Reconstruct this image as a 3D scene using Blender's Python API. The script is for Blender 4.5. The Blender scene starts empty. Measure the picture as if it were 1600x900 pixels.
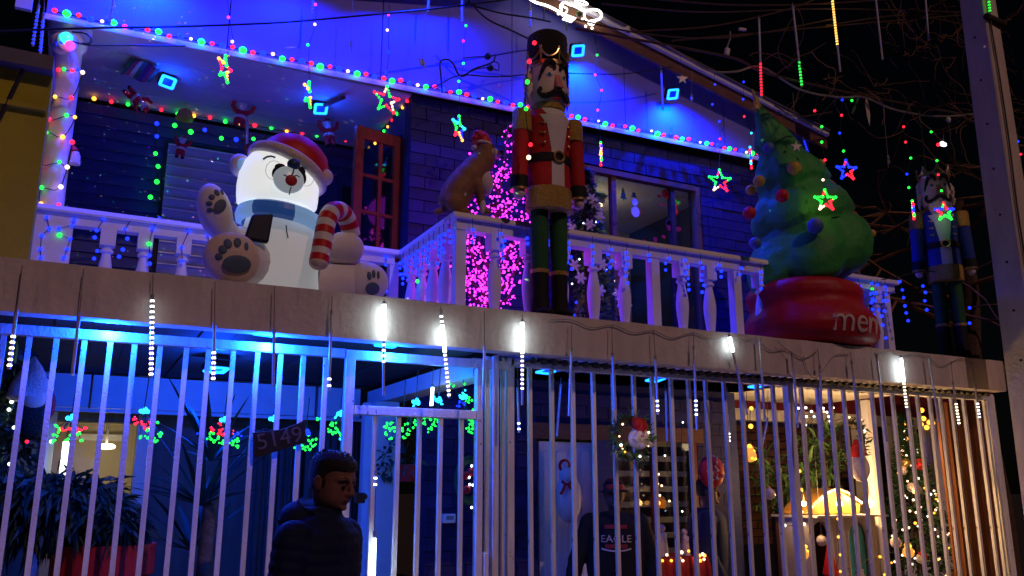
import bpy, bmesh, math, random
from mathutils import Matrix, Vector, noise
random.seed(7)
R = math.radians
sc = bpy.context.scene
COL = sc.collection

# ------------------------------------------------------------------ camera
CAM_H = 1.58
PITCH, YAW, FPX = R(13.3), R(27.0), 1332.0
cd = bpy.data.cameras.new('camera')
cam = bpy.data.objects.new('camera', cd)
COL.objects.link(cam)
cam.location = (0, 0, CAM_H)
cam.rotation_euler = (R(90) + PITCH, 0, -YAW)
cd.sensor_width = 36
cd.lens = 36 * FPX / 1600
cd.clip_start = .05
cd.clip_end = 2000
sc.camera = cam

# ------------------------------------------------------------------ sky and street light
SUN_EL, SUN_AZ = 40.0, 10.0          # the low warm light that stands in for the street lamp side
w = bpy.data.worlds.new('World')
sc.world = w
w.use_nodes = True
nt = w.node_tree
bg = nt.nodes['Background']
sky = nt.nodes.new('ShaderNodeTexSky')
sky.sky_type = 'NISHITA'
sky.sun_disc = False
sky.sun_elevation = R(SUN_EL)
sky.sun_rotation = R(180 - SUN_AZ)
nt.links.new(sky.outputs[0], bg.inputs[0])
bg.inputs[1].default_value = .0003
sd = bpy.data.lights.new('street_light_sun', 'SUN')
sd.energy = .54
sd.angle = R(.6)
sd.color = (1, .55, .50)
so = bpy.data.objects.new('street_light_sun', sd)
COL.objects.link(so)
# light travels from the front right and above towards the house
_d = Vector((-math.sin(R(SUN_AZ)) * math.cos(R(SUN_EL)), math.cos(R(SUN_AZ)) * math.cos(R(SUN_EL)), -math.sin(R(SUN_EL))))
so.rotation_euler = _d.to_track_quat('-Z', 'Y').to_euler()
so.location = (6, -6, 9)

sc.view_settings.view_transform = 'Standard'
sc.view_settings.look = 'None'
sc.view_settings.exposure = 0
sc.view_settings.gamma = 1
sc.cycles.use_denoising = True
sc.cycles.sample_clamp_indirect = 2.0
sc.cycles.max_bounces = 5
sc.cycles.diffuse_bounces = 3
sc.cycles.glossy_bounces = 2
sc.cycles.transparent_max_bounces = 8
sc.cycles.caustics_reflective = False
sc.cycles.caustics_refractive = False

# ------------------------------------------------------------------ pixel helpers (real planes of the place)
_fw = Vector((math.sin(YAW) * math.cos(PITCH), math.cos(YAW) * math.cos(PITCH), math.sin(PITCH)))
_rt = Vector((math.cos(YAW), -math.sin(YAW), 0))
_up = Vector((-math.sin(YAW) * math.sin(PITCH), -math.cos(YAW) * math.sin(PITCH), math.cos(PITCH)))
def ray(px, py):
    return _fw + _rt * ((px - 800) / FPX) - _up * ((py - 450) / FPX)
def at(px, py, Y):
    r = ray(px, py)
    return Vector((0, 0, CAM_H)) + r * (Y / r.y)
def atz(px, py, z):
    r = ray(px, py)
    return Vector((0, 0, CAM_H)) + r * ((z - CAM_H) / r.z)
def mpp(px, Y):
    r = ray(px, 450)
    return (Y / r.y) / FPX

# ------------------------------------------------------------------ materials
def mat(name, col, rough=.6, spec=.3, metal=0., var=.12, scale=6., bump=0., bscale=60., rnd=0., col2=None, streak=None, trans=0., sheen=0., spots=None):
    m = bpy.data.materials.new(name)
    m.use_nodes = True
    n, l = m.node_tree.nodes, m.node_tree.links
    b = n['Principled BSDF']
    b.inputs['Roughness'].default_value = rough
    b.inputs['Specular IOR Level'].default_value = spec
    b.inputs['Metallic'].default_value = metal
    if sheen: b.inputs['Sheen Weight'].default_value = sheen
    tc = n.new('ShaderNodeTexCoord')
    nz = n.new('ShaderNodeTexNoise')
    nz.inputs['Scale'].default_value = scale
    nz.inputs['Detail'].default_value = 5
    nz.inputs['Roughness'].default_value = .65
    if streak:
        mp = n.new('ShaderNodeMapping')
        mp.inputs['Scale'].default_value = streak
        l.new(tc.outputs['Object'], mp.inputs[0]); l.new(mp.outputs[0], nz.inputs[0])
    else:
        l.new(tc.outputs['Object'], nz.inputs[0])
    rp = n.new('ShaderNodeValToRGB')
    c2 = col2 or tuple(min(1, c * (1 + var)) for c in col)
    rp.color_ramp.elements[0].position = .3
    rp.color_ramp.elements[1].position = .7
    rp.color_ramp.elements[0].color = tuple(c * (1 - var) for c in col) + (1,)
    rp.color_ramp.elements[1].color = tuple(c2) + (1,)
    l.new(nz.outputs[0], rp.inputs[0])
    out = rp.outputs[0]
    if rnd:
        oi = n.new('ShaderNodeObjectInfo')
        mr = n.new('ShaderNodeMapRange')
        mr.inputs[3].default_value = 1 - rnd
        mr.inputs[4].default_value = 1 + rnd
        l.new(oi.outputs['Random'], mr.inputs[0])
        hs = n.new('ShaderNodeHueSaturation')
        l.new(mr.outputs[0], hs.inputs['Value']); l.new(out, hs.inputs['Color'])
        out = hs.outputs[0]
    if spots:                         # wear with a shape of its own: drips, rust, chips
        sc_, stc, lo, hi, wide = spots
        m3 = n.new('ShaderNodeMapping'); m3.inputs['Scale'].default_value = wide
        l.new(tc.outputs['Object'], m3.inputs[0])
        n3 = n.new('ShaderNodeTexNoise'); n3.inputs['Scale'].default_value = sc_; n3.inputs['Detail'].default_value = 6; n3.inputs['Roughness'].default_value = .7
        l.new(m3.outputs[0], n3.inputs[0])
        r3 = n.new('ShaderNodeMapRange'); r3.inputs[1].default_value = lo; r3.inputs[2].default_value = hi
        l.new(n3.outputs[0], r3.inputs[0])
        mx = n.new('ShaderNodeMix'); mx.data_type = 'RGBA'
        l.new(r3.outputs[0], mx.inputs[0]); l.new(out, mx.inputs[6]); mx.inputs[7].default_value = tuple(stc) + (1,)
        out = mx.outputs[2]
    l.new(out, b.inputs['Base Color'])
    if bump:
        n2 = n.new('ShaderNodeTexNoise')
        n2.inputs['Scale'].default_value = bscale
        n2.inputs['Detail'].default_value = 4
        l.new(tc.outputs['Object'], n2.inputs[0])
        bp = n.new('ShaderNodeBump')
        bp.inputs['Strength'].default_value = bump
        bp.inputs['Distance'].default_value = .02
        l.new(n2.outputs[0], bp.inputs['Height'])
        l.new(bp.outputs[0], b.inputs['Normal'])
    return m

def emit(name, col, strength, sample=True):
    m = bpy.data.materials.new(name)
    m.use_nodes = True
    b = m.node_tree.nodes['Principled BSDF']
    b.inputs['Base Color'].default_value = tuple(min(.8, c) for c in col) + (1,)
    b.inputs['Emission Color'].default_value = tuple(col) + (1,)
    b.inputs['Emission Strength'].default_value = strength
    b.inputs['Roughness'].default_value = .3
    m.cycles.emission_sampling = 'AUTO' if sample else 'NONE'
    return m

def glass(name, col=(.8, .85, .9), alpha=.06, rough=.05):
    m = bpy.data.materials.new(name)
    m.use_nodes = True
    n, l = m.node_tree.nodes, m.node_tree.links
    n.remove(n['Principled BSDF'])
    t = n.new('ShaderNodeBsdfTransparent')
    t.inputs[0].default_value = tuple(col) + (1,)
    g = n.new('ShaderNodeBsdfGlossy')
    g.inputs['Roughness'].default_value = rough
    mx = n.new('ShaderNodeMixShader')
    mx.inputs[0].default_value = alpha
    l.new(t.outputs[0], mx.inputs[1]); l.new(g.outputs[0], mx.inputs[2])
    l.new(mx.outputs[0], n['Material Output'].inputs[0])
    return m

M = {}
M['asphalt'] = mat('asphalt', (.05, .05, .05), .9, bump=.3, bscale=120)
M['paving'] = mat('paving', (.28, .27, .25), .85, bump=.2)
M['kerb'] = mat('kerb_concrete', (.35, .34, .32), .85)
M['patio'] = mat('patio_tile', (.22, .14, .1), .6)
M['fascia'] = mat('fascia_plaster', (.60, .53, .50), .85, var=.17, scale=5, bump=.35, bscale=25, streak=(1.6, 1, .35), spots=(9, (.28, .22, .2), .60, .80, (1.5, 1, .22)))
M['white'] = mat('white_paint', (.78, .78, .78), .55, var=.08, scale=4, bump=.08, bscale=30)
M['whiteplas'] = mat('white_plaster', (.75, .73, .72), .8, var=.1, scale=3, bump=.15)
M['gable'] = mat('gable_board', (.19, .18, .60), .7, var=.1, scale=2.2, rnd=.04, bump=.05, streak=(1, 1, .3))  # white boards tinted blue; weaker street light put into the colour
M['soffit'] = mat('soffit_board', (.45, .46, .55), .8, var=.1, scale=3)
M['bluebrick'] = mat('blue_painted_brick', (.017, .016, .085), .7, var=.25, scale=9, rnd=.28, bump=.3, bscale=50)
M['bluejoint'] = mat('blue_wall_joint', (.02, .02, .06), .9)
M['bluesiding'] = mat('blue_siding', (.035, .045, .16), .65, var=.2, scale=5, rnd=.12, streak=(.3, 1, 4))
M['brown'] = mat('brown_timber', (.16, .07, .035), .6, var=.3, scale=8, streak=(1, 8, 8), rnd=.1)
M['darkbrown'] = mat('dark_timber', (.045, .028, .02), .75, var=.3, scale=6, rnd=.25)
M['redwood'] = mat('red_brown_door', (.2, .03, .02), .45, var=.25, scale=7, streak=(6, 6, 1))
M['roof'] = mat('roof_sheet', (.1, .09, .09), .6, var=.2)
M['corr'] = mat('corrugated_sheet', (.06, .055, .05), .6, var=.3)
M['barpaint'] = mat('white_bar_paint', (.82, .82, .84), .42, var=.2, scale=14, bump=.2, bscale=70, streak=(1, 1, .2), rnd=.08, spots=(26, (.16, .07, .04), .63, .70, (1, 1, .6)))
M['cream'] = mat('cream_wall', (.6, .52, .36), .8, var=.06, scale=2)
M['yellowwall'] = mat('yellow_house_wall', (.36, .31, .012), .85, var=.15, scale=2, bump=.2)
M['black'] = mat('black_plastic', (.012, .012, .013), .5, var=.2)
M['cable'] = mat('black_cable', (.015, .013, .012), .6, var=.2)
M['browncable'] = mat('brown_old_cable', (.09, .05, .03), .7, var=.3)
M['greenwire'] = mat('dark_green_wire', (.02, .04, .025), .6)
M['clearwire'] = mat('clear_wire', (.3, .28, .26), .5)
M['tube'] = mat('clear_tube_off', (.5, .5, .52), .25, spec=.5, var=.3, scale=60, streak=(1, 1, 3))
M['blackfur'] = mat('black_fur', (.012, .011, .011), .95, bump=.9, bscale=90, sheen=.2)
M['whitefur'] = mat('white_fur', (.8, .69, .66), .95, var=.12, scale=14, bump=.8, bscale=80)
M['redcloth'] = mat('red_cloth', (.46, .018, .018), .75, var=.2, scale=9, bump=.15)
M['bluecloth'] = mat('blue_cloth', (.02, .045, .3), .75, var=.2, scale=9, bump=.15)
M['greencloth'] = mat('green_cloth', (.02, .1, .03), .8, var=.2, scale=9, bump=.15)
M['blackcloth'] = mat('black_cloth', (.01, .01, .011), .75, var=.2)
M['gold'] = mat('gold_glitter', (.5, .33, .08), .42, metal=.55, var=.65, scale=130, bump=.7, bscale=150)
M['goldmetal'] = mat('gold_metal', (.75, .52, .2), .3, metal=.8, var=.2)
M['face'] = mat('painted_face', (.76, .6, .54), .5, var=.05)
M['facewhite'] = mat('white_shirt', (.68, .64, .62), .6, var=.06)
M['pink'] = mat('pink_paint', (.55, .2, .18), .5)
M['lip'] = mat('lip_skin', (.11, .04, .035), .6)
M['eyewhite'] = mat('eye_white', (.16, .11, .1), .35)
M['leadwire'] = mat('clear_lead', (.2, .16, .15), .5)
M['eyeblue'] = mat('eye_blue', (.08, .3, .4), .3)
M['inflwhite'] = mat('white_nylon', (.74, .72, .72), .55, var=.06, scale=3, bump=.35, bscale=14)
M['infltan'] = mat('sole_nylon', (.70, .58, .50), .6, var=.07, scale=3, bump=.35, bscale=14)
M['padgrey'] = mat('pad_print', (.085, .13, .22), .6, var=.1)
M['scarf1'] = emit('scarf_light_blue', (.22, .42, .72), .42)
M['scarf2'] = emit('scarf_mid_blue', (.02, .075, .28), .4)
M['scarf3'] = mat('scarf_navy', (.008, .014, .04), .6, var=.1)
M['nylonred'] = mat('red_nylon', (.56, .014, .02), .5, var=.12, scale=3, bump=.15, bscale=10)
M['nylonpot'] = mat('pot_red_nylon', (.42, .012, .02), .5, var=.15, scale=3, bump=.45, bscale=11)
M['nylongreen'] = mat('green_nylon', (.035, .27, .055), .6, var=.25, scale=4, bump=.6, bscale=13)
M['nylonyellow'] = mat('yellow_nylon', (.5, .35, .05), .5, var=.1)
M['nylonblue'] = mat('blue_nylon', (.07, .14, .4), .5, var=.1)
M['print'] = mat('white_print', (.62, .5, .48), .6, var=.15)
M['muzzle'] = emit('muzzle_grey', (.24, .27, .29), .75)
M['mouth'] = mat('mouth_red', (.5, .03, .04), .5)
M['nose'] = mat('nose_blue', (.03, .07, .15), .4)
M['dogbrown'] = mat('dog_brown', (.24, .12, .06), .65, var=.25, scale=10, bump=.2)
M['dogwhite'] = mat('dog_white', (.6, .54, .5), .65, var=.1)
M['bark'] = mat('bark', (.09, .055, .035), .9, var=.35, scale=15, bump=.5)
M['branch'] = mat('bare_branch', (.21, .105, .05), .9, var=.4, scale=12)
M['leaf'] = mat('leaf_green', (.06, .14, .04), .6, var=.5, scale=4, rnd=.2)
M['leafdark'] = mat('leaf_dark', (.02, .05, .035), .6, var=.5, scale=4)
M['pine'] = mat('pine_needle', (.03, .08, .03), .8, var=.5, scale=9)
M['concrete'] = mat('pole_concrete', (.62, .54, .46), .9, var=.15, scale=7, bump=.35, bscale=30, streak=(1, 1, .3))
M['skin'] = mat('skin', (.17, .075, .055), .6, var=.2, scale=22, bump=.12, bscale=140)
M['hair'] = mat('dark_hair', (.008, .007, .007), .6, bump=.6, bscale=120)
M['jacket'] = mat('navy_jacket', (.007, .011, .045), .75, spec=.15, var=.25, scale=12, bump=.45, bscale=32)
M['trousers'] = mat('dark_trousers', (.012, .012, .016), .8)
M['capred'] = mat('cap_red', (.3, .02, .02), .7)
M['sweater'] = mat('black_sweater', (.01, .01, .012), .85, bump=.2)
M['bluetop'] = mat('navy_top', (.01, .018, .06), .8)
M['shoe'] = mat('shoe_black', (.015, .015, .015), .5)
M['printred'] = mat('print_red', (.3, .03, .03), .7)
M['curtain'] = mat('brown_curtain', (.2, .07, .025), .85, var=.3, scale=4, streak=(6, 6, .6))
M['greycurtain'] = mat('grey_curtain', (.14, .14, .13), .85, var=.2, scale=3, streak=(5, 5, .4))
M['plaque'] = mat('plaque_dark', (.02, .015, .02), .5)
M['digit'] = mat('plaque_digit', (.15, .11, .14), .4, metal=.2)
M['potred'] = mat('red_pot', (.42, .02, .02), .5, var=.15)
M['dish'] = mat('house_wood_white', (.6, .54, .5), .6, var=.1)
M['orange'] = mat('dome_orange', (.5, .24, .04), .4, var=.15)
M['turq'] = mat('turquoise_panel', (.08, .42, .5), .5, var=.1)
M['tablecloth'] = mat('red_tablecloth', (.36, .02, .02), .8, var=.3, scale=12)
M['glass'] = glass('window_glass')
M['ballglass'] = mat('frosted_ball', (.65, .55, .5), .25, spec=.6, var=.3, scale=25)
M['shutter'] = mat('shutter_metal', (.36, .4, .46), .4, metal=.3, var=.1)
M['silver'] = mat('silver_star', (.45, .43, .42), .35, metal=.5, var=.4, scale=40)
M['grey'] = mat('grey_paint', (.25, .26, .28), .6)
M['redbrick'] = mat('terracotta_brick', (.15, .07, .045), .85, var=.3, rnd=.25)
M['darkred'] = mat('dark_red_awning', (.14, .012, .016), .8, var=.2)

E = {}
E['r'] = emit('led_red', (1, .012, .03), 3.2)
E['g'] = emit('led_green', (.015, 1, .05), 2.6)
E['b'] = emit('led_blue', (.006, .022, 1), 3.2)
E['w'] = emit('led_warm_white', (1, .62, .38), 3.2)
E['y'] = emit('led_amber', (1, .36, .03), 3.5)
E['a'] = emit('led_deep_amber', (1, .5, .08), 4.0)
E['m'] = emit('led_magenta', (1, .03, .55), 3.0)
E['p'] = emit('led_purple', (.75, .02, .8), 3.2)
E['c'] = emit('led_cyan', (.02, .55, 1), 3.2)
E['W'] = emit('led_cold_white', (.85, .97, 1), 4.0)
E['Wy'] = emit('led_ivory', (1, .86, .55), 4.0)
E['ring'] = emit('ring_cyan_blue', (.012, .27, 1), 3.2)
E['lens'] = emit('lamp_lens_blue', (0, .03, 1), .45)
E['neon'] = emit('neon_white', (1, .93, .85), 5.0)
E['tubehot'] = emit('tube_lit_white', (.75, .95, 1), 14.0)
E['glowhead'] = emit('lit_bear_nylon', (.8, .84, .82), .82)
E['hot'] = emit('hot_bulb', (1, .66, .22), 30)
E['lamp'] = emit('ceiling_lamp', (1, .78, .45), 8)

# ------------------------------------------------------------------ mesh builder
WM = {}
class MB:
    def __init__(s): s.v, s.f, s.mi = [], [], []
    def add(s, vs, fs, mi=0):
        o = len(s.v)
        s.v += [tuple(v) for v in vs]
        s.f += [tuple(i + o for i in f) for f in fs]
        s.mi += [mi] * len(fs)
        return s
    def box(s, c, d, rot=None, mi=0, taper=1.):
        x, y, z = d[0] / 2, d[1] / 2, d[2] / 2
        p = [(-x, -y, -z), (x, -y, -z), (x, y, -z), (-x, y, -z), (-x * taper, -y * taper, z), (x * taper, -y * taper, z), (x * taper, y * taper, z), (-x * taper, y * taper, z)]
        m = rot or Matrix.Identity(3)
        c = Vector(c)
        return s.add([c + m @ Vector(q) for q in p], [(0, 3, 2, 1), (4, 5, 6, 7), (0, 1, 5, 4), (1, 2, 6, 5), (2, 3, 7, 6), (3, 0, 4, 7)], mi)
    def span(s, a, b, mi=0):
        a, b = Vector(a), Vector(b)
        return s.box((a + b) / 2, [abs(q) for q in (b - a)], None, mi)
    def tube(s, pts, r, n=6, caps=True, mi=0):
        pts = [Vector(p) for p in pts]
        k = len(pts)
        rs = r if isinstance(r, (list, tuple)) else [r] * k
        vs, fs = [], []
        pu = None
        for i, p in enumerate(pts):
            t = (pts[min(i + 1, k - 1)] - pts[max(i - 1, 0)])
            if t.length < 1e-9: t = Vector((0, 0, 1))
            t.normalize()
            if pu is None:
                a = Vector((0, 0, 1)) if abs(t.z) < .9 else Vector((1, 0, 0))
                u = t.cross(a).normalized()
            else:
                u = (pu - t * pu.dot(t))
                u = u.normalized() if u.length > 1e-6 else t.orthogonal().normalized()
            pu = u
            q = t.cross(u)
            for j in range(n):
                g = 2 * math.pi * j / n
                vs.append(p + (u * math.cos(g) + q * math.sin(g)) * rs[i])
        for i in range(k - 1):
            for j in range(n):
                fs.append((i * n + j, i * n + (j + 1) % n, (i + 1) * n + (j + 1) % n, (i + 1) * n + j))
        if caps:
            fs.append(tuple(range(n - 1, -1, -1)))
            fs.append(tuple((k - 1) * n + j for j in range(n)))
        return s.add(vs, fs, mi)
    def cyl(s, a, b, r0, r1=None, n=16, mi=0):
        return s.tube([a, b], [r0, r0 if r1 is None else r1], n, True, mi)
    def lathe(s, prof, c=(0, 0, 0), n=20, sx=1, sy=1, mi=0, rot=None, cap=True):
        c = Vector(c)
        m = rot or Matrix.Identity(3)
        vs, fs = [], []
        for (r, z) in prof:
            for j in range(n):
                g = 2 * math.pi * j / n
                vs.append(c + m @ Vector((r * math.cos(g) * sx, r * math.sin(g) * sy, z)))
        k = len(prof)
        for i in range(k - 1):
            for j in range(n):
                fs.append((i * n + j, i * n + (j + 1) % n, (i + 1) * n + (j + 1) % n, (i + 1) * n + j))
        if cap:
            fs.append(tuple(range(n - 1, -1, -1)))
            fs.append(tuple((k - 1) * n + j for j in range(n)))
        return s.add(vs, fs, mi)
    def ell(s, c, r, rot=None, nu=16, nv=10, mi=0):
        if not isinstance(r, (tuple, list, Vector)): r = (r, r, r)
        c = Vector(c)
        m = rot or Matrix.Identity(3)
        vs, fs = [c + m @ Vector((0, 0, -r[2]))], []
        for i in range(1, nv):
            p = -math.pi / 2 + math.pi * i / nv
            for j in range(nu):
                g = 2 * math.pi * j / nu
                vs.append(c + m @ Vector((r[0] * math.cos(p) * math.cos(g), r[1] * math.cos(p) * math.sin(g), r[2] * math.sin(p))))
        vs.append(c + m @ Vector((0, 0, r[2])))
        for j in range(nu):
            fs.append((0, 1 + (j + 1) % nu, 1 + j))
            fs.append((len(vs) - 1, 1 + (nv - 2) * nu + j, 1 + (nv - 2) * nu + (j + 1) % nu))
        for i in range(nv - 2):
            for j in range(nu):
                a = 1 + i * nu
                fs.append((a + j, a + (j + 1) % nu, a + nu + (j + 1) % nu, a + nu + j))
        return s.add(vs, fs, mi)
    def prism(s, poly, fn, d0, d1, mi=0):
        """poly: 2D points; fn(u, v, d) -> 3D; extruded between d0 and d1"""
        k = len(poly)
        vs = [fn(u, v, d0) for u, v in poly] + [fn(u, v, d1) for u, v in poly]
        fs = [tuple(range(k)), tuple(range(2 * k - 1, k - 1, -1))]
        fs += [(i, i + k, (i + 1) % k + k, (i + 1) % k) for i in range(k)]
        return s.add(vs, fs, mi)
    def quad(s, a, b, c, d, mi=0): return s.add([a, b, c, d], [(0, 1, 2, 3)], mi)
    def mesh(s, name, mats, smooth=True, angle=40, local=None, fixn=True):
        me = bpy.data.meshes.new(name)
        vs = s.v if local is None else [tuple(local @ Vector(v)) for v in s.v]
        me.from_pydata(vs, [], s.f)
        if not isinstance(mats, (list, tuple)): mats = [mats]
        for m in mats: me.materials.append(m)
        if len(mats) > 1: me.polygons.foreach_set('material_index', s.mi)
        if fixn and len(s.f) < 60000:
            bm = bmesh.new(); bm.from_mesh(me)
            bmesh.ops.recalc_face_normals(bm, faces=bm.faces)
            bm.to_mesh(me); bm.free()
        if smooth:
            me.polygons.foreach_set('use_smooth', [True] * len(me.polygons))
            me.set_sharp_from_angle(angle=R(angle))
        me.update()
        return me
    def build(s, name, mats, parent=None, smooth=True, angle=40, kind=None, label=None, fixn=True, bevel=0):
        """vertices are in world space; the object is linked under parent"""
        loc = WM[parent.name].inverted() if parent else None
        o = bpy.data.objects.new(name, s.mesh(name, mats, smooth, angle, loc, fixn))
        COL.objects.link(o)
        if parent: o.parent = parent
        WM[o.name] = WM[parent.name] if parent else Matrix.Identity(4)
        if kind: o['kind'] = kind
        if label: o['label'] = label
        if bevel:
            b = o.modifiers.new('bevel', 'BEVEL'); b.width = bevel; b.segments = 2; b.limit_method = 'ANGLE'; b.angle_limit = R(40)
        return o

def thing(name, label, cat, loc=(0, 0, 0), rz=0., group=None, tilt=None):
    o = bpy.data.objects.new(name, None)
    o.empty_display_size = .05
    COL.objects.link(o)
    m = Matrix.Translation(Vector(loc)) @ Matrix.Rotation(rz, 4, 'Z')
    if tilt: m = m @ tilt
    o.matrix_world = m
    WM[o.name] = m
    o['label'] = label; o['category'] = cat
    if group: o['group'] = group
    return o
def tag(o, label, cat, group=None):
    o['label'] = label; o['category'] = cat
    if group: o['group'] = group
    return o
def piece(name, me, parent, m):
    """an object that shares mesh data; m is its world matrix"""
    o = bpy.data.objects.new(name, me)
    COL.objects.link(o)
    if parent:
        o.parent = parent
        o.matrix_local = WM[parent.name].inverted() @ m
    else:
        o.matrix_world = m
    WM[o.name] = m
    return o
def T(p, rz=0., s=1.):
    m = Matrix.Translation(Vector(p)) @ Matrix.Rotation(rz, 4, 'Z')
    return m @ Matrix.Scale(s, 4) if s != 1. else m
def copy_tree(src, m, label, group=None):
    """a thing, its parts and their sub-parts"""
    c = src.copy(); COL.objects.link(c)
    c.matrix_world = m; WM[c.name] = m
    c['label'] = label
    if group: c['group'] = group
    for ch in src.children:
        d = ch.copy(); COL.objects.link(d); d.parent = c
        for g in ch.children:
            e = g.copy(); COL.objects.link(e); e.parent = d
    return c
def lamp(kind, loc, col, power, parent=None, radius=.03, aim=None, angle=120, blend=.6, name='lamp_light', size=.2):
    ld = bpy.data.lights.new(name, kind)
    ld.energy = power; ld.color = col
    if kind == 'AREA': ld.size = size
    else: ld.shadow_soft_size = radius
    if kind == 'SPOT': ld.spot_size = R(angle); ld.spot_blend = blend
    o = bpy.data.objects.new(name, ld)
    COL.objects.link(o)
    m = Matrix.Translation(Vector(loc))
    if aim is not None:
        m = m @ (Vector(aim) - Vector(loc)).to_track_quat('-Z', 'Y').to_matrix().to_4x4()
    if parent:
        o.parent = parent; o.matrix_local = WM[parent.name].inverted() @ m
    else: o.matrix_world = m
    return o
def curve(pts, n=8):
    """Catmull-Rom through points"""
    P = [Vector(p) for p in pts]
    P = [P[0] * 2 - P[1]] + P + [P[-1] * 2 - P[-2]]
    out = []
    for i in range(1, len(P) - 2):
        for k in range(n):
            t = k / n
            a, b, c, d = P[i - 1], P[i], P[i + 1], P[i + 2]
            out.append(.5 * ((2 * b) + (c - a) * t + (2 * a - 5 * b + 4 * c - d) * t * t + (3 * b - a - 3 * c + d) * t ** 3))
    out.append(P[-2])
    return out
def remesh(o, vox, smooth=0):
    m = o.modifiers.new('remesh', 'REMESH'); m.mode = 'VOXEL'; m.voxel_size = vox; m.use_smooth_shade = True
    if smooth:
        s = o.modifiers.new('smooth', 'SMOOTH'); s.iterations = smooth; s.factor = .5
    return o
def text(name, body, m, size, matl, parent, extrude=.002, shear=0., label=None):
    cu = bpy.data.curves.new(name, "FONT")
    cu.body = body; cu.size = size; cu.extrude = extrude; cu.align_x = "CENTER"; cu.align_y = "CENTER"; cu.shear = shear
    src = bpy.data.objects.new(name + "_src", cu)
    COL.objects.link(src)
    dg = bpy.context.evaluated_depsgraph_get(); dg.update()
    me = bpy.data.meshes.new_from_object(src.evaluated_get(dg))
    bpy.data.objects.remove(src)
    me.materials.clear(); me.materials.append(matl)
    o = bpy.data.objects.new(name, me)
    COL.objects.link(o)
    o.parent = parent
    o.matrix_local = WM[parent.name].inverted() @ m
    return o
def sph_mesh(name, m, r=1., nu=8, nv=6):
    return MB().ell((0, 0, 0), r, None, nu, nv).mesh(name, m)
BULB = {k: sph_mesh('bulb_' + k, E[k], 1., 8, 6) for k in 'rgbwympcW'}
def bulb(parent, p, k, r=.014, squash=1.):
    m = Matrix.Translation(Vector(p)) @ Matrix.Diagonal((r, r, r * squash, 1))
    return piece('bulb', BULB[k], parent, m)

# =================================================================== SETTING
def structure(o): o['kind'] = 'structure'; return o
structure(MB().box((0, 0, -.05), (600, 600, .1)).build('ground', M['asphalt'], smooth=False))
structure(MB().span((-40, 2.6, 0), (40, 4.98, .1)).build('pavement', M['paving'], smooth=False))
structure(MB().span((-40, 2.45, 0), (40, 2.597, .13)).build('kerb', M['kerb'], smooth=False, bevel=.012))
structure(MB().span((-1.6, 4.984, .0), (11, 9.5, .12)).build('patio_floor', M['patio'], smooth=False))

# =================================================================== HOUSE
SLAB_T, SLAB_B = 2.695, 2.425
FY = 4.75
def gz(x): return 4.84 + .0205 * (x + .45)          # lower edge of the gable
def rz_(x): return 6.14 - .212 * abs(x - 3.2)        # roof line
house = thing('house', 'two storey house with white gable, navy brick walls and a balcony strung with lights', 'house', (3.2, 6.4, 0))

# ---- balcony slab and fascia
MB().span((-2.2, 4.87, 2.5), (7.32, 7.75, 2.683)).build('balcony_slab', M['whiteplas'], house, smooth=False)
fas = MB()
NX = 60
x0, x1 = -2.2, 7.34
pts = [(x0 + (x1 - x0) * i / NX, 2.695 + .006 * noise.noise((i * .7, 0, 0)), 2.427 + .005 * noise.noise((i * .7, 5, 0))) for i in range(NX + 1)]
for (xa, ta, ba), (xb, tb, bb) in zip(pts, pts[1:]):
    fas.add([(xa, FY, ba), (xb, FY, bb), (xb, FY, tb), (xa, FY, ta), (xa, 4.868, ba), (xb, 4.868, bb), (xb, 4.868, tb), (xa, 4.868, ta)],
            [(0, 1, 2, 3), (3, 2, 6, 7), (0, 4, 5, 1), (4, 7, 6, 5)])
fas.quad((x1, FY, 2.427), (x1, 4.868, 2.427), (x1, 4.868, 2.695), (x1, FY, 2.695))
fas.build('balcony_fascia', M['fascia'], house, smooth=False)

# ---- canopy under the slab
can = MB()
nx = 300
for i in range(nx):
    xa, xb = 2.6 + 4.7 * i / nx, 2.6 + 4.7 * (i + 1) / nx
    za, zb = [2.412 + .014 * math.sin(x * 2 * math.pi / .082) for x in (xa, xb)]
    can.add([(xa, 4.88, za), (xb, 4.88, zb), (xb, 5.35, zb + .02), (xa, 5.35, za + .02), (xa, 4.88, za - .008), (xb, 4.88, zb - .008), (xb, 5.35, zb + .012), (xa, 5.35, za + .012)],
            [(0, 3, 2, 1), (4, 5, 6, 7), (0, 1, 5, 4)])
can.build('corrugated_sheet', M['corr'], house)
plank = MB().span((-.093, -1.3, -.012), (.093, 1.3, .012)).mesh('ceiling_plank', M['darkbrown'], False)
for i in range(24):
    piece('ceiling_plank', plank, house, T((-1.95 + i * .19, 6.2, 2.485 + .006 * random.uniform(-1, 1))))
MB().span((2.64, 5.36, 2.5), (5.75, 6.42, 2.53)).build('porch_ceiling', M['whiteplas'], house, smooth=False)

# ---- porch lintel, left
for a, b in ((60, 140.5), (144, 492), (497, 562)):
    xa, xb = at(a, 610, 7.45).x, at(b, 610, 7.45).x
    MB().span((xa, 7.42, 2.2), (xb, 7.56, 2.455)).build('lintel_panel', M['white'], house, smooth=False)
MB().span((-.45, 7.40, 2.165), (2.3, 7.44, 2.192)).build('lintel_trim', M['white'], house, smooth=False)
MB().span((2.32, 5.12, 2.31), (2.5, 7.4, 2.43)).build('porch_beam', M['white'], house, smooth=False)

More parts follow.
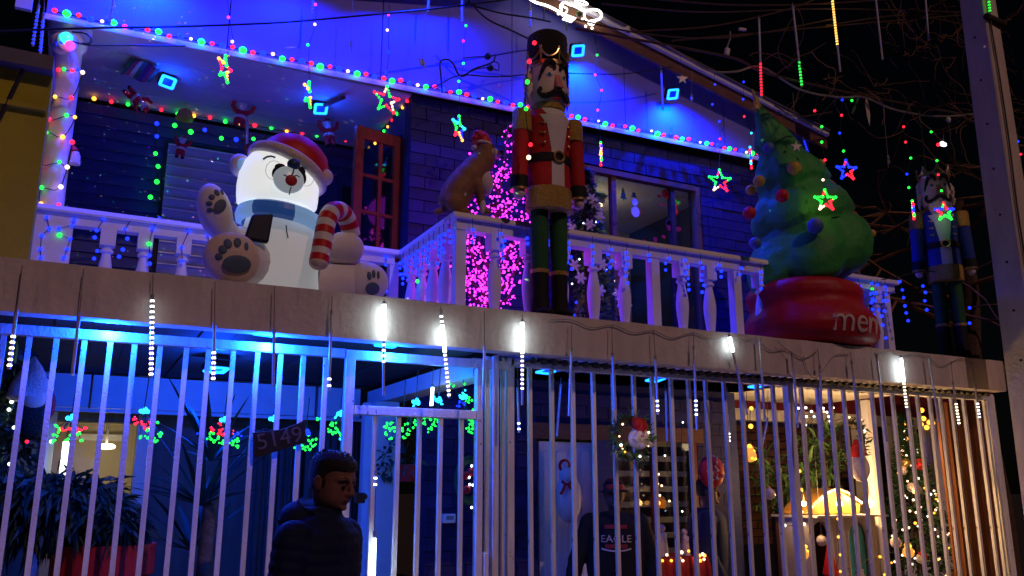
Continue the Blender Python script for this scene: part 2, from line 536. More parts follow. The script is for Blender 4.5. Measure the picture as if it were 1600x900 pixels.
# ---- ground floor walls
def brickwork(parent, X0, X1, Z0, Z1, Y, L, Hh, holes, me, dirx=True):
    n = 0
    rows = int((Z1 - Z0) / Hh)
    for r in range(rows):
        z = Z0 + (r + .5) * Hh
        x = X0 - (L / 2 if r % 2 else 0) + L / 2
        while x < X1 + L / 2:
            a, b = max(X0, x - L / 2), min(X1, x + L / 2)
            segs = [(a, b)]
            for (ha, hb, za, zb) in holes:
                if za < z + Hh * .4 and z - Hh * .4 < zb:
                    ns = []
                    for (p, q) in segs:
                        if q <= ha or p >= hb: ns.append((p, q)); continue
                        if p < ha: ns.append((p, ha))
                        if q > hb: ns.append((hb, q))
                    segs = ns
            for (p, q) in segs:
                if q - p > .03:
                    m = Matrix.Translation(((p + q) / 2, Y + random.uniform(-.004, .003), z)) @ Matrix.Diagonal(((q - p) / L, 1, 1, 1))
                    piece('brick', me, parent, m); n += 1
            x += L
    return n
LW = 6.4
hole_door = (at(838, 700, LW).x, at(934, 700, LW).x, .1, at(880, 668, LW).z)
hole_win = (at(950, 700, LW).x, at(1088, 700, LW).x, .1, at(1000, 676, LW).z)
lowwall = MB()
def holed_wall(mb, X0, X1, Z0, Z1, Ya, Yb, holes):
    xs = sorted(set([X0, X1] + [v for h in holes for v in h[:2]]))
    for a, b in zip(xs, xs[1:]):
        zs = [(Z0, Z1)]
        for h in holes:
            if h[0] <= a + 1e-6 and h[1] >= b - 1e-6:
                zs = [q for (p, r) in zs for q in ((p, min(r, h[2])), (max(p, h[3]), r)) if q[1] - q[0] > 1e-4]
        for (p, q) in zs: mb.span((a, Ya, p), (b, Yb, q))
    return mb
lw = holed_wall(MB(), 2.5, 5.55, .12, 2.49, LW + .012, LW + .14, [hole_door, hole_win]).build('ground_floor_wall', M['bluejoint'], house, smooth=False)
bl = MB().box((0, 0, 0), (.222, .03, .101)).mesh('brick_low', M['bluebrick'], False)
print('low bricks', brickwork(lw, 2.5, 5.55, .15, 2.49, LW, .228, .107, [hole_door, hole_win], bl))
MB().span((5.55, LW, .12), (5.68, 9, 2.49)).build('porch_side_wall', M['bluesiding'], house, smooth=False)

# door with a timber header
dr = MB().span((hole_door[0] + .04, LW + .03, .12), (hole_door[1] - .04, LW + .07, hole_door[3] - .12)).build('door', M['white'], house, smooth=False)
for k in range(4):
    xa = hole_door[0] + .08 + k * .125
    MB().span((xa, LW + .018, .3), (xa + .1, LW + .032, hole_door[3] - .2)).build('door_panel', M['white'], dr, smooth=False, bevel=.006)
MB().span((hole_door[0] - .08, LW - .05, hole_door[3] - .1), (hole_win[1] + .05, LW - .016, hole_door[3] + .03)).build('timber_header', M['brown'], house, smooth=False)
MB().span((hole_door[1] - .03, LW - .04, .12), (hole_win[0] + .02, LW - .017, hole_door[3] - .1)).build('door_post', M['bluesiding'], house, smooth=False)
# window with shelves behind it
wn = thing_ = MB()
f = .045
wx0, wx1, wz0, wz1 = hole_win[0], hole_win[1], .75, hole_win[3]
for a, b in (((wx0, LW - .01, wz0), (wx0 + f, LW + .05, wz1)), ((wx1 - f, LW - .01, wz0), (wx1, LW + .05, wz1)), ((wx0 + f, LW - .01, wz1 - f), (wx1 - f, LW + .05, wz1)), ((wx0 + f, LW - .01, wz0), (wx1 - f, LW + .05, wz0 + f)), (((wx0 + wx1) / 2 - .02, LW - .005, wz0 + f), ((wx0 + wx1) / 2 + .02, LW + .045, wz1 - f))):
    wn.span(a, b)
wlow = wn.build('window', M['redwood'], house, smooth=False)
MB().span((wx0 + f, LW + .02, wz0 + f), (wx1 - f, LW + .024, wz1 - f)).build('pane', M['glass'], wlow, smooth=False)
slat = MB().box((0, 0, 0), (wx1 - wx0 - .1, .012, .05), Matrix.Rotation(R(20), 3, 'X')).mesh('blind_slat', M['cream'], False)
for k in range(9):
    piece('blind_slat', slat, wlow, T(((wx0 + wx1) / 2, LW + .1, wz0 + .16 + k * .135)))
MB().span((wx0 - .1, LW + .32, .12), (wx1 + .1, LW + .36, wz1 + .1)).build('room_back', M['brown'], house, smooth=False)

# left ground floor: back wall with a lit doorway
BY = 8.0
dx0, dx1 = at(84, 700, BY).x, at(212, 700, BY).x
holed_wall(MB(), -1.6, 2.5, .12, 2.485, BY, BY + .12, [(dx0, dx1, .0, 2.13)]).build('porch_back_wall', M['greycurtain'], house, smooth=False)
MB().span((dx1 + .0, BY - .03, .12), (dx1 + .09, BY - .002, 2.2)).build('door_jamb', M['white'], house, smooth=False)
MB().span((dx0 - .09, BY - .03, .12), (dx0, BY - .002, 2.2)).build('door_jamb', M['white'], house, smooth=False)
MB().span((dx0 - .3, 9.4, .12), (dx1 + .9, 9.44, 2.4)).build('hall_wall', M['cream'], house, smooth=False)
MB().span((dx0 - .3, BY + .13, 2.4), (dx1 + .9, 9.44, 2.44)).build('hall_ceiling', M['whiteplas'], house, smooth=False)
MB().span((dx0 - .34, BY + .13, .12), (dx0 - .3, 9.4, 2.44)).build('hall_side_wall', M['cream'], house, smooth=False)
MB().span((dx1 + .9, BY + .13, .12), (dx1 + .94, 9.4, 2.44)).build('hall_side_wall', M['cream'], house, smooth=False)
p = at(150, 683, 9.3)
MB().span((at(112, 683, 9.3).x, 9.32, p.z - .03), (at(195, 683, 9.3).x, 9.396, p.z + .03)).build('hall_cornice', M['white'], house, smooth=False)
# glowing tube added as the brightly lit edge of the door jamb
tl = thing('jamb_glow_tube', 'upright glowing white tube standing for the lit jamb behind the left fence', 'lamp', at(97, 800, 7.8))
pa, pb = at(97, 768, 7.8), at(100, 690, 7.8)
MB().tube([Vector((pa.x, 7.8, .12)), pa], .03, 8).build('stand', M['grey'], tl)
MB().tube([pa, Vector((pa.x, 7.8, pb.z))], .038, 10).build('tube', emit('jamb_glow_white', (.9, 1, .95), 3.0), tl)
hl = thing('ceiling_lamp', 'small oval amber ceiling lamp in the cream hall behind the doorway', 'lamp', at(166, 697, 8.9))
q = at(166, 699, 8.9)
MB().lathe([(.005, -.02), (.07, -.01), (.08, .01), (.06, .03)], q, 14).build('shade', E['lamp'], hl)
MB().cyl(q + Vector((0, 0, .02)), Vector((q.x, q.y, 2.4)), .012, n=6).build('stem', M['white'], hl)
lamp('POINT', q - Vector((0, 0, .08)), (1, .8, .5), 2.2, hl, .06)

# curtains on the porch back wall
for (a, b) in ((400, 470), (474, 556)):
    xa, xb = at(a, 750, 7.9).x, at(b, 750, 7.9).x
    c = MB(); n = 36
    for i in range(n):
        u0, u1 = i / n, (i + 1) / n
        ya, yb = [7.9 + .025 * math.sin(u * 40) + .01 * math.sin(u * 93) for u in (u0, u1)]
        c.quad((xa + (xb - xa) * u0, ya, .2), (xa + (xb - xa) * u1, yb, .2), (xa + (xb - xa) * u1, yb, 2.12), (xa + (xb - xa) * u0, ya, 2.12))
    c.build('curtain', M['greycurtain'], house)
# pale pier and dark pier behind the gate
xa, xb = at(584, 760, 6.85).x, at(621, 760, 6.85).x
MB().span((xa, 6.85, .12), (xb, 7.05, 2.3)).build('porch_pier', M['white'], house, smooth=False, bevel=.01)
xa, xb = at(566, 760, 7.0).x, at(582, 760, 7.0).x
MB().span((xa, 7.0, .12), (xb, 7.1, 2.3)).build('porch_pier', M['white'], house, smooth=False, bevel=.01)

# right bay: lilac beam, dark red awning and brick at the back
MB().span((5.9, 7.0, 2.3), (10.5, 7.12, 2.42)).build('bay_beam', M['white'], house, smooth=False)
MB().span((5.69, 6.98, 2.425), (10.5, 7.1, 3.0)).build('bay_awning', M['darkred'], house, smooth=False)
bw = MB().span((5.69, 8.6, .12), (11, 8.7, 3.0)).build('bay_wall', M['bluejoint'], house, smooth=False)
tb = MB().box((0, 0, 0), (.29, .03, .085)).mesh('brick_bay', M['redbrick'], False)
print('bay bricks', brickwork(bw, 6.0, 10.9, .9, 2.4, 8.59, .31, .1, [], tb))
for px in (1338, 1352, 1392, 1404, 1426, 1446, 1460, 1475):  # most are added for pale streaks resembling reflected fence bars
    x = at(px, 680, 7.05).x
    MB().span((x - .035, 7.02, .12), (x + .035, 7.09, 2.3)).build('bay_streak_post', M['white'], house, smooth=False)
# brown curtain closing the right end
c = MB(); n = 60
A, B = at(1478, 750, 5.5), at(1560, 750, 5.5)
for i in range(n):
    u0, u1 = i / n, (i + 1) / n
    ya, yb = [5.5 + .035 * math.sin(u * 46) + .012 * math.sin(u * 111) for u in (u0, u1)]
    c.quad((A.x + (B.x - A.x) * u0, ya, .14), (A.x + (B.x - A.x) * u1, yb, .14), (A.x + (B.x - A.x) * u1, yb, 2.4), (A.x + (B.x - A.x) * u0, ya, 2.4))
c.build('curtain', M['curtain'], house)

# ---- upper floor
UY = 6.4
hw = (at(893, 300, UY).x, at(1090, 300, UY).x, 2.6, at(990, 274, UY).z)
uw = holed_wall(MB(), 2.29, 6.2, 2.684, 4.9, UY + .012, UY + .15, [(hw[0], hw[1], 2.6, hw[3])]).build('upper_wall', M['bluejoint'], house, smooth=False)
bu = MB().box((0, 0, 0), (.262, .03, .097)).mesh('brick_up', M['bluebrick'], False)
print('upper bricks', brickwork(uw, 2.29, 6.2, 2.69, 4.93, UY, .27, .104, [hw], bu))
# side wall of the projecting room, with the French doorway
MB().span((2.292, UY + .155, 2.684), (2.36, UY + .2, 4.86)).build('upper_side_wall', M['bluesiding'], house, smooth=False)
MB().span((2.292, UY + .2, 4.6), (2.36, 7.7, 4.86)).build('upper_side_wall', M['bluesiding'], house, smooth=False)
MB().span((2.292, 7.35, 2.684), (2.36, 7.7, 4.6)).build('upper_side_wall', M['bluesiding'], house, smooth=False)
MB().span((2.28, 7.28, 2.684), (2.37, 7.348, 4.598)).build('doorway_frame', M['redwood'], house, smooth=False)
MB().span((2.9, UY + .2, 2.684), (2.94, 7.7, 4.86)).build('room_partition', M['cream'], house, smooth=False)
MB().span((6.07, UY + .16, 2.684), (6.2, 9, 4.9)).build('upper_side_wall', M['bluesiding'], house, smooth=False)
# recessed porch wall: siding boards
sb = MB()
sb.add([(-1.4, -.008, -.052), (1.4, -.008, -.052), (1.4, .006, .05), (-1.4, .006, .05), (-1.4, .03, -.052), (1.4, .03, -.052), (1.4, .03, .05), (-1.4, .03, .05)],
       [(0, 1, 2, 3), (4, 7, 6, 5), (0, 4, 5, 1), (3, 2, 6, 7), (0, 3, 7, 4), (1, 5, 6, 2)])
sbm = sb.mesh('siding_board', M['bluesiding'], False)
for k in range(21):
    piece('siding_board', sbm, house, T((.92, 7.7, 2.74 + k * .102)))
# shuttered window on that wall
s0, s1 = at(263, 225, 7.66), at(380, 240, 7.66)
sw = MB().span((s0.x - .03, 7.67, 3.1), (s1.x + .03, 7.688, s0.z + .04)).build('shutter_window', M['black'], house, smooth=False)
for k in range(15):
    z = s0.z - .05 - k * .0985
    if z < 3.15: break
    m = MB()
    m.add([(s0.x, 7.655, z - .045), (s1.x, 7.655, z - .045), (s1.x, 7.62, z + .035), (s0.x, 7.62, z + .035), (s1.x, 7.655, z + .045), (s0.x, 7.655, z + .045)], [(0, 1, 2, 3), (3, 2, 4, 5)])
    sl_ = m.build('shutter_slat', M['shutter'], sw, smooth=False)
    MB().span((s0.x, 7.612, z + .030), (s1.x, 7.622, z + .041)).build('slat_highlight', M['white'], sl_, smooth=False)  # pale strip standing for the metallic highlight along the slat
# narrow blue door at the right end of the porch wall
a, b = at(528, 270, 7.64), at(566, 385, 7.64)
pd = MB().span((a.x, 7.64, 2.7), (b.x + .12, 7.685, a.z)).build('porch_door', M['bluesiding'], house, smooth=False)
a2, b2 = at(534, 290, 7.63), at(558, 360, 7.63)
MB().span((a2.x, 7.625, 3.3), (b2.x, 7.638, a2.z)).build('porch_door_pane', M['black'], pd, smooth=False)
# open French door leaf
DL = MB()
da, db = Vector((1.845, 6.50, 0)), Vector((2.28, 6.585, 0))
dd = (db - da).normalized(); dn = Vector((-dd.y, dd.x, 0)); dw = (db - da).length
dz0, dz1 = 2.7, 4.545
def drp(u, v, d): return da + dd * u + dn * d + Vector((0, 0, v))
def dbox(mb, u0, u1, v0, v1, d0, d1): return mb.prism([(u0, v0), (u1, v0), (u1, v1), (u0, v1)], drp, d0, d1)
st = .075
dbox(DL, 0, st, dz0, dz1, -.02, .025); dbox(DL, dw - st, dw, dz0, dz1, -.02, .025)
dbox(DL, st, dw - st, dz1 - .1, dz1, -.018, .023); dbox(DL, st, dw - st, dz0, dz0 + .16, -.018, .023)
leaf = DL.build('french_door', M['redwood'], house, smooth=False)
um = dw / 2 + .02
dbox(MB(), um - .016, um + .016, dz0 + .16, dz1 - .1, -.012, .018).build('mullion', M['redwood'], leaf, smooth=False)
nz = 5; ph = (dz1 - .1 - dz0 - .16) / nz
for k in range(nz):
    z = dz0 + .16 + k * ph
    if k:
        dbox(MB(), st, um - .016, z - .014, z + .014, -.011, .017).build('glazing_bar', M['redwood'], leaf, smooth=False)
        dbox(MB(), um + .016, dw - st, z - .014, z + .014, -.011, .017).build('glazing_bar', M['redwood'], leaf, smooth=False)
    dbox(MB(), st, um - .016, z + .014, z + ph - .014, 0, .004).build('pane', M['glass'], leaf, smooth=False)
    dbox(MB(), um + .016, dw - st, z + .014, z + ph - .014, 0, .004).build('pane', M['glass'], leaf, smooth=False)

# patio window of the right room
pw = MB()
za, zb = 2.69, hw[3]
fr = .05
pw.span((hw[0], UY - .03, za), (hw[0] + fr, UY + .05, zb)); pw.span((hw[1] - fr, UY - .03, za), (hw[1], UY + .05, zb)); pw.span((hw[0] + fr, UY - .03, zb - fr), (hw[1] - fr, UY + .05, zb))
win = pw.build('patio_window', M['brown'], house, smooth=False)
for px, wd, mm in ((924, .06, 'redwood'), (959, .05, 'brown'), (1051, .05, 'darkbrown')):
    x = at(px, 330, UY).x
    MB().span((x - wd / 2, UY - .015, za), (x + wd / 2, UY + .045, zb - fr)).build('window_stile', M[mm], win, smooth=False)
MB().span((hw[0] + fr, UY + .02, za), (hw[1] - fr, UY + .025, zb - fr)).build('pane', M['glass'], win, smooth=False)
MB().span((2.95, 8.6, 2.69), (6.06, 8.64, 4.86)).build('room_back_wall', M['cream'], house, smooth=False)
MB().span((2.95, UY + .16, 4.75), (6.06, 8.6, 4.79)).build('room_ceiling', M['whiteplas'], house, smooth=False)
MB().span((2.95, 8.5, 4.6), (6.06, 8.597, 4.66)).build('room_cornice', M['white'], house, smooth=False)
rl = thing('room_lamp', 'dim warm ceiling lamp inside the room behind the patio window', 'lamp', (4.9, 7.6, 4.7))
MB().lathe([(.01, -.06), (.1, -.05), (.12, 0), (.04, .05)], (4.9, 7.6, 4.7), 14).build('shade', M['whiteplas'], rl)
lamp('POINT', (4.9, 7.6, 4.58), (1, .7, .36), 5.0, rl, .08)
# gel stickers on the glass
def sticker_disc(mb, px, py, rx, ry, rot=0, n=14):
    c = at(px, py, UY + .012); k = mpp(px, UY)
    pl = [(rx * k * math.cos(2 * math.pi * i / n), ry * k * math.sin(2 * math.pi * i / n)) for i in range(n)]
    return mb.prism(pl, lambda u, v, d: c + Vector((u * math.cos(rot) - v * math.sin(rot), d, u * math.sin(rot) + v * math.cos(rot))), 0, .005)
def sticker_poly(mb, px, py, pts, n=0):
    c = at(px, py, UY + .012); k = mpp(px, UY)
    return mb.prism([(u * k, v * k) for u, v in pts], lambda u, v, d: c + Vector((u, d, v)), 0, .005)
sm = sticker_disc(MB(), 993, 331, 8, 9)
sticker_disc(sm, 992, 316, 5.5, 6)
s_ = sm.build('sticker', M['facewhite'], win, smooth=False, label='snowman window sticker')
sticker_poly(MB(), 991, 308, [(-5, 0), (5, 0), (5, 2), (3, 2), (3, 8), (-3, 8), (-3, 2), (-5, 2)]).build('sticker_hat', M['black'], s_, smooth=False)
s_ = sticker_poly(MB(), 974, 302, [(-6, -9), (-1, -9), (-1, -12), (2, -12), (2, -9), (7, -9), (3, -3), (5, -3), (2, 3), (3, 3), (0, 11), (-3, 3), (-2, 3), (-5, -3), (-3, -3)]).build('sticker', M['greencloth'], win, smooth=False, label='green fir tree window sticker')
s_ = sticker_disc(MB(), 1041, 303, 8, 8).build('sticker', M['redcloth'], win, smooth=False, label='round santa face window sticker')
sticker_disc(MB(), 1041, 301, 5.5, 5).build('sticker_beard', M['facewhite'], s_, smooth=False)
s_ = sticker_disc(MB(), 1047, 352, 8, 10).build('sticker', M['redcloth'], win, smooth=False, label='standing santa window sticker')
sticker_disc(MB(), 1045, 348, 4.5, 4.5).build('sticker_beard', M['facewhite'], s_, smooth=False)
for k, (px, py, rx, ry) in enumerate(((1035, 320, 7, 1.6), (1060, 358, 6, 4), (1008, 378, 3, 5), (1024, 374, 4, 4), (1037, 370, 3, 4), (1030, 306, 2, 4))):
    sticker_disc(MB(), px, py, rx, ry, .3 * k).build('sticker', M['redcloth'], win, smooth=False, label=None)

# ---- gable, soffit and roof
GY = 6.33
pwid = 1.235
x = -.48
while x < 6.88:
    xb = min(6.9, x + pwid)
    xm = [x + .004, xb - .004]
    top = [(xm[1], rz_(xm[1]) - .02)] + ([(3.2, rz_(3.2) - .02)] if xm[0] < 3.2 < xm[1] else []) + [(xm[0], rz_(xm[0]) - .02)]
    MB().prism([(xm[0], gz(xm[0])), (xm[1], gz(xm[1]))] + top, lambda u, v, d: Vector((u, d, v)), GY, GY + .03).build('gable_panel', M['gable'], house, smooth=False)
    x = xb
MB().prism([(-.47, gz(-.47) + .01), (6.88, gz(6.88) + .01), (6.88, rz_(6.88) - .03), (3.2, rz_(3.2) - .03), (-.47, rz_(-.47) - .03)], lambda u, v, d: Vector((u, d, v)), GY + .034, GY + .05).build('gable_backing', M['black'], house, smooth=False)
MB().prism([(-.48, gz(-.48) + .012), (6.9, gz(6.9) + .012), (6.9, gz(6.9) - .03), (-.48, gz(-.48) - .03)], lambda u, v, d: Vector((u, d, v)), GY - .02, GY - .002).build('gable_trim', M['white'], house, smooth=False)
for k in range(4):
    ya = 6.385 + k * .33
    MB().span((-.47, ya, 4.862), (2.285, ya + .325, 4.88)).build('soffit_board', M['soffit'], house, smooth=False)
for sgn, xa, xb in ((-1, -.62, 3.2), (1, 3.2, 7.02)):
    pl = [(xa, rz_(xa)), (xb, rz_(xb)), (xb, rz_(xb) - .13), (xa, rz_(xa) - .13)]
    MB().prism(pl, lambda u, v, d: Vector((u, d, v)), 6.19, 6.22).build('barge_board', M['brown'], house, smooth=False)
    pl = [(xa, rz_(xa) + .05), (xb, rz_(xb) + .05), (xb, rz_(xb) + .005), (xa, rz_(xa) + .005)]
    MB().prism(pl, lambda u, v, d: Vector((u, d, v)), 6.15, 6.19).build('roof_trim', M['white'], house, smooth=False)
    pl = [(xa, rz_(xa) + .07), (xb, rz_(xb) + .07), (xb, rz_(xb) + .052), (xa, rz_(xa) + .052)]
    MB().prism(pl, lambda u, v, d: Vector((u, d, v)), 6.13, 10).build('roof', M['roof'], house, smooth=False)
    pl = [(xa, rz_(xa) - .0), (xb, rz_(xb) - .0), (xb, rz_(xb) - .018), (xa, rz_(xa) - .018)]
    MB().prism(pl, lambda u, v, d: Vector((u, d, v)), 6.225, 6.36).build('roof_soffit', M['soffit'], house, smooth=False)
# round column at the porch corner
cm = at(90, 320, 6.3)
cx = -.315
MB().lathe([(.125, 2.684), (.125, 2.76), (.1, 2.8), (.098, 3.6), (.094, 4.66), (.12, 4.7), (.12, 4.74), (.105, 4.76), (.14, 4.81), (.14, 4.845)], (cx, 6.45, 0), 24).build('porch_column', M['white'], house)
# left end: downpipe
MB().span((-.66, 6.25, 4.82), (-.56, 6.29, 5.33)).build('corner_board', M['white'], house, smooth=False)

# =================================================================== NEIGHBOUR
nb = thing('neighbour_house', 'mustard yellow neighbouring house with a dark flat roof edge at the far left', 'house', (-2, 7, 0))
a = at(58, 300, 6.0)
MB().span((-9, 6.0, 0), (a.x + .0, 6.2, at(20, 108, 6).z)).build('wall', M['yellowwall'], nb, smooth=False)
z = at(20, 108, 6).z
MB().span((-9, 5.9, z + .002), (a.x + .0, 11, z + .10)).build('roof', M['roof'], nb, smooth=False)
MB().tube([at(-4, 190, 5.97), at(36, 108, 5.97)], .012, 6).build('wall_cable', M['cable'], nb)
MB().span((-9, 5.96, at(20, 168, 6).z), (a.x - .01, 5.998, at(20, 160, 6).z)).build('wall_moulding', M['yellowwall'], nb, smooth=False)

# =================================================================== BALCONY RAILINGS
bal = MB()
B0 = 0.0
bal.box((0, 0, .59), (.098, .098, .13)); bal.box((0, 0, .025), (.098, .098, .05))
bal.lathe([(.036, .05), (.044, .062), (.036, .075), (.03, .09), (.036, .13), (.044, .2), (.05, .27), (.051, .31), (.046, .36), (.036, .42), (.03, .455), (.029, .47), (.043, .48), (.043, .495), (.032, .505), (.032, .526)], (0, 0, 0), 14)
BALM = bal.mesh('baluster', M['white'])
POSTM = MB().box((0, 0, .327), (.075, .075, .655)).mesh('square_post', M['white'], False)
ZB = 2.684
def railing(name, label, a, b, offs, posts, ends=(0, 0)):
    a, b = Vector(a), Vector(b)
    t = thing(name, label, 'railing', (a.x, a.y, ZB), 0, 'white balcony railings')
    d = (b - a).normalized(); nn = Vector((-d.y, d.x, 0)); L = (b - a).length
    fn = lambda u, v, q: a + d * q + nn * u + Vector((0, 0, v))
    MB().prism([(-.045, 3.322), (.045, 3.322), (.045, 3.392), (-.045, 3.392)], fn, -ends[0], L + ends[1]).build('rail_beam', M['white'], t, smooth=False)
    MB().prism([(-.075, 3.394), (.075, 3.394), (.078, 3.405), (.07, 3.435), (-.07, 3.435), (-.078, 3.405)], fn, -ends[0] - .03, L + ends[1] + .03).build('handrail', M['white'], t, smooth=False)
    ang = math.atan2(d.y, d.x)
    for k, o in enumerate(offs):
        piece('square_post' if k in posts else 'baluster', POSTM if k in posts else BALM, t, T(a + d * o + Vector((0, 0, ZB - a.z)) + Vector((0, 0, 0)), ang))
    return t
RX = 2.24
rail_front = railing('balcony_railing', 'long white baluster railing behind the red nutcracker, facing the street', (RX, 5.2, 0), (6.5, 5.2, 0), [.0] + [.272 * k for k in range(1, 16)] + [4.2], (0, 6, 9, 13, 16), (.04, .04))
rail_side = railing('balcony_railing', 'short white railing running back from the dog statue to the wall', (RX, 5.31, 0), (RX, 6.30, 0), [.13, .36, .59, .82], (), (0, 0))
lx = [at(p, 380, 6.35).x for p in (168, 226, 286, 346, 406, 466, 526, 566, 612)]
rail_left = railing('balcony_railing', 'white porch railing behind the polar bear, left of the French door', (-.38, 6.3, 0), (2.14, 6.3, 0), [x + .38 for x in lx], (7, 8), (.04, 0))
MB().span((-.41, 6.25, 2.684), (-.14, 6.35, 3.32)).build('rail_panel', M['white'], rail_left, smooth=False)
rail_end = railing('balcony_railing', 'short end railing right of the inflatable tree pot', (6.5, 5.31, 0), (6.5, 6.6, 0), [.2, .5, .8, 1.1], (), (0, 0))

# =================================================================== STREET FENCE
def bars(px, py): return [at(p, py, 5.0).x for p in px]
bar_w = .026
BARM = MB().box((0, 0, 0), (bar_w, bar_w, 2.14)).mesh('bar', M['barpaint'], False)
BARS_ = MB().box((0, 0, 0), (bar_w, bar_w, 1.82)).mesh('bar', M['barpaint'], False)
def fence(name, label, cat, xs, xa, xb, ztop, bm, hb, rail_b=.055):
    t = thing(name, label, cat, ((xa + xb) / 2, 5, .1), 0, 'white barred fence along the pavement')
    MB().span((xa, 4.975, ztop - rail_b), (xb, 5.025, ztop)).build('top_rail', M['barpaint'], t, smooth=False, bevel=.004)
    MB().span((xa, 4.977, .2), (xb, 5.023, .25)).build('bottom_rail', M['barpaint'], t, smooth=False)
    for x in xs:
        piece('bar', bm, t, T((x, 5.0 + random.uniform(-.003, .003), ztop - rail_b - hb / 2), random.uniform(-.03, .03)) @ Matrix.Rotation(random.gauss(0, .0016), 4, 'Y'))
    return t
def post(t, px, py, wd, ztop, dep=.05, m='barpaint', Y=5.0):
    x = at(px, py, Y).x
    return MB().span((x - wd / 2, Y - dep / 2, .1), (x + wd / 2, Y + dep / 2, ztop)).build('post', M[m], t, smooth=False, bevel=.004)
xl = bars((4, 44, 87, 130, 171, 211, 250), 541) + bars((290, 326, 364, 402, 439, 474, 510), 553)
xl = [xl[0] - .133 * k for k in range(6, 0, -1)] + xl
p547 = at(547, 560, 5).x
f_left = fence('metal_fence', 'left run of the white barred fence, with the house number plaque', 'fence', xl, -1.9, p547 - .03, 2.405, BARM, 2.12)
post(f_left, 547, 560, .055, 2.40, .06)
xg = bars((584, 621.5, 654.5, 687.5, 720.5), 690)
zt = at(650, 643, 5).z
x748 = at(748, 620, 5).x
gate = fence('metal_gate', 'narrow white barred gate right of the man in the navy jacket', 'gate', xg, p547 + .03, x748 - .025, zt + .02, BARS_, 1.80)
MB().span((p547 + .03, 4.976, 2.345), (x748 + .2, 5.024, 2.40)).build('transom_rail', M['barpaint'], gate, smooth=False)
post(gate, 748, 620, .045, 2.342, .05)
f_mid = fence('metal_fence', 'middle run of the white barred fence, carrying the santa wreath', 'fence', bars((828, 862, 894, 926, 959, 989, 1019, 1048, 1076, 1103, 1131, 1158, 1182, 1207), 607), at(796, 607, 5).x, at(1229, 607, 5).x, 2.43, BARM, 2.12, .06)
for px, wd, dp, m in ((761, .026, .026, 'barpaint'), (772, .045, .06, 'barpaint'), (785, .022, .03, 'barpaint'), (796, .05, .05, 'barpaint')):
    post(f_mid, px, 620, wd, 2.428, dp, m)
post(f_mid, 1231, 610, .06, 2.425, .06)
f_right = fence('metal_fence', 'right run of the white barred fence in front of the nativity house', 'fence', bars((1251, 1276, 1296, 1317, 1338, 1361, 1376, 1393, 1415, 1432, 1450, 1467, 1484, 1503, 1523, 1535), 607), at(1234, 607, 5).x + .03, at(1548, 620, 5).x, 2.43, BARM, 2.12, .06)
post(f_right, 1547, 640, .075, 2.42, .06)
lock = post(gate, 757, 790, .03, 1.2, .07)

# house number plaque
pc = at(436, 684, 4.95)
plq = thing('number_plaque', 'dark tilted house number plaque on the left fence bars', 'plaque', pc, 0, None, Matrix.Rotation(R(-13), 4, 'Y'))
W4 = WM[plq.name]
kx = mpp(436, 4.95)
pw_, ph_ = 82 * kx / .98, 36 * kx
poly = [(-pw_ / 2, -ph_ * .62), (pw_ / 2 - .01, -ph_ * .42), (pw_ / 2, ph_ * .5), (.02, ph_ * .32), (-pw_ / 2 + .02, ph_ * .42)]
MB().prism(poly, lambda u, v, d: W4 @ Vector((u, d, v)), -.012, .012).build('plate', M['plaque'], plq, smooth=False, bevel=.003)
text('numerals', '5149', W4 @ Matrix.Translation((.0, -.0135, -.006)) @ Matrix.Rotation(R(90), 4, 'X') @ Matrix.Scale(1.05, 4, (1, 0, 0)), .125, M['digit'], plq, .003)

# =================================================================== STREET POLE, TREE AND CABLES
pm = at(1580, 300, 4.2)
dep_ = (pm - Vector((0, 0, CAM_H))).dot(_fw)
s300 = 37 * dep_ / FPX / .83
pole = thing('utility_pole', 'square concrete utility pole with a cable running down its front', 'pole', (pm.x + .1, 4.3, 0))
pb_ = MB()
rings = []
for k in range(13):
    z = .05 + k * .75
    s = s300 * (1.0 + .055 * (pm.z - z))
    ch = .012
    x0_, y0_ = pm.x + .006 * (pm.z - z), 4.2
    rings.append([(x0_ + ch, y0_, z), (x0_ + s * .9 - ch, y0_, z), (x0_ + s * .9, y0_ + ch, z), (x0_ + s * .9, y0_ + s, z), (x0_, y0_ + s, z), (x0_, y0_ + ch, z)])
vs = [v for r_ in rings for v in r_]
fs = [(i * 6 + j, i * 6 + (j + 1) % 6, (i + 1) * 6 + (j + 1) % 6, (i + 1) * 6 + j) for i in range(12) for j in range(6)] + [tuple(range(66 + 6, 66 + 12))]
pb_.add(vs, fs)
pb_.build('shaft', M['concrete'], pole, smooth=False)
xx = pm.x
MB().tube(curve([(xx + .04 + .012 * math.sin(k * 1.9), 4.185, .3 + k * .6) for k in range(14)], 5), .008, 6).build('down_cable', M['black'], pole)
hole = MB().cyl((0, -.004, 0), (0, .01, 0), .011, n=8).mesh('bolt_hole', M['black'], False)
for k in range(10):
    z = 2.2 + k * .42
    m = Matrix.Translation((xx + .006 * (pm.z - z) - .002, 4.2 + s300 * .5, z)) @ Matrix.Rotation(R(-90), 4, 'Z')
    piece('bolt_hole', hole, pole, m)
MB().tube([(xx - .02, 4.19, at(1565, 40, 4.2).z + .03), (xx + .22, 4.18, at(1565, 40, 4.2).z)], .03, 8).build('clamp', M['darkbrown'], pole)

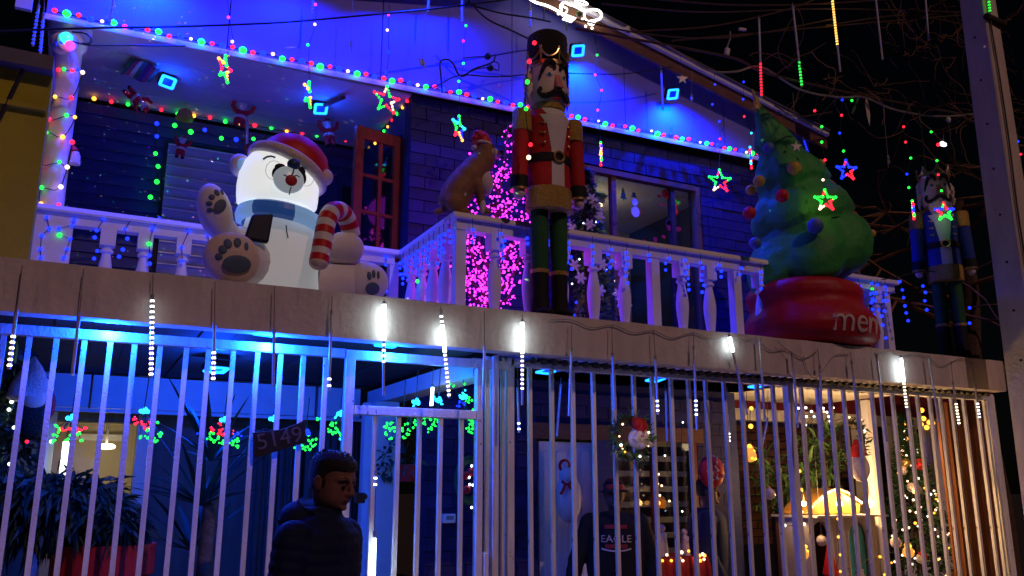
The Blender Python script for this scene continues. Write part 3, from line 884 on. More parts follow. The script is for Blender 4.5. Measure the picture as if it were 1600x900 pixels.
# bare tree behind the pole
bt = thing('bare_tree', 'leafless brown tree with tangled twigs behind the concrete pole', 'tree', (10.6, 7.2, 0))
rnd = random.Random(11)
MB().tube(curve([(10.6, 7.2, 0), (10.62, 7.2, 1.5), (10.5, 7.25, 3), (10.6, 7.2, 4.2), (10.4, 7.1, 5.4)], 4), [.2 - .006 * k for k in range(17)], 9).build('trunk', M['bark'], bt)
tw = MB()
def grow(p, d, L, r, depth):
    pts = [p]
    for k in range(5):
        d = (d + Vector((rnd.uniform(-.4, .4), rnd.uniform(-.4, .4), rnd.uniform(-.35, .3)))).normalized()
        p = p + d * L / 5
        pts.append(p)
        if depth > 0 and k > 0:
            for _ in range(1 if depth == 1 else rnd.choice((1, 2))):
                nd = (d + Vector((rnd.uniform(-1, 1), rnd.uniform(-1, 1), rnd.uniform(-.9, .6)))).normalized()
                grow(p, nd, L * rnd.uniform(.4, .65), r * .55, depth - 1)
    tw.tube(pts, [r * (1 - .12 * k) for k in range(6)], 4, False)
for k in range(9):
    a_ = rnd.uniform(0, 6.28)
    z_ = 3.6 + k * .22
    grow(Vector((10.55, 7.2, z_)), Vector((math.cos(a_) - .5, math.sin(a_) * .6 - .3, rnd.uniform(-.1, .5))).normalized(), rnd.uniform(2.0, 3.2), .035, 2)
tw.build('twigs', M['branch'], bt, kind='stuff')
# dead vine tangled on the cables
vine = MB()
for k in range(46):
    px, py = rnd.uniform(1210, 1530), 0
    py = 105 + (px - 1200) * .23 + rnd.gauss(0, 9)
    p = at(px, py, rnd.uniform(4.8, 5.0))
    pts = [p]
    d = Vector((rnd.uniform(-1, 1), rnd.uniform(-.3, .3), rnd.uniform(-.4, .3)))
    for j in range(6):
        d = (d + Vector((rnd.uniform(-.5, .5), rnd.uniform(-.3, .3), rnd.uniform(-.5, .4)))).normalized()
        p = p + d * rnd.uniform(.04, .12); pts.append(p)
    vine.tube(curve(pts, 3), .004, 4, False)
for k in range(70):
    px, py = rnd.uniform(1390, 1600), rnd.uniform(10, 95)
    if px > 1510: py = rnd.uniform(10, 200)
    p = at(px, py, rnd.uniform(5.2, 5.8))
    pts = [p]; d = Vector((rnd.uniform(-1, 1), rnd.uniform(-.3, .3), rnd.uniform(-1, 1)))
    for j in range(7):
        d = (d + Vector((rnd.uniform(-.7, .7), rnd.uniform(-.3, .3), rnd.uniform(-.7, .7)))).normalized()
        p = p + d * rnd.uniform(.04, .12); pts.append(p)
    vine.tube(curve(pts, 3), .0045, 4, False)
vo = vine.build('dead_vine', M['branch'], None, kind='stuff')
vo['label'] = 'dry brown vine tangled along the street cables by the pole'

def cable(label, pts, Y, r=.006, m='cable', group='street cables', name='cable', n=6):
    P = [at(p[0], p[1], p[2] if len(p) > 2 else Y) for p in pts]
    o = MB().tube(curve(P, n), r, 5).build(name, M[m], None)
    return tag(o, label, 'cable', group)
cable('thin dark cable crossing the gable from the column toward the roof edge', [(-40, 50), (140, 44), (300, 41), (440, 35), (560, 25), (720, 9), (900, -16)], 5.9, .008)
cable('thin cable running from the round disco lamp across the porch ceiling', [(110, 64), (135, 70), (170, 71), (220, 71), (290, 72)], 6.2, .006)
cable('cable hooked in a loop around the column top', [(112, 50), (132, 52), (142, 60), (140, 68), (128, 68)], 6.2, .007)
cable('sagging cable from the top of the picture to behind the nutcracker hat', [(725, -8), (745, 15), (765, 32), (800, 48), (850, 72)], 5.9, .008)
cable('cable curving down from the roof edge beside the nutcracker hat', [(726, 5), (780, 20), (830, 28), (860, 34)], 5.9, .008)
cable('looped stray cable on the gable left of the nutcracker', [(691, 145), (689, 118), (688, 97), (700, 93), (709, 101), (715, 114), (724, 119), (740, 108), (768, 98), (774, 88)], 6.15, .008)
cable('straight dark cable behind the nutcracker head toward the roof', [(676, 138), (718, 118), (780, 120), (860, 114), (960, 116), (1020, 110), (1050, 104)], 6.1, .006)
cable('wavy cable between two round insulators left of the nutcracker', [(723, 91), (742, 89), (765, 88), (800, 82), (850, 75)], 6.1, .005)
cable('short loop of cable by the lower insulator left of the nutcracker', [(725, 117), (745, 108), (766, 106), (778, 110), (779, 100), (771, 95)], 6.1, .005)
for k, (px, py) in enumerate(((762, 88), (766, 106))):
    t = tag(MB().ell(at(px, py, 6.1), .03).build('insulator', M['black'], None), ('upper' if k == 0 else 'lower') + ' round black insulator on the stray cables beside the nutcracker', 'insulator', 'cable insulators')
lbl = ['topmost street cable, entering from the top edge right of the roof motif', 'second street cable from the top, above the roof edge', 'third street cable, running past the hanging white transformer box',
       'fourth street cable, sloping up to the hanging red tube', 'fifth street cable, skimming just over the roof edge', 'thick cable from the roof peak to the concrete pole', 'drooping cable that carries the coloured star strings',
       'cable from the roof edge to the top of the pole', 'low cable passing right of the inflatable tree', 'slack cable swagged to the pole beside the blue nutcracker']
cs = [[(945, -10), (1150, 8), (1350, 2), (1560, -20)], [(940, 6), (1100, 19), (1300, 14), (1530, 20)], [(980, 50), (1120, 40), (1240, 12), (1290, -10)], [(1050, 64), (1180, 52), (1290, 42), (1520, 22)],
      [(900, 30), (1000, 52), (1110, 60), (1200, 50), (1300, 30)], [(900, 45), (1050, 72), (1150, 92), (1200, 115), (1350, 150), (1535, 184)], [(1040, 70), (1075, 92), (1110, 111), (1150, 112), (1190, 105), (1250, 140), (1310, 152), (1350, 152), (1400, 172), (1470, 182), (1540, 176)],
      [(1290, 40), (1420, 24), (1530, 42), (1580, 30)], [(1210, 165), (1245, 182), (1300, 175)], [(1340, 190), (1370, 215), (1405, 208), (1420, 190)]]
for k, (l_, p_) in enumerate(zip(lbl, cs)):
    cable(l_, p_, 4.9 if k != 9 else 5.0, (.008, .007, .007, .007, .007, .011, .009, .008, .006, .006)[k], 'browncable' if k != 6 else 'clearwire')
# small things caught on the cables
bx = thing('cable_box', 'small white connector box dangling from the cables over the roof', 'box', at(1136, 80, 4.9))
c_ = at(1136, 81, 4.9)
MB().box(c_, (.04, .03, .07), Matrix.Rotation(R(15), 3, 'Y')).build('case', M['facewhite'], bx, smooth=False, bevel=.006)
MB().tube([c_ + Vector((0, 0, .03)), at(1141, 60, 4.9), at(1141, 49, 4.9)], .006, 5).build('lead', M['clearwire'], bx)
MB().box(at(1160, 46, 4.9), (.07, .02, .02), Matrix.Rotation(R(-8), 3, 'Y')).build('plug', M['facewhite'], bx, smooth=False)
lf = tag(MB().prism([(0, .12), (.045, .08), (.055, -.03), (.02, -.15), (-.02, -.06), (-.035, .06)], lambda u, v, d: at(1355, 172, 4.95) + Vector((u + d * .5, d * .6 + .35 * u, v)), -.006, .006).build('dry_leaf', M['infltan'], None, smooth=False), 'large dry tan leaf hanging from the cables right of the tree', 'leaf')
lf2 = tag(MB().prism([(-.07, -.1), (-.05, -.11), (.06, .08), (.04, .09)], lambda u, v, d: at(1337, 163, 4.97) + Vector((u, d, v)), -.004, .004).build('dry_leaf', M['leaf'], None, smooth=False), 'narrow green leaf beside the large dry leaf on the cables', 'leaf')
ib = thing('cable_clip', 'small white round clip on the slack cable above the blue nutcracker', 'clip', at(1482, 187, 4.9))
MB().ell(at(1482, 187, 4.9), (.025, .02, .03)).build('body', M['facewhite'], ib)
lw_ = thing('led_lamp', 'small cold white lamp with a red spot above the blue nutcracker', 'lamp', at(1472, 225, 5.4))
MB().box(at(1474, 225, 5.4), (.06, .03, .04)).build('face', E['W'], lw_, smooth=False)
MB().ell(at(1466, 226, 5.38), .018).build('spot', E['r'], lw_)
MB().tube([at(1474, 221, 5.4), at(1476, 190, 5.1), at(1478, 184, 4.9)], .004, 4).build('lead', M['cable'], lw_)

# =================================================================== RING LAMPS
def ring_lamp(label, p, nrm, power, size=.062, spin=0., off=None, aim=None, ang=150, kind='SPOT'):
    p = Vector(p); nrm = Vector(nrm).normalized()
    q = nrm.to_track_quat('Z', 'Y').to_matrix().to_4x4() @ Matrix.Rotation(spin, 4, 'Z')
    t = thing('ring_lamp', label, 'lamp', p, 0, 'blue square ring floodlights')
    m = Matrix.Translation(p) @ q
    def rr(s, n=6):
        out = []
        r = s * .3
        for cx_, cy_, a0 in ((1, 1, 0), (-1, 1, 90), (-1, -1, 180), (1, -1, 270)):
            for i in range(n):
                g = R(a0 + 90 * i / (n - 1))
                out.append((cx_ * (s - r) + r * math.cos(g), cy_ * (s - r) + r * math.sin(g)))
        return out
    o_, i_ = rr(size), rr(size * .62)
    k = len(o_)
    vs = [m @ Vector((x, y * .82, z)) for z in (0, .008) for ring_ in (o_, i_) for (x, y) in ring_]
    fs = []
    for i in range(k):
        j = (i + 1) % k
        fs += [(i, j, k + j, k + i), (2 * k + i, 3 * k + i, 3 * k + j, 2 * k + j), (i, 2 * k + i, 2 * k + j, j), (k + i, k + j, 3 * k + j, 3 * k + i)]
    MB().add(vs, fs).build('ring', E['ring'], t, smooth=False)
    MB().add([m @ Vector((x, y * .82, .001)) for (x, y) in rr(size * .60)], [tuple(range(k))]).build('lens', E['lens'], t, smooth=False)
    hb = MB()
    hb.add([m @ Vector((x, y * .85, z)) for z in (-.045, -.002) for (x, y) in rr(size * 1.04)], [tuple(range(k)), tuple(range(2 * k - 1, k - 1, -1))] + [(i, i + k, (i + 1) % k + k, (i + 1) % k) for i in range(k)])
    hb.build('housing', M['black'], t, smooth=False)
    MB().tube([m @ Vector((0, 0, -.045)), m @ Vector((0, 0, -.085))], .014, 6).build('bracket', M['black'], t)
    l0 = p + nrm * .03 + Vector(off or (0, 0, 0))
    lamp(kind, l0, (.0, .02, 1) if kind == 'SPOT' else (.003, .06, 1), power, t, .04, l0 + Vector(aim or nrm), ang, .9)
    return t
gp = lambda px, py, Y=6.2: at(px, py, Y)
# on the gable
ring_lamp('blue ring floodlight on the gable just right of the nutcracker hat', gp(903, 79), (.1, -.75, -.65), 420, .068, R(20), (0, -.06, -.02), (.15, .38, -.9), 142)
ring_lamp('blue ring floodlight on the gable nearest the inflatable tree tip', gp(1051, 147), (.1, -.75, -.65), 420, .066, R(20), (0, -.06, -.02), (.15, .38, -.9), 142)
ring_lamp('blue ring floodlight high on the gable above the hanging strings', gp(640, -58), (.1, -.75, -.65), 420, .066, R(20), (0, -.06, -.02), (.1, .38, -.9), 142)
ring_lamp('blue ring floodlight high at the left end of the gable', gp(235, -75), (.1, -.75, -.65), 460, .066, R(20), (0, -.06, -.02), (.0, .38, -.9), 142)
ring_lamp('blue ring floodlight high on the gable above the porch', gp(440, -66), (.1, -.75, -.65), 200, .066, R(20), (0, -.06, -.02), (.0, .38, -.9), 142)
# under the porch ceiling
ring_lamp('blue ring floodlight on the porch ceiling beside the striped cloth', atz(262, 128, 4.80), (.15, -.7, -.7), 3.2, .062, R(-5), (0, -.05, -.05), (0, -.1, 1), 170, 'POINT')
ring_lamp('blue ring floodlight on the porch ceiling above the bear hat', atz(501, 170, 4.80), (.15, -.7, -.7), 4.2, .062, R(14), (0, -.05, -.05), (0, -.1, 1), 170, 'POINT')
# under the slab
low = [(419, 518, 2.418, 72, 'blue ring floodlight under the slab edge left of the gate post'), (338, 577, 2.44, 66, 'blue ring floodlight under the porch ceiling beside a dotted tube'), (607, 536, 2.418, 36, 'blue ring floodlight under the slab edge above the gate'),
       (855, 579, 2.40, 4.5, 'blue ring floodlight behind the fence rail right of the gate posts'), (1025, 592, 2.40, 4, 'blue ring floodlight behind the fence rail above the santa wreath'), (1184, 602, 2.40, 2.5, 'blue ring floodlight behind the fence rail left of the wide fence post')]
for k, (px, py, z, pw, lb) in enumerate(low):
    Y = (4.93, 6.05, 4.93, 5.4, 5.4, 5.4)[k]
    p = at(px, py, Y)
    ring_lamp(lb, p, (.05, -.2, -1), pw, .075, 0, (0, -.0, -.05), (.0, .35, -1), 165, 'POINT')
ring_lamp('blue ring floodlight tucked behind the slab edge at the far left', (.12, 4.93, 2.47), (.05, -.2, -1), 66, .075, 0, (0, 0, -.05), (0, .3, -1), 165, 'POINT')
# cyan tint over the gate comes from the blossom lights there
# =================================================================== ICICLE TUBES
BEAD = {k: sph_mesh('bead_' + k, E[k], 1., 6, 5) for k in ('W', 'Wy', 'r', 'g', 'b', 'y', 'a')}
def bead_line(mb, a, b, n, r, tilt=0.):
    for i in range(n):
        p = a.lerp(b, (i + .5) / n)
        mb.ell(p, (r, r, r * .9), None, 6, 4)
HOTM = E['tubehot']
def tube(label, top, bot, Y, lit=(), wire=None, group='icicle light tubes', r=.0085):
    a, b = at(top[0], top[1], Y), at(bot[0], bot[1], Y)
    t = thing('icicle_tube', label, 'light tube', a, 0, group)
    MB().tube([a, b], r, 8).build('tube', M['tube'], t)
    MB().cyl(a + (a - b).normalized() * .02, a + (b - a).normalized() * .006, r * 1.15, n=8).build('cap', M['clearwire'], t)
    for (f0, f1, mode) in lit:
        pa, pb = a.lerp(b, f0), a.lerp(b, f1)
        L = (pb - pa).length
        if mode == 'hot':
            MB().tube([pa, pb], r * 1.3, 8).build('lit_core', HOTM, t)
        else:
            n = max(2, int(L / .026))
            m = MB()
            bead_line(m, pa, pb, n, .0115)
            m.build('leds', E[mode], t, kind='stuff')
    if wire:
        wp = [a + Vector((0, 0, .015))] + [at(p[0], p[1], Y + .01) for p in wire]
        MB().tube(wp, .0026, 5).build('lead', M['leadwire'], t)
    return t
TY = 4.70
tube('icicle tube at the far left edge with warm beads lit at its lower end', (25, 492), (14, 577), TY, [(.35, .98, 'Wy')], [(35, 415)])
tube('dark icicle tube hanging in front of the far left fence bars', (123, 500), (113, 586), TY, [], [(131, 420)])
tube('icicle tube lit with white beads over its whole length below the left rail end', (238, 466), (236, 590), TY, [(.0, .28, 'W'), (.28, .99, 'Wy')], [(239, 428)])
tube('icicle tube below the bear foot with white beads on its lower half', (335, 512), (333, 597), TY, [(.42, .98, 'Wy')], [(336, 440)])
tube('unlit icicle tube right of the one below the bear foot', (428, 520), (427, 603), TY, [], [(429, 448)])
tube('icicle tube above the man in the jacket with three lit beads at its tip', (518, 490), (514, 609), TY, [(.82, .99, 'W')], [(519, 462)])
tube('brightest icicle tube on the fascia, glowing white below the bear', (600, 476), (599, 618), TY, [(.0, .40, 'hot'), (.42, .66, 'W')], [(600, 468)])
tube('long icicle tube of white beads slanting over the gate', (689, 488), (702, 622), TY, [(.02, .14, 'W'), (.15, .47, 'hot'), (.48, .99, 'Wy')], [(688, 478)])
tube('unlit icicle tube in front of the gate right stile', (757, 545), (754, 640), TY, [], [(757, 486)])
tube('icicle tube glowing white below the nutcracker boots', (816, 504), (816, 633), TY, [(.0, .38, 'hot'), (.39, .83, 'Wy')], [(816, 492)])
tube('unlit icicle tube right of the glowing one under the nutcracker', (893, 548), (889, 650), TY, [], [(893, 503)])
tube('unlit icicle tube above the santa wreath', (957, 556), (961, 640), TY, [], [(956, 507)])
tube('icicle tube right of the santa wreath with a few lit beads at the tip', (1024, 560), (1028, 648), TY, [(.72, .97, 'W')], [(1021, 515)])
tube('icicle tube left of the bright flare with beads lit near its tip', (1084, 545), (1089, 672), TY, [(.62, .84, 'W')], [(1083, 518)])
tube('slanting icicle tube with a dazzling white flare at its top', (1140, 527), (1168, 648), TY, [(.0, .19, 'hot')], [(1139, 522)])
tube('unlit icicle tube right of the flare, left of the tree pot', (1187, 533), (1195, 655), TY, [], [(1180, 526)])
tube('unlit icicle tube below the left side of the tree pot', (1238, 556), (1247, 668), TY, [], [(1228, 545), (1222, 540), (1215, 533)])
tube('unlit icicle tube below the middle of the tree pot', (1281, 575), (1286, 690), TY, [], [(1277, 545)])
tube('unlit icicle tube in the shadow below the merry lettering', (1331, 568), (1345, 690), TY, [], [(1328, 550)])
tube('unlit icicle tube at the right edge of the tree pot shadow', (1370, 558), (1386, 690), TY, [], [(1366, 550)])
tube('icicle tube with a white glow and amber beads right of the tree pot', (1408, 560), (1417, 640), TY, [(.0, .46, 'hot'), (.47, .98, 'Wy')], [(1406, 553)])
tube('unlit icicle tube right of the one with amber beads', (1451, 560), (1467, 660), TY, [], [(1449, 556)])
tube('icicle tube near the right fascia end with a short row of lit beads', (1489, 600), (1499, 665), TY, [(.45, .98, 'Wy')], [(1486, 564)])
tube('rightmost icicle tube on the fascia with four faint beads', (1524, 605), (1531, 657), TY, [(.45, .95, 'W')], [(1518, 566)])
tube('short bright icicle tube behind the gate transom', (676, 604), (674, 635), 5.6, [(.05, .95, 'hot')], [(677, 575)])
tube('icicle tube hanging low behind the gate beside the man', (587, 740), (586, 763), 4.9, [(.1, .95, 'W')], [(588, 640)])
tube('long glowing icicle tube at the bottom beside the man', (585, 836), (583, 925), 4.9, [(.06, .96, 'hot')], [(587, 764)])
tube('thin icicle tube behind the fence right of the gate posts', (809, 610), (811, 676), 5.1, [(.72, .98, 'W')], [(809, 575)])
tube('slanted unlit tube hanging inside the porch left of the wreath', (876, 604), (870, 682), 5.6, [], [(877, 590)])
tube('unlit tube hanging inside the porch right of the wreath', (1040, 615), (1042, 690), 5.6, [], [(1039, 600)])
tube('tube with tiny lit tip inside the porch left of the lantern', (1137, 650), (1140, 692), 5.6, [(.6, .98, 'W')], [(1136, 605)])
tube('slanted unlit tube inside the bay beside the fence post', (1199, 656), (1189, 705), 5.6, [], [(1200, 610)])
cable('thin cable looping along the fascia top above the icicle tubes, right half', [(860, 500), (893, 500), (925, 512), (957, 508), (990, 520), (1021, 517), (1050, 528), (1083, 520), (1112, 530), (1139, 525), (1165, 532), (1180, 530), (1205, 548), (1228, 546), (1255, 560), (1277, 548)], 4.735, .0035, 'clearwire', 'cables on the fascia')
cable('thin cable looping along the fascia top at the right end', [(1366, 552), (1388, 550), (1406, 556), (1430, 553), (1449, 558), (1470, 572), (1486, 566), (1502, 560), (1518, 568)], 4.735, .0035, 'clearwire', 'cables on the fascia')
cable('slack cable dropped in a loop on the fascia below the tree pot', [(1256, 556), (1262, 580), (1275, 590), (1292, 570), (1305, 555), (1328, 553)], 4.735, .0035, 'clearwire', 'cables on the fascia')
# tubes on the overhead cables
OY = 4.85
OG = 'light tubes on the overhead cables'
tube('overhead tube with red beads on its lower half', (1186, 32), (1190, 153), OY, [(.55, .98, 'r')], [(1185, 24)], OG)
tube('overhead tube with green beads on its lower third', (1239, 12), (1253, 136), OY, [(.68, .99, 'g')], [(1238, 4)], OG)
tube('overhead tube glowing with amber and white beads', (1299, -14), (1313, 112), OY, [(.05, .68, 'a')], [(1298, -30)], OG)
tube('unlit overhead tube right of the amber one', (1367, -14), (1379, 93), OY, [], [(1366, -30)], OG)
tube('unlit overhead tube nearest the concrete pole', (1445, -14), (1451, 62), OY, [], [(1444, -30)], OG)
tube('short overhead tube with green beads beside the pole top', (1543, -16), (1547, 20), 4.15, [(.1, .98, 'g')], [(1542, -30)], OG)
GG = 'blue light tubes on the gable'
GYT = 6.12
tube('left of the two blue bead tubes beside the column top', (60, 12), (51, 72), GYT, [(.1, .98, 'b')], [(62, -10)], GG)
tube('right of the two blue bead tubes beside the column top', (68, 24), (61, 104), GYT, [(.1, .72, 'b')], [(70, -10)], GG)
tube('blue bead tube on the gable above the striped cloth', (181, -20), (171, 38), GYT, [(.55, .98, 'b')], [(182, -40)], GG)
tube('blue bead tube at the top edge above the bear', (490, -20), (488, 20), GYT, [(.5, .98, 'b')], [(490, -40)], GG)
tube('pale blue bead tube at the top edge left of the looped cable', (671, -20), (669, 18), GYT, [(.3, .98, 'b')], [(671, -40)], GG)
tube('blue bead tube at the top edge above the looped cable', (722, -14), (722, 34), GYT, [(.2, .98, 'b')], [(722, -40)], GG)
tube('blue bead tube just above the nutcracker hat', (829, 16), (829, 42), GYT, [(.05, .98, 'b')], [(829, -2)], GG)
tube('blue bead tube hanging from the roof edge left of the right gable lamp', (1033, 108), (1036, 172), GYT, [(.1, .98, 'b')], [(1033, 100)], GG)
tube('blue tube at the roof corner right of the inflatable tree tip', (1256, 218), (1263, 240), GYT, [(.05, .98, 'b')], [(1255, 212)], GG)

# =================================================================== STRING LIGHTS
gs = thing('string_lights', 'red, blue and green bulbs strung along the lower edge of the white gable', 'string lights', (-.45, 6.27, 4.85))
n = 88
gpts = []
for i in range(n):
    x = -.42 + 6.56 * i / (n - 1)
    gpts.append(Vector((x, 6.272 + .006 * math.sin(i * 2.1), gz(x) + .012 + .008 * math.sin(i * 1.7))))
MB().tube(gpts, .006, 5).build('wire', M['greenwire'], gs)
for i, p in enumerate(gpts):
    k = 'rgrb'[i % 4]
    if k == 'r' and i % 8 == 4: k = 'w'
    bulb(gs, p + Vector((0, -.014, random.uniform(-.008, .008))), k, {'r': .020, 'w': .014, 'g': .028, 'b': .027}[k] * random.uniform(.85, 1.1), .85)
def string(label, bulbs, Y, r=.013, sag=0, wire=True, loc=None, group=None, mw='greenwire'):
    P = [(at(b[0], b[1], b[3] if len(b) > 3 else Y), b[2]) for b in bulbs]
    t = thing('string_lights', label, 'string lights', P[0][0], 0, group)
    if wire and len(P) > 1:
        MB().tube(curve([p + Vector((0, .012, 0)) for p, _ in P], 3), .0035, 4).build('wire', M[mw], t)
    for p, k in P: bulb(t, p, k, r * random.uniform(.85, 1.15))
    return t
string('amber, red and green bulbs along the top of the recessed porch wall',
       [(147, 154, 'y'), (174, 159, 'r'), (200, 163, 'g'), (226, 168, 'y'), (252, 172, 'r'), (278, 178, 'g'), (303, 181, 'y'), (328, 184, 'r'), (352, 190, 'g'), (376, 194, 'y'), (398, 196, 'r'), (424, 200, 'g'), (448, 205, 'y'), (472, 208, 'r'), (495, 212, 'g'), (518, 216, 'y'), (540, 219, 'r')], 7.6, .017)
string('small bulbs climbing the porch wall corner above the French door', [(586, 224, 'y', 6.48), (600, 205, 'g', 7.1), (606, 198, 'y', 7.0), (613, 188, 'r', 6.9), (621, 178, 'g', 6.75), (629, 168, 'y', 6.6), (636, 158, 'r', 6.45)], 6.6, .014)
string('blue and green bulbs hanging down the porch wall left of the shutter', [(245, 193, 'b'), (245, 213, 'b'), (243, 240, 'g'), (247, 260, 'g'), (245, 284, 'g'), (235, 308, 'g')], 7.58, .021)
string('green and blue bulbs swagged above the shutter window', [(273, 196, 'g'), (298, 206, 'g'), (320, 203, 'b'), (346, 216, 'g'), (369, 218, 'b'), (396, 217, 'g'), (417, 225, 'g')], 7.56, .021)
string('multicoloured bulbs wound round the white porch column',
       [(91, 109, 'r'), (100, 108, 'g'), (113, 110, 'r'), (122, 109, 'b'), (129, 113, 'w'), (112, 153, 'r'), (86, 151, 'y'), (76, 186, 'r'), (104, 180, 'g'), (117, 183, 'y'), (98, 214, 'y'), (72, 207, 'g'), (64, 255, 'r'), (93, 253, 'g'), (105, 261, 'w'), (113, 222, 'r'), (95, 292, 'w'), (65, 293, 'g'), (64, 318, 'y'), (92, 320, 'r')], 6.33, .015, wire=True)
string('dim amber bulbs on the wire across the yellow neighbouring wall', [(-20, 180, 'y'), (24, 196, 'y'), (66, 199, 'w')], 6.7, .009, mw='cable')
def icicles(label, drops, Y, loc, top_y=None):
    t = thing('icicle_lights', label, 'string lights', loc, 0, 'blue icicle lights on the railings')
    for (px, py0, bl) in drops:
        pts = []
        for (bx_, by_, *kk) in bl:
            p = at(bx_, by_, Y); pts.append(p)
            bulb(t, p, kk[0] if kk else 'b', .013 * random.uniform(.9, 1.15))
        a = at(px, py0, Y)
        MB().tube([a] + pts if len(pts) else [a, a], .0025, 4).build('wire', M['greenwire'], t)
    return t
icicles('blue icicle lights hanging over the left porch railing', [
    (40, 335, [(40, 339), (38, 352), (44, 360), (37, 371), (42, 388), (33, 396)]), (73, 335, [(73, 339), (77, 357), (65, 368), (63, 389), (64, 402)]),
    (116, 338, [(116, 343), (113, 352), (92, 357), (93, 367, 'g'), (110, 373), (105, 389), (100, 402)]), (162, 336, [(162, 341), (151, 360), (148, 371), (152, 392), (147, 404)]),
    (207, 334, [(207, 340), (195, 358), (199, 373), (192, 390), (186, 401)]), (249, 336, [(249, 341), (239, 357), (233, 381, 'g'), (234, 399), (234, 412)]),
    (284, 344, [(284, 349), (295, 361), (284, 386), (285, 408)]), (325, 360, [(325, 367), (326, 382)])], 6.24, (0, 6.24, 3.4))
icicles('blue icicle lights on the short porch railing right of the bear', [(560, 400, [(560, 404), (534, 432), (600, 432)]), (604, 400, [(604, 402), (603, 414), (602, 440), (604, 455)])], 6.24, (1.9, 6.24, 3.4))
dr_ = []
rr = random.Random(3)
def drops(x0_, x1_, Y, step):
    out = []
    x = x0_
    while x < x1_:
        out.append((x, [(x + rr.uniform(-.02, .02), 3.37 - .05 - .047 * k + rr.uniform(-.008, .008)) for k in range(rr.choice((2, 3, 4, 5, 6)))]))
        x += step * rr.uniform(.75, 1.25)
    return out
def icicles3(label, dl, Y, fn):
    t = thing('icicle_lights', label, 'string lights', fn(dl[0][0], 3.4), 0, 'blue icicle lights on the railings')
    for (x, bl) in dl:
        pts = [fn(x, 3.40)]
        for (bx_, bz_) in bl:
            p = fn(bx_, bz_); pts.append(p)
            bulb(t, p, 'b' if rr.random() < .975 else 'g', .0125 * rr.uniform(.9, 1.15))
        MB().tube(pts, .0025, 4).build('wire', M['greenwire'], t)
icicles3('blue icicle lights along the long front railing', drops(2.3, 6.45, 5.1, .19), 5.1, lambda x, z: Vector((x, 5.115, z)))
icicles3('dense blue icicle lights on the side railing by the dog', drops(5.2, 6.3, 0, .1), 0, lambda y, z: Vector((RX - .07, y, z)))
icicles('blue icicle lights at the right railing end and on the wire to the blue nutcracker', [
    (1362, 436, [(1362, 443), (1364, 458), (1363, 470)]), (1371, 436, [(1371, 445), (1369, 458), (1367, 470), (1381, 470)]), (1383, 436, [(1383, 448), (1382, 470), (1373, 484), (1382, 486), (1378, 494), (1379, 508), (1384, 528)]),
    (1405, 432, [(1406, 440), (1410, 453), (1412, 465), (1414, 478), (1416, 489), (1419, 501)]), (1442, 425, [(1442, 447), (1446, 457), (1445, 470), (1448, 484)]), (1514, 470, [(1515, 481), (1515, 505)])], 5.0, (6.5, 5.0, 3.4))
cable('thin wire with blue icicles from the railing end to the blue nutcracker', [(1378, 437), (1410, 431), (1442, 424), (1470, 425)], 5.0, .005)

# =================================================================== STAR STRINGS
def star_outline(R0, r0, n=5):
    return [((R0 if i % 2 == 0 else r0) * math.sin(math.pi * i / n), (R0 if i % 2 == 0 else r0) * math.cos(math.pi * i / n)) for i in range(2 * n)]
def star(label, px, py, Y, yaw, cols, size=.098, strand=(), top=None, lit=True, group='star lights on strings'):
    c = at(px, py, Y)
    t = thing('star_light' if lit else 'star_ornament', label, 'star light' if lit else 'star ornament', c, 0, group if lit else 'small silver stars on strings')
    m = Matrix.Translation(c) @ Matrix.Rotation(yaw, 4, 'Z')
    ol = star_outline(size, size * .42)
    if lit:
        P = [m @ Vector((x, 0, z)) for x, z in ol]
        MB().tube(P + [P[0]], .0045, 5).build('frame', M['clearwire'], t)
        k = 0
        for i in range(10):
            a, b = P[i], P[(i + 1) % 10]
            for f in (0, .36, .68):
                ck = cols[(k // 4) % len(cols)]
                bulb(t, a.lerp(b, f), ck, .0095 if f else .013); k += 1
    else:
        MB().prism(ol, lambda u, v, d: m @ Vector((u, d, v)), -.006, .006).build('star_body', M['silver'], t, smooth=False)
    pts = [c + Vector((0, 0, size))]
    for s in reversed(strand):
        q = at(s[0], s[1], Y)
        bulb(t, q, s[2], .0115); pts.append(q + Vector((.008, .006, 0)))
    if top: pts.append(at(top[0], top[1], Y))
    MB().tube(pts, .0025, 4).build('wire', M['clearwire' if not lit else 'greenwire'], t)
    return t
SY = 6.05
yz = -R(27)
star('edge-on star light above the striped cloth, red and green', 351, 107, SY, R(55), 'gryg', .1, [(357, 27, 'm'), (363, 65, 'w')], (353, -20))
star('narrow edge-on star light left of the porch ring lamp, green over blue', 482, 147, SY, R(58), 'gbyg', .1, [(493, 7, 'm'), (492, 38, 'w'), (481, 70, 'g')], (494, -20))
star('large star light hanging above the French door, green and red', 604, 156, SY, R(10), 'grwrg', .115, [(607, 23, 'm'), (605, 47, 'w'), (607, 82, 'b'), (603, 113, 'b')], (607, -20))
star('star light on the brick wall above the dog statue', 717, 200, SY, R(38), 'gcbyr', .105, [(728, 40, 'g'), (724, 64, 'r'), (724, 99, 'g'), (717, 127, 'g')], (724, -20))
star('edge-on star light right of the red nutcracker shoulder', 939, 240, SY, R(60), 'gybr', .105, [(933, 86, 'g'), (930, 117, 'm'), (940, 141, 'r'), (934, 172, 'm')], (932, 60))
star('star light in front of the brick wall right of the patio window', 1125, 283, SY, -R(15), 'ggrrw', .115, [(1117, 132, 'b'), (1113, 163, 'b'), (1124, 190, 'b'), (1125, 217, 'r')], (1116, 100))
star('star light at the gable corner beside the inflatable tree', 1173, 246, SY, R(45), 'cbrr', .11, [(1162, 128, 'b'), (1161, 155, 'b'), (1163, 182, 'r'), (1174, 208, 'c')], (1162, 110))
SF = 4.9
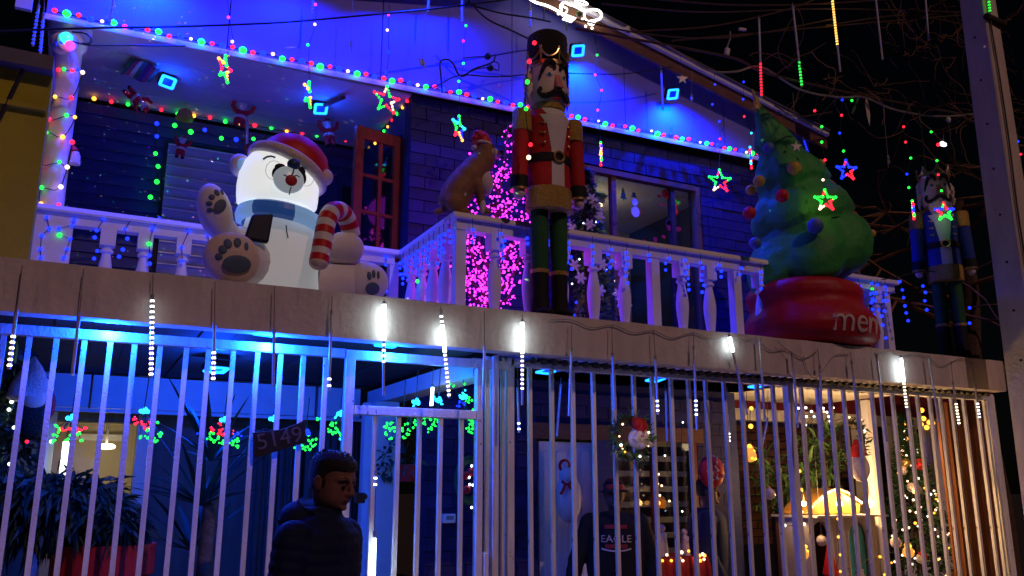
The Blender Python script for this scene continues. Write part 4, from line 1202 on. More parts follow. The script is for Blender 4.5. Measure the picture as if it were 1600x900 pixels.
star('star light on overhead cable between tree and blue nutcracker, blue topped', 1323, 266, SF, R(-20), 'bbrrb', .092, [(1331, 157, 'g'), (1316, 156, 'b'), (1315, 180, 'r'), (1312, 208, 'b'), (1318, 236, 'g')], (1316, 152))
star('star light hanging in front of the inflatable tree, green and red', 1290, 313, SF - .15, R(-25), 'ggrrw', .09, [(1273, 173, 'r'), (1284, 198, 'g'), (1284, 222, 'g'), (1289, 250, 'r'), (1286, 281, 'w')], (1278, 150))
star('narrow edge-on star light left of the blue nutcracker', 1427, 328, SF, R(40), 'gbrr', .085, [(1412, 198, 'r'), (1415, 222, 'r'), (1423, 247, 'g'), (1417, 272, 'b'), (1420, 293, 'g')], (1412, 176))
star('star light in front of the blue nutcracker face', 1476, 331, SF - .1, R(-30), 'rbggg', .085, [(1455, 206, 'g'), (1464, 251, 'g'), (1466, 273, 'r'), (1471, 298, 'g')], (1457, 182))
star('star light mostly hidden past the right side of the pole', 1598, 300, SF, R(-30), 'ggrb', .085, [(1591, 221, 'b'), (1595, 241, 'r'), (1598, 284, 'g')], (1590, 195))
star('silver star on the gable right of the porch star light', 660, 98, SY, R(30), '', .05, (), (669, -10), False)
star('thin edge-on silver star on the gable above the porch ring lamp', 549, 72, SY, R(60), '', .05, (), (552, -20), False)
star('silver star on a wire at the roof edge right of the gable lamp', 1066, 123, 5.0, R(-20), '', .05, (), (1062, 80), False)
star('narrow silver flake on the gable right of the roof edge lamp', 1081, 152, SY, R(65), '', .04, (), (1082, 110), False)
star('silver star in front of the roof corner beside the tree', 1244, 229, 4.9, R(-20), '', .052, (), (1239, 145), False)
star('silver star left of the blue nutcracker crown', 1447, 271, 4.9, R(-30), '', .048, (), (1438, 182), False)
star('edge-on silver star on a wire between the tree and the pole', 1388, 250, 4.9, R(50), '', .045, (), (1380, 168), False)
star('pale star flake on the gable right of the looped cable', 780, 136, SY, R(60), '', .04, (), (782, 90), False)

# =================================================================== PINK LIT TREE
pt = thing('lit_twig_tree', 'bare twig tree wrapped in glowing pink lights behind the railing', 'light tree', at(768, 500, 5.8))
PY = 5.78
brs = [[(768, 520), (767, 450), (770, 400), (774, 340), (782, 290), (790, 240), (794, 195)], [(768, 470), (745, 450), (725, 420), (716, 400)], [(768, 455), (740, 405), (730, 375), (724, 355)], [(770, 430), (752, 395), (748, 365)],
       [(768, 465), (795, 440), (808, 415), (818, 380)], [(770, 420), (800, 385), (812, 360)], [(772, 370), (790, 352), (815, 345), (826, 330)], [(774, 340), (800, 315), (822, 305)], [(776, 320), (755, 322), (738, 310)], [(780, 300), (770, 285), (766, 262)],
       [(768, 480), (790, 470), (800, 455)], [(768, 475), (740, 468), (724, 440)], [(786, 270), (800, 262), (815, 255)], [(775, 335), (790, 325), (796, 335)], [(768, 440), (785, 420), (792, 400)], [(768, 450), (755, 440), (742, 430)]]
bm_ = MB(); lm = MB(); lm2 = MB()
rp_ = random.Random(5)
for bi, b in enumerate(brs):
    P = curve([at(p[0], p[1], PY + (rp_.uniform(-.14, .14) if i else 0)) for i, p in enumerate(b)], 5)
    bm_.tube(P, [.016 * (1 - .75 * i / len(P)) + .003 for i in range(len(P))], 5)
    for i, p in enumerate(P):
        if bi == 0 and i < 4: continue
        for _ in range(6 if bi in (1, 2, 3, 4, 5, 11, 14, 15) else 3):
            q = p + Vector((rp_.gauss(0, .034), rp_.gauss(0, .06), rp_.gauss(0, .034)))
            r_ = rp_.uniform(.004, .0105)
            (lm if rp_.random() < .6 else lm2).ell(q, r_, None, 6, 4)
for p in ((732, 250), (734, 240), (691, 315), (738, 330), (752, 400), (800, 225), (736, 247)):
    lm.ell(at(p[0], p[1], PY), .011, None, 6, 4)
bm_.build('branches', M['bark'], pt)
lm.build('pink_leds', emit('led_pink', (1, .035, .72), 4.5), pt, kind='stuff')
lm2.build('violet_leds', emit('led_violet', (.6, .02, .85), 3.2), pt, kind='stuff')
lamp('POINT', at(770, 400, 5.55), (.75, .03, 1), 2.6, pt, .2)
lamp('POINT', at(745, 260, 5.9), (.6, .03, 1), 1.0, pt, .15)

# =================================================================== ROOF MOTIF
nm = thing('rope_light_motif', 'white rope light sleigh and reindeer outline on the roof edge', 'light motif', at(900, 40, 6.12))
NY = 6.08
for k, pts in enumerate(([(812, -14), (826, -3), (838, 4), (852, 8), (864, 13), (874, 19), (880, 24)], [(872, 22), (877, 16), (876, 9), (882, 4), (890, 7), (900, 10), (908, 14), (915, 17), (926, 15), (936, 17), (940, 24), (936, 30), (928, 32), (920, 34), (922, 38), (928, 37), (929, 33)],
                         [(898, 2), (906, 5), (914, 8), (918, 6), (912, 2), (904, 0), (899, 3), (908, 10)], [(915, 17), (913, 24), (916, 31), (921, 34)], [(880, 10), (886, 14), (884, 20), (877, 22)])):
    MB().tube(curve([at(p[0], p[1], NY - .01 * k) for p in pts], 6), .011 if k < 2 else .007, 8).build('rope_light', E['neon'], nm)
MB().ell(at(905, 22, NY - .03), (.035, .02, .03)).build('green_lamp', mat('green_lens', (.12, .2, .04), .4), nm)
MB().prism([(-.07, -.025), (.03, -.03), (.075, .022), (-.035, .03)], lambda u, v, d: at(889, 29, NY - .03) + Vector((u, d, v)), -.01, .01).build('white_panel', E['W'], nm, smooth=False)
for p in ((915, 41), (925, 44), (910, 30)):
    MB().ell(at(p[0], p[1], NY), .013, None, 8, 6).build('bulb', E['Wy'], nm)
for p in ((850, 30), (885, 48), (930, 68)):
    MB().tube([at(p[0], p[1] - 22, NY + .02), at(p[0], p[1], NY + .04)], .006, 5).build('strut', M['black'], nm)
for k, p in enumerate(((980, 47),)):
    tag(MB().lathe([(.012, -.03), (.028, -.03), (.03, .02), (.02, .04)], at(p[0], p[1], 6.15), 10).build('roof_cap', M['facewhite'], None), 'small white cap standing on the roof edge right of the light motif', 'cap')

# disco lamp at the column top
dk = thing('disco_lamp', 'round glowing disco lamp with green and pink light at the column top', 'lamp', at(105, 66, 6.25))
c_ = at(105, 66, 6.24)
dirv = (Vector((0, 0, CAM_H)) - c_).normalized()
MB().cyl(c_ + Vector((-.05, .1, .0)), c_ + Vector((0, .0, 0)), .055, .07, 16).build('housing', M['white'], dk)
MB().ell(c_, .074, None, 18, 12).build('dome', glass('dome_plastic', (.9, .9, .9), .12, .3), dk)
MB().ell(c_ + Vector((-.008, -.02, .02)), .043, None, 12, 8).build('green_led', emit('disco_green', (.05, 1, .6), 1.5), dk)
MB().ell(c_ + Vector((.02, -.025, -.03)), .034, None, 12, 8).build('pink_led', emit('disco_pink', (1, .08, .5), 1.6), dk)
MB().ell(c_ + Vector((-.045, .0, -.02)), .025, None, 12, 8).build('blue_led', E['b'], dk)
lg = lamp('SPOT', c_ + Vector((.15, -.02, -.06)), (1, 1, 1), 800, dk, .0, Vector((1.1, 7.2, 4.86)), 150, .2, 'laser_light')
ld = lg.data
ld.use_nodes = True
n_, l_ = ld.node_tree.nodes, ld.node_tree.links
em_ = n_['Emission']
tc_ = n_.new('ShaderNodeTexCoord')
vo_ = n_.new('ShaderNodeTexVoronoi'); vo_.inputs['Scale'].default_value = 42
l_.new(tc_.outputs['Normal'], vo_.inputs['Vector'])
lt_ = n_.new('ShaderNodeMath'); lt_.operation = 'LESS_THAN'; lt_.inputs[1].default_value = .098
l_.new(vo_.outputs['Distance'], lt_.inputs[0])
hs_ = n_.new('ShaderNodeHueSaturation'); hs_.inputs['Saturation'].default_value = 1.3
l_.new(vo_.outputs['Color'], hs_.inputs['Color'])
l_.new(hs_.outputs[0], em_.inputs['Color']); l_.new(lt_.outputs[0], em_.inputs['Strength'])

# =================================================================== INFLATABLE BEAR
def hit(px, py, c, r, rot=None):
    """point and normal where the sight line meets an ellipsoid (used only to lay prints on its surface)"""
    m = (rot or Matrix.Identity(3))
    o = m.transposed() @ (Vector((0, 0, CAM_H)) - Vector(c)); d = m.transposed() @ ray(px, py)
    S = Vector((1 / r[0], 1 / r[1], 1 / r[2]))
    o2 = Vector((o.x * S.x, o.y * S.y, o.z * S.z)); d2 = Vector((d.x * S.x, d.y * S.y, d.z * S.z))
    A, B, C = d2.dot(d2), 2 * o2.dot(d2), o2.dot(o2) - 1
    D = B * B - 4 * A * C
    t = (-B - math.sqrt(max(0, D))) / (2 * A)
    p = o + d * t
    nrm = Vector((p.x * S.x ** 2, p.y * S.y ** 2, p.z * S.z ** 2)).normalized()
    return Vector(c) + m @ p, m @ nrm
def patch(mb, px, py, rx, ry, el, depth, Y, spin=0., thick=.006, nu=14):
    p, nrm = hit(px, py, *el)
    k = mpp(px, Y)
    z = nrm
    x = Vector((1, 0, 0)); x = (x - z * x.dot(z)).normalized(); y = z.cross(x)
    rot = Matrix((x, y, z)).transposed()
    mb.ell(p + nrm * depth, (rx * k, ry * k, thick), rot @ Matrix.Rotation(spin, 3, 'Z'), nu, 6)
    return mb
BYY = 5.12
bear = thing('inflatable_bear', 'big inflatable polar bear in red Santa hat and blue scarf on the slab edge', 'inflatable', at(440, 445, BYY))
kb = mpp(440, BYY)
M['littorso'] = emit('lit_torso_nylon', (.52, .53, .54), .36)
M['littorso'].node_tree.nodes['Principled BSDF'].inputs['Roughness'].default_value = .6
torso_c = at(436, 402, BYY + .12); torso_r = (70 * kb, .27, 88 * kb)
tm = MB()
tm.lathe([(.02, -88 * kb), (50 * kb, -84 * kb), (67 * kb, -60 * kb), (71 * kb, -30 * kb), (69 * kb, 0), (61 * kb, 34 * kb), (55 * kb, 62 * kb), (50 * kb, 80 * kb), (10 * kb, 92 * kb)], torso_c, 32, 1, .85)
tm.build('torso', M['littorso'], bear)
sm_ = MB()
for pts in ([(447, 352), (448, 362), (450, 372)], [(452, 428), (452, 446)]):
    sm_.tube([hit(p[0], p[1], torso_c, (71 * kb, 60 * kb, 92 * kb))[0] for p in pts], .004, 5)
sm_.build('seam', M['padgrey'], bear)
head_c = at(435, 290, BYY + .1); head_r = (65 * kb, .25, 68 * kb)
EH = (head_c, head_r)
hm0 = MB(); n = 40
hp_ = [(20, -42), (57, -40), (63, -34), (64.5, -22), (65, -5), (63, 14), (57, 32), (46, 48), (31, 60), (14, 66), (1, 68)]
hm0.lathe([(r * kb, h * kb) for r, h in hp_], head_c, n, 1, .95)
head = hm0.build('head', E['glowhead'], bear)
EM = (at(451, 281, BYY - .165), (24 * kb, .05, 22 * kb))
for px_, py_, rx_, ry_ in ((438, 262, 9, 7), (471, 268, 7, 8), (431, 271, 6, 10), (474, 279, 5, 9)):
    patch(MB(), px_, py_, rx_, ry_, EH, .004, BYY).build('eye_patch', M['blackcloth'], bear)
muz = MB().ell(EM[0], EM[1], None, 22, 14).build('muzzle', M['muzzle'], bear)
MB().ell(at(459, 257, BYY - .185), (10.5 * kb, .035, 9 * kb), None, 16, 10).build('nose', M['nose'], bear)
mm_ = MB(); patch(mm_, 455, 282, 9.5, 9, EM, .002, BYY - .1, 0, .008); mm_.build('mouth', M['mouth'], bear)
ms = MB(); ms.tube([hit(p[0], p[1], *EM)[0] for p in ((459, 264), (458, 270), (455, 275))], .005, 5); ms.tube([hit(p[0], p[1], *EM)[0] for p in ((443, 273), (449, 276), (456, 276), (464, 274), (468, 277))], .004, 5)
ms.tube([hit(p[0], p[1], *EM)[0] for p in ((455, 292), (453, 298), (452, 304))], .004, 5)
ms.build('mouth_line', M['padgrey'], bear)
br_ = MB(); br_.tube([hit(p[0], p[1], *EH)[0] for p in ((411, 249), (417, 245), (424, 244), (430, 246))], .006, 6); br_.build('eyebrow', M['padgrey'], bear)
er = MB()
for cx_, cy_ in ((428, 266), (478, 276)):
    er.tube([hit(cx_ + 13 * math.cos(a / 12 * 6.283), cy_ + 15 * math.sin(a / 12 * 6.283), *EH)[0] for a in range(13)], .002, 4)
er.build('eye_outline', M['muzzle'], bear)
for (px, py, dy) in ((376, 259, .14), ):
    MB().ell(at(px, py, BYY + dy), (18 * kb, .06, 20 * kb), Matrix.Rotation(R(-20), 3, 'Y'), 18, 12).build('ear', M['inflwhite'], bear)
    MB().ell(at(px + 4, py + 1, BYY + dy - .05), (9 * kb, .03, 14 * kb), Matrix.Rotation(R(-20), 3, 'Y'), 14, 8).build('inner_ear', M['scarf1'], bear)
for pts in ([(449, 236), (451, 243), (452, 251)], [(452, 302), (451, 308), (450, 314)], [(378, 296), (386, 294), (392, 296)], [(376, 304), (382, 302), (389, 303)], [(484, 292), (488, 300), (489, 308)]):
    MB().tube([hit(p[0], p[1], head_c, (65 * kb, 65 * kb * .95, 72 * kb))[0] for p in pts], .0022, 4).build('seam', M['muzzle'], bear)
# hat: tilted dome, fur brim, pompom
ax = Vector((.40, .02, .90)).normalized()
q3 = ax.to_track_quat('Z', 'Y').to_matrix()
hat_c = head_c + ax * .105
hr = 64 * kb
hm = MB()
hm.lathe([(hr * .96, .01), (hr * 1.0, .06), (hr * .94, .13), (hr * .78, .195), (hr * .52, .24), (hr * .22, .262), (.004, .266)], hat_c + Vector((.015, .02, -.01)), 30, 1, .96, 0, q3)
hm.build('hat', M['nylonred'], bear)
ring = [hat_c + q3 @ Vector((hr * .95 * math.cos(a), hr * .93 * math.sin(a), .02)) for a in [2 * math.pi * i / 40 for i in range(41)]]
MB().tube(ring, .04, 10, False).build('hat_brim', M['whitefur'], bear)
MB().ell(at(508, 277, BYY), (13 * kb, .055, 14 * kb), None, 18, 12).build('pompom', M['whitefur'], bear)
# scarf: a band of four blues and a hanging tail
def scarf_seg(a0, a1, m, z0=72, z1=44, grow=1.0):
    mb = MB(); n = 8
    prof = [(64, z0), (70, z0 - 4), (73, (z0 + z1) / 2), (71, z1 + 4), (62, z1)]
    for i in range(n):
        g0, g1 = [R(a0 + (a1 - a0) * t / n) for t in (i, i + 1)]
        for (r0_, h0), (r1_, h1) in zip(prof, prof[1:]):
            P = [torso_c + Vector((r * kb * math.cos(g), -r * kb * 1.03 * math.sin(g), h * kb + .032 * math.cos(g) * -1)) for r, h, g in ((r0_, h0, g0), (r0_, h0, g1), (r1_, h1, g1), (r1_, h1, g0))]
            mb.quad(*P)
    return mb.build('scarf_band', M[m], bear)
for a0, a1, m in ((168, 200, 'scarf1'), (140, 168, 'scarf1'), (86, 140, 'scarf2'), (46, 86, 'scarf1'), (-20, 46, 'scarf2'), (200, 340, 'scarf2')):
    scarf_seg(a0, a1, m)
A_ = [at(395, 334, BYY - .16), at(428, 334, BYY - .165), at(420, 379, BYY - .19), at(382, 372, BYY - .19)]
B_ = [a + Vector((0, .05, 0)) for a in A_]
MB().add(A_ + B_, [(0, 1, 2, 3), (7, 6, 5, 4), (0, 4, 5, 1), (1, 5, 6, 2), (2, 6, 7, 3), (3, 7, 4, 0)]).build('scarf_tail', M['scarf3'], bear, bevel=.012)
# arms and legs
RL = Matrix.Rotation(R(-18), 3, 'Y')
EA = (at(336, 331, BYY - .04), (25 * kb, .10, 45 * kb), RL)
MB().ell(EA[0], EA[1], EA[2], 22, 16).build('arm', M['inflwhite'], bear, label='raised arm with paw prints')
MB().tube(curve([at(345, 352, BYY), at(362, 372, BYY + .06), at(390, 372, BYY + .12)], 4), 20 * kb, 14).build('forearm', M['inflwhite'], bear)
pp = MB()
for (px, py, rx, ry, sp) in ((344, 322, 8.5, 13, -.5), (331, 308, 5, 5, 0), (327, 318, 5.5, 4, 0), (328, 328, 5, 3.5, 0), (339, 301, 4.5, 6.5, .2), (347, 300, 3, 6.5, .2)):
    patch(pp, px, py, rx, ry, EA, .001, BYY, sp)
pp.build('paw_print', M['padgrey'], bear, kind='stuff')
EF = (at(362, 404, BYY - .2), (41 * kb, .085, 40 * kb))
MB().ell(EF[0], EF[1], None, 26, 16).build('foot', M['infltan'], bear, label='left sole with paw prints')
MB().tube([at(365, 410, BYY - .15), at(400, 412, BYY + .1)], [36 * kb, 42 * kb], 18).build('leg', M['inflwhite'], bear)
pp = MB()
for (px, py, rx, ry, sp) in ((370, 413, 22, 14.5, .1), (342, 401, 6, 6, .5), (348, 390, 6.5, 7.5, .4), (356, 381, 6.5, 9, .2), (371, 379, 6, 9, -.1), (385, 385, 3.5, 7.5, 0)):
    patch(pp, px, py, rx, ry, EF, .001, BYY - .2, sp)
pp.build('paw_print', M['padgrey'], bear, kind='stuff')
EG = (at(572, 442, BYY - .06), (36 * kb, .11, 34 * kb), Matrix.Rotation(R(-25), 3, 'Z'))
MB().ell(EG[0], EG[1], EG[2], 26, 16).build('foot', M['inflwhite'], bear, label='right foot turned outward')
MB().tube([at(500, 447, BYY + .05), at(555, 445, BYY - .02)], [38 * kb, 32 * kb], 18).build('leg', M['inflwhite'], bear)
pp = MB()
for (px, py, rx, ry, sp) in ((582, 451, 11, 10, 0), (577, 431, 3.5, 7, .1), (584, 428, 3, 7, 0), (591, 430, 2.5, 7, 0)):
    patch(pp, px, py, rx, ry, EG, .001, BYY, sp)
pp.build('paw_print', M['padgrey'], bear, kind='stuff')
MB().tube(curve([at(495, 380, BYY + .05), at(520, 388, BYY), at(545, 388, BYY - .02), at(562, 385, BYY)], 4), [24 * kb] * 5 + [27 * kb] * 5 + [22 * kb, 18 * kb, 10 * kb], 16).build('arm', M['inflwhite'], bear, label='lowered arm holding the candy cane')
cp = curve([at(498, 410, BYY - .24), at(502, 390, BYY - .23), at(506, 368, BYY - .22), (at(510, 348, BYY - .2)), at(518, 332, BYY - .17), at(532, 330, BYY - .11), at(543, 345, BYY - .06), at(549, 368, BYY - .02)], 6)
nseg = len(cp) - 1
for k in range(0, nseg, 6):
    sub = cp[k:min(k + 7, nseg + 1)]
    mid = len(sub) // 2 + 1
    MB().tube(sub[:mid], 15.2 * kb, 16).build('cane_stripe', M['nylonred'], bear)
    if len(sub) > mid - 1: MB().tube(sub[mid - 1:], 15 * kb, 16).build('cane_stripe', M['inflwhite'], bear)
MB().ell(cp[0], (15 * kb, 15 * kb, 12 * kb), None, 16, 10).build('cane_end', M['infltan'], bear)

# =================================================================== NUTCRACKERS
def nutcracker(name, label, coat, s, base, rz, hat):
    t = thing(name, label, 'nutcracker', (0, 0, 0))
    def c(x, y, z): return Vector((x, y, z)) * s
    def lat(nm, prof, x=0, y=0, m='blackcloth', sy=1., n=20, parent=t, sx=1.):
        return MB().lathe([(r * s, z * s) for r, z in prof], c(x, y, 0), n, sx, sy).build(nm, M[m], parent)
    MB().span(c(-.2, -.13, .0), c(.2, .13, .03)).build('base', M['blackcloth'], t, smooth=False, bevel=.008)
    for sg in (-1, 1):
        x = sg * .078
        MB().lathe([(.07 * s, .032 * s), (.066 * s, .1 * s), (.058 * s, .2 * s), (.064 * s, .345 * s)], c(x, 0, 0), 18).ell(c(x, -.055, .055), (.06 * s, .09 * s, .035 * s)).build('boot', M['blackcloth'], t)
        lat('boot_cuff', [(.067, .34), (.068, .368)], x, 0, 'gold')
        lat('leg', [(.058, .36), (.064, .5), (.066, .66), (.063, .83)], x, 0, 'greencloth')
    lat('skirt_band', [(.155, .80), (.172, .805), (.172, .955), (.165, .965), (.155, .965)], m='gold', sy=.85, n=28)
    body = lat('torso', [(.163, .96), (.160, 1.14), (.158, 1.25), (.168, 1.42), (.165, 1.5), (.13, 1.565), (.09, 1.585)], m=coat, sy=.85, n=32)
    # shirt panel follows the front of the torso
    mb = MB()
    prof = [(.166, .965), (.164, 1.14), (.162, 1.25), (.172, 1.42), (.169, 1.5), (.136, 1.562)]
    for (r0_, z0), (r1_, z1) in zip(prof, prof[1:]):
        w0, w1 = (.32, .32) if z1 < 1.4 else ((.34, .5) if z1 < 1.45 else (.5, .85))
        for i in range(6):
            f0, f1 = -1 + i / 3, -1 + (i + 1) / 3
            P = [c(r * math.sin(f * w), -r * .86 * math.cos(f * w), z) for r, f, w, z in ((r0_, f0, w0, z0), (r0_, f1, w0, z0), (r1_, f1, w1, z1), (r1_, f0, w1, z1))]
            mb.quad(*P)
    mb.build('shirt_front', M['facewhite'], t)
    lat('belt', [(.166, 1.145), (.172, 1.15), (.172, 1.205), (.166, 1.21)], m='blackcloth', sy=.86, n=28)
    bu_ = MB().tube([c(.04 * math.cos(a), -.152, 1.178 + .038 * math.sin(a)) for a in [6.283 * i / 16 for i in range(17)]], .009 * s, 6, False)
    bu_.build('buckle', M['goldmetal'], t)
    for sg in (-1, 1):
        for k in range(3):
            z = 1.28 + .075 * k
            a = sg * .62
            MB().ell(c(.172 * math.sin(a), -.172 * .87 * math.cos(a), z), .011 * s, None, 8, 6).build('button', M['goldmetal'], t)
            a2 = sg * .82
            MB().tube([c(.174 * math.sin(a), -.174 * .87 * math.cos(a), z), c(.172 * math.sin(a2), -.172 * .87 * math.cos(a2), z + .008)], .005 * s, 5).build('frogging', M['goldmetal'], t)
        x = sg * .222
        up_, lo = c(x, 0, 1.5), c(sg * .245, -.005, 1.0)
        MB().tube([up_, up_.lerp(lo, .3), up_.lerp(lo, .7), lo], [.062 * s, .062 * s, .06 * s, .058 * s], 16).build('sleeve', M[coat], t)
        MB().lathe([(.06 * s, -.095 * s), (.072 * s, -.09 * s), (.07 * s, .06 * s), (.06 * s, .075 * s), (.01, .085 * s)], c(sg * .218, 0, 1.47), 18).build('epaulette', M['gold'], t)
        MB().tube([c(sg * .2445, -.005, 1.03), c(sg * .246, -.005, .935)], [.064 * s, .066 * s], 16).build('cuff', M['blackcloth'], t)
        MB().tube([c(sg * .246, -.005, .94), c(sg * .246, -.005, .925)], .067 * s, 16).build('cuff_trim', M['goldmetal'], t)
        MB().ell(c(sg * .247, -.01, .905), (.04 * s, .045 * s, .045 * s), None, 12, 8).build('hand', M['face'], t)
    lat('collar', [(.115, 1.565), (.128, 1.57), (.128, 1.61), (.12, 1.62)], m='gold', sy=.95, n=26)
    # head: tapered block with rounded sides, long jaw
    hd = MB().lathe([(.112, 1.605), (.128, 1.63), (.138, 1.7), (.143, 1.8), (.143, 1.88), (.135, 1.94)], c(0, 0, 0) / s, 28).v
    mbh = MB().lathe([(r * s, z * s) for r, z in ((.112, 1.605), (.128, 1.63), (.138, 1.7), (.143, 1.8), (.143, 1.88), (.135, 1.94))], (0, 0, 0), 28)
    head_ = mbh.build('head', M['face'], t)
    MB().prism([(-.03, 1.705), (.03, 1.705), (.016, 1.84), (-.016, 1.84)], lambda u, v, d: c(u, -.13 - d * (1.85 - v) / .135 * .6, v), 0, .085).build('nose', M['pink'], t, smooth=False, bevel=.008)
    for sg in (-1, 1):
        a = sg * .43
        ex, ey = .141 * math.sin(a), -.141 * math.cos(a)
        rot = Matrix.Rotation(a, 3, 'Z')
        e_ = MB().ell(c(ex, ey, 1.815), (.03 * s, .008 * s, .02 * s), rot, 14, 8).build('eye', M['facewhite'], t)
        MB().ell(c(ex * 1.045, ey * 1.045, 1.813), (.015 * s, .005 * s, .016 * s), rot, 12, 8).build('iris', M['eyeblue'], e_)
        MB().ell(c(ex * 1.075, ey * 1.075, 1.813), (.007 * s, .003 * s, .008 * s), rot, 8, 6).build('pupil', M['blackcloth'], e_)
        pts = [(sg * .15, .20), (sg * .26, .24), (sg * .45, .255), (sg * .65, .225), (sg * .85, .16), (sg * .98, .11)]
        MB().tube(curve([c(.150 * math.sin(a_), -.150 * math.cos(a_), 1.66 + z_) for a_, z_ in pts], 4), [.012 * s] * 3 + [.022 * s] * 9 + [.016 * s] * 4 + [.010 * s] * 3 + [.006 * s] * 2, 8).build('eyebrow', M['blackfur'], t)
        mpts = [(sg * .02, 1.685), (sg * .2, 1.675), (sg * .45, 1.65), (sg * .72, 1.645), (sg * .95, 1.67), (sg * 1.0, 1.705), (sg * .9, 1.715), (sg * .84, 1.695)]
        MB().tube(curve([c((.158 - .004 * i) * math.sin(a_), -(.158 - .004 * i) * math.cos(a_), z_) for i, (a_, z_) in enumerate(mpts)], 4), [.02 * s] * 8 + [.022 * s] * 6 + [.017 * s] * 6 + [.012 * s] * 5 + [.009 * s] * 4, 8).build('moustache', M['blackfur'], t)
        # hair down the side of the head
        hb = MB()
        rr_ = random.Random(9 + sg)
        for k in range(60):
            a_ = sg * rr_.uniform(1.45, 3.0)
            z_ = rr_.uniform(1.70, 1.92)
            r_ = .142
            hb.tube([c(r_ * math.sin(a_), -r_ * math.cos(a_), z_), c((r_ + .03) * math.sin(a_ * 1.02), -(r_ + .03) * math.cos(a_ * 1.02), z_ - .05), c((r_ + .02) * math.sin(a_), -(r_ + .02) * math.cos(a_), z_ - .1)], [.014 * s, .012 * s, .003 * s], 5)
        hb.build('hair', M['whitefur'], t, kind='stuff')
    MB().ell(c(0, -.13, 1.635), (.035 * s, .012 * s, .01 * s)).build('mouth', M['mouth'], t)
    if not hat:
        bb = MB()
        rr_ = random.Random(4)
        for k in range(60):
            a_ = rr_.uniform(-.75, .75); z_ = rr_.uniform(1.6, 1.67)
            bb.tube([c(.135 * math.sin(a_), -.135 * math.cos(a_), z_), c(.155 * math.sin(a_), -.155 * math.cos(a_), z_ - .05), c(.145 * math.sin(a_ * .7), -.15 * math.cos(a_ * .7), z_ - .12 + .06 * abs(a_))], [.014 * s, .012 * s, .003 * s], 5)
        bb.build('beard', M['whitefur'], t, kind='stuff')
    # crown: band, points with curls between
    lat('crown_band', [(.145, 1.90), (.152, 1.905), (.152, 1.935), (.146, 1.94)], m='goldmetal', n=28)
    cr = .155
    for k in range(7):
        a0, a1 = 2 * math.pi * k / 7 + .05, 2 * math.pi * (k + 1) / 7 + .05
        pts = [c(cr * math.sin(a0 + (a1 - a0) * f_), -cr * math.cos(a0 + (a1 - a0) * f_), z_) for f_, z_ in ((0, 2.03), (.16, 1.985), (.5, 1.955), (.84, 1.985), (1, 2.03))]
        MB().tube(curve(pts, 4), .008 * s, 6).build('crown_swag', M['goldmetal'], t)
        mb = MB().ell(c(cr * math.sin(a0), -cr * math.cos(a0), 2.035), .014 * s, None, 10, 7)
        mb.tube([c(cr * math.sin(a0), -cr * math.cos(a0), 1.935), c(cr * math.sin(a0), -cr * math.cos(a0), 2.02)], .006 * s, 5)
        mb.build('crown_point', M['goldmetal'], t)
    if hat:
        lat('fur_hat', [(.138, 1.93), (.145, 1.95), (.148, 2.03), (.153, 2.12), (.148, 2.17), (.12, 2.195), (.02, 2.2)], m='blackfur', n=28)
        cd_ = MB().tube(curve([c(.135, .0, 2.0), c(.165, .0, 1.88), c(.178, -.0, 1.76), c(.18, -.02, 1.68)], 4), .005 * s, 5); cd_.build('hat_cord', M['blackcloth'], t)
    else:
        lat('head_top', [(.14, 1.93), (.12, 1.97), (.02, 1.985)], m='whitefur', n=20)
    t.matrix_world = T(base, rz); WM[t.name] = t.matrix_world.copy()
    return t
nutcracker('nutcracker', 'giant red coated nutcracker with tall black fur hat and gold crown on the slab', 'redcloth', .985, (2.835, 4.99, 2.69), R(1), True)
nb_ = at(1490, 556, 5.0)
nutcracker('nutcracker', 'blue coated nutcracker with gold crown and white hair beside the concrete pole', 'bluecloth', .90, (nb_.x + .02, 5.0, 2.72), R(-40), False)
pl_ = thing('side_roof', 'dark flat ledge the blue nutcracker stands on beyond the slab end', 'ledge', (7.5, 5.2, 0))
MB().span((6.95, 4.88, 2.69), (9.5, 6.8, 2.716)).build('deck', M['corr'], pl_, smooth=False)
MB().span((9.3, 6.6, 0), (9.4, 6.7, 2.69)).build('post', M['corr'], pl_, smooth=False)

string('a few red and green bulbs strung down in front of the red nutcracker', [(835, 67, 'r'), (827, 96, 'r'), (824, 128, 'g'), (822, 170, 'g'), (829, 226, 'r'), (826, 246, 'w')], 4.8, .016)
# =================================================================== INFLATABLE TREE
IT = thing('inflatable_tree', 'large inflatable green Christmas tree leaning left in a red pot lettered merry', 'inflatable', at(1270, 530, 5.1))
TYY = 5.22
tiers = []
spx = [(1274, 452), (1264, 415), (1262, 385), (1254, 345), (1246, 310), (1236, 272), (1222, 242), (1208, 212), (1194, 186), (1182, 164)]
spc = curve([at(a, b, TYY) for a, b in spx], 8)
kt = mpp(1250, TYY)
zs_ = [452, 438, 425, 408, 392, 375, 358, 350, 343, 330, 312, 298, 292, 285, 272, 258, 246, 240, 233, 220, 206, 192, 178, 166]
rs_ = [40, 82, 97, 102, 101, 95, 82, 75, 84, 82, 74, 61, 55, 62, 58, 50, 40, 36, 40, 34, 25, 17, 10, 4]
def rad_at(py):
    for i in range(len(zs_) - 1):
        if zs_[i] >= py >= zs_[i + 1]:
            f_ = (zs_[i] - py) / (zs_[i] - zs_[i + 1]); return rs_[i] + (rs_[i + 1] - rs_[i]) * f_
    return rs_[-1] if py < zs_[-1] else rs_[0]
def pix_y(p):
    v = p - Vector((0, 0, CAM_H)); return 450 - FPX * v.dot(_up) / v.dot(_fw)
sp_ = []
for i in range(75):
    f_ = i / 74 * (len(spc) - 1); k = min(int(f_), len(spc) - 2)
    sp_.append(spc[k].lerp(spc[k + 1], f_ - k))
rads = [rad_at(pix_y(p)) * kt for p in sp_]
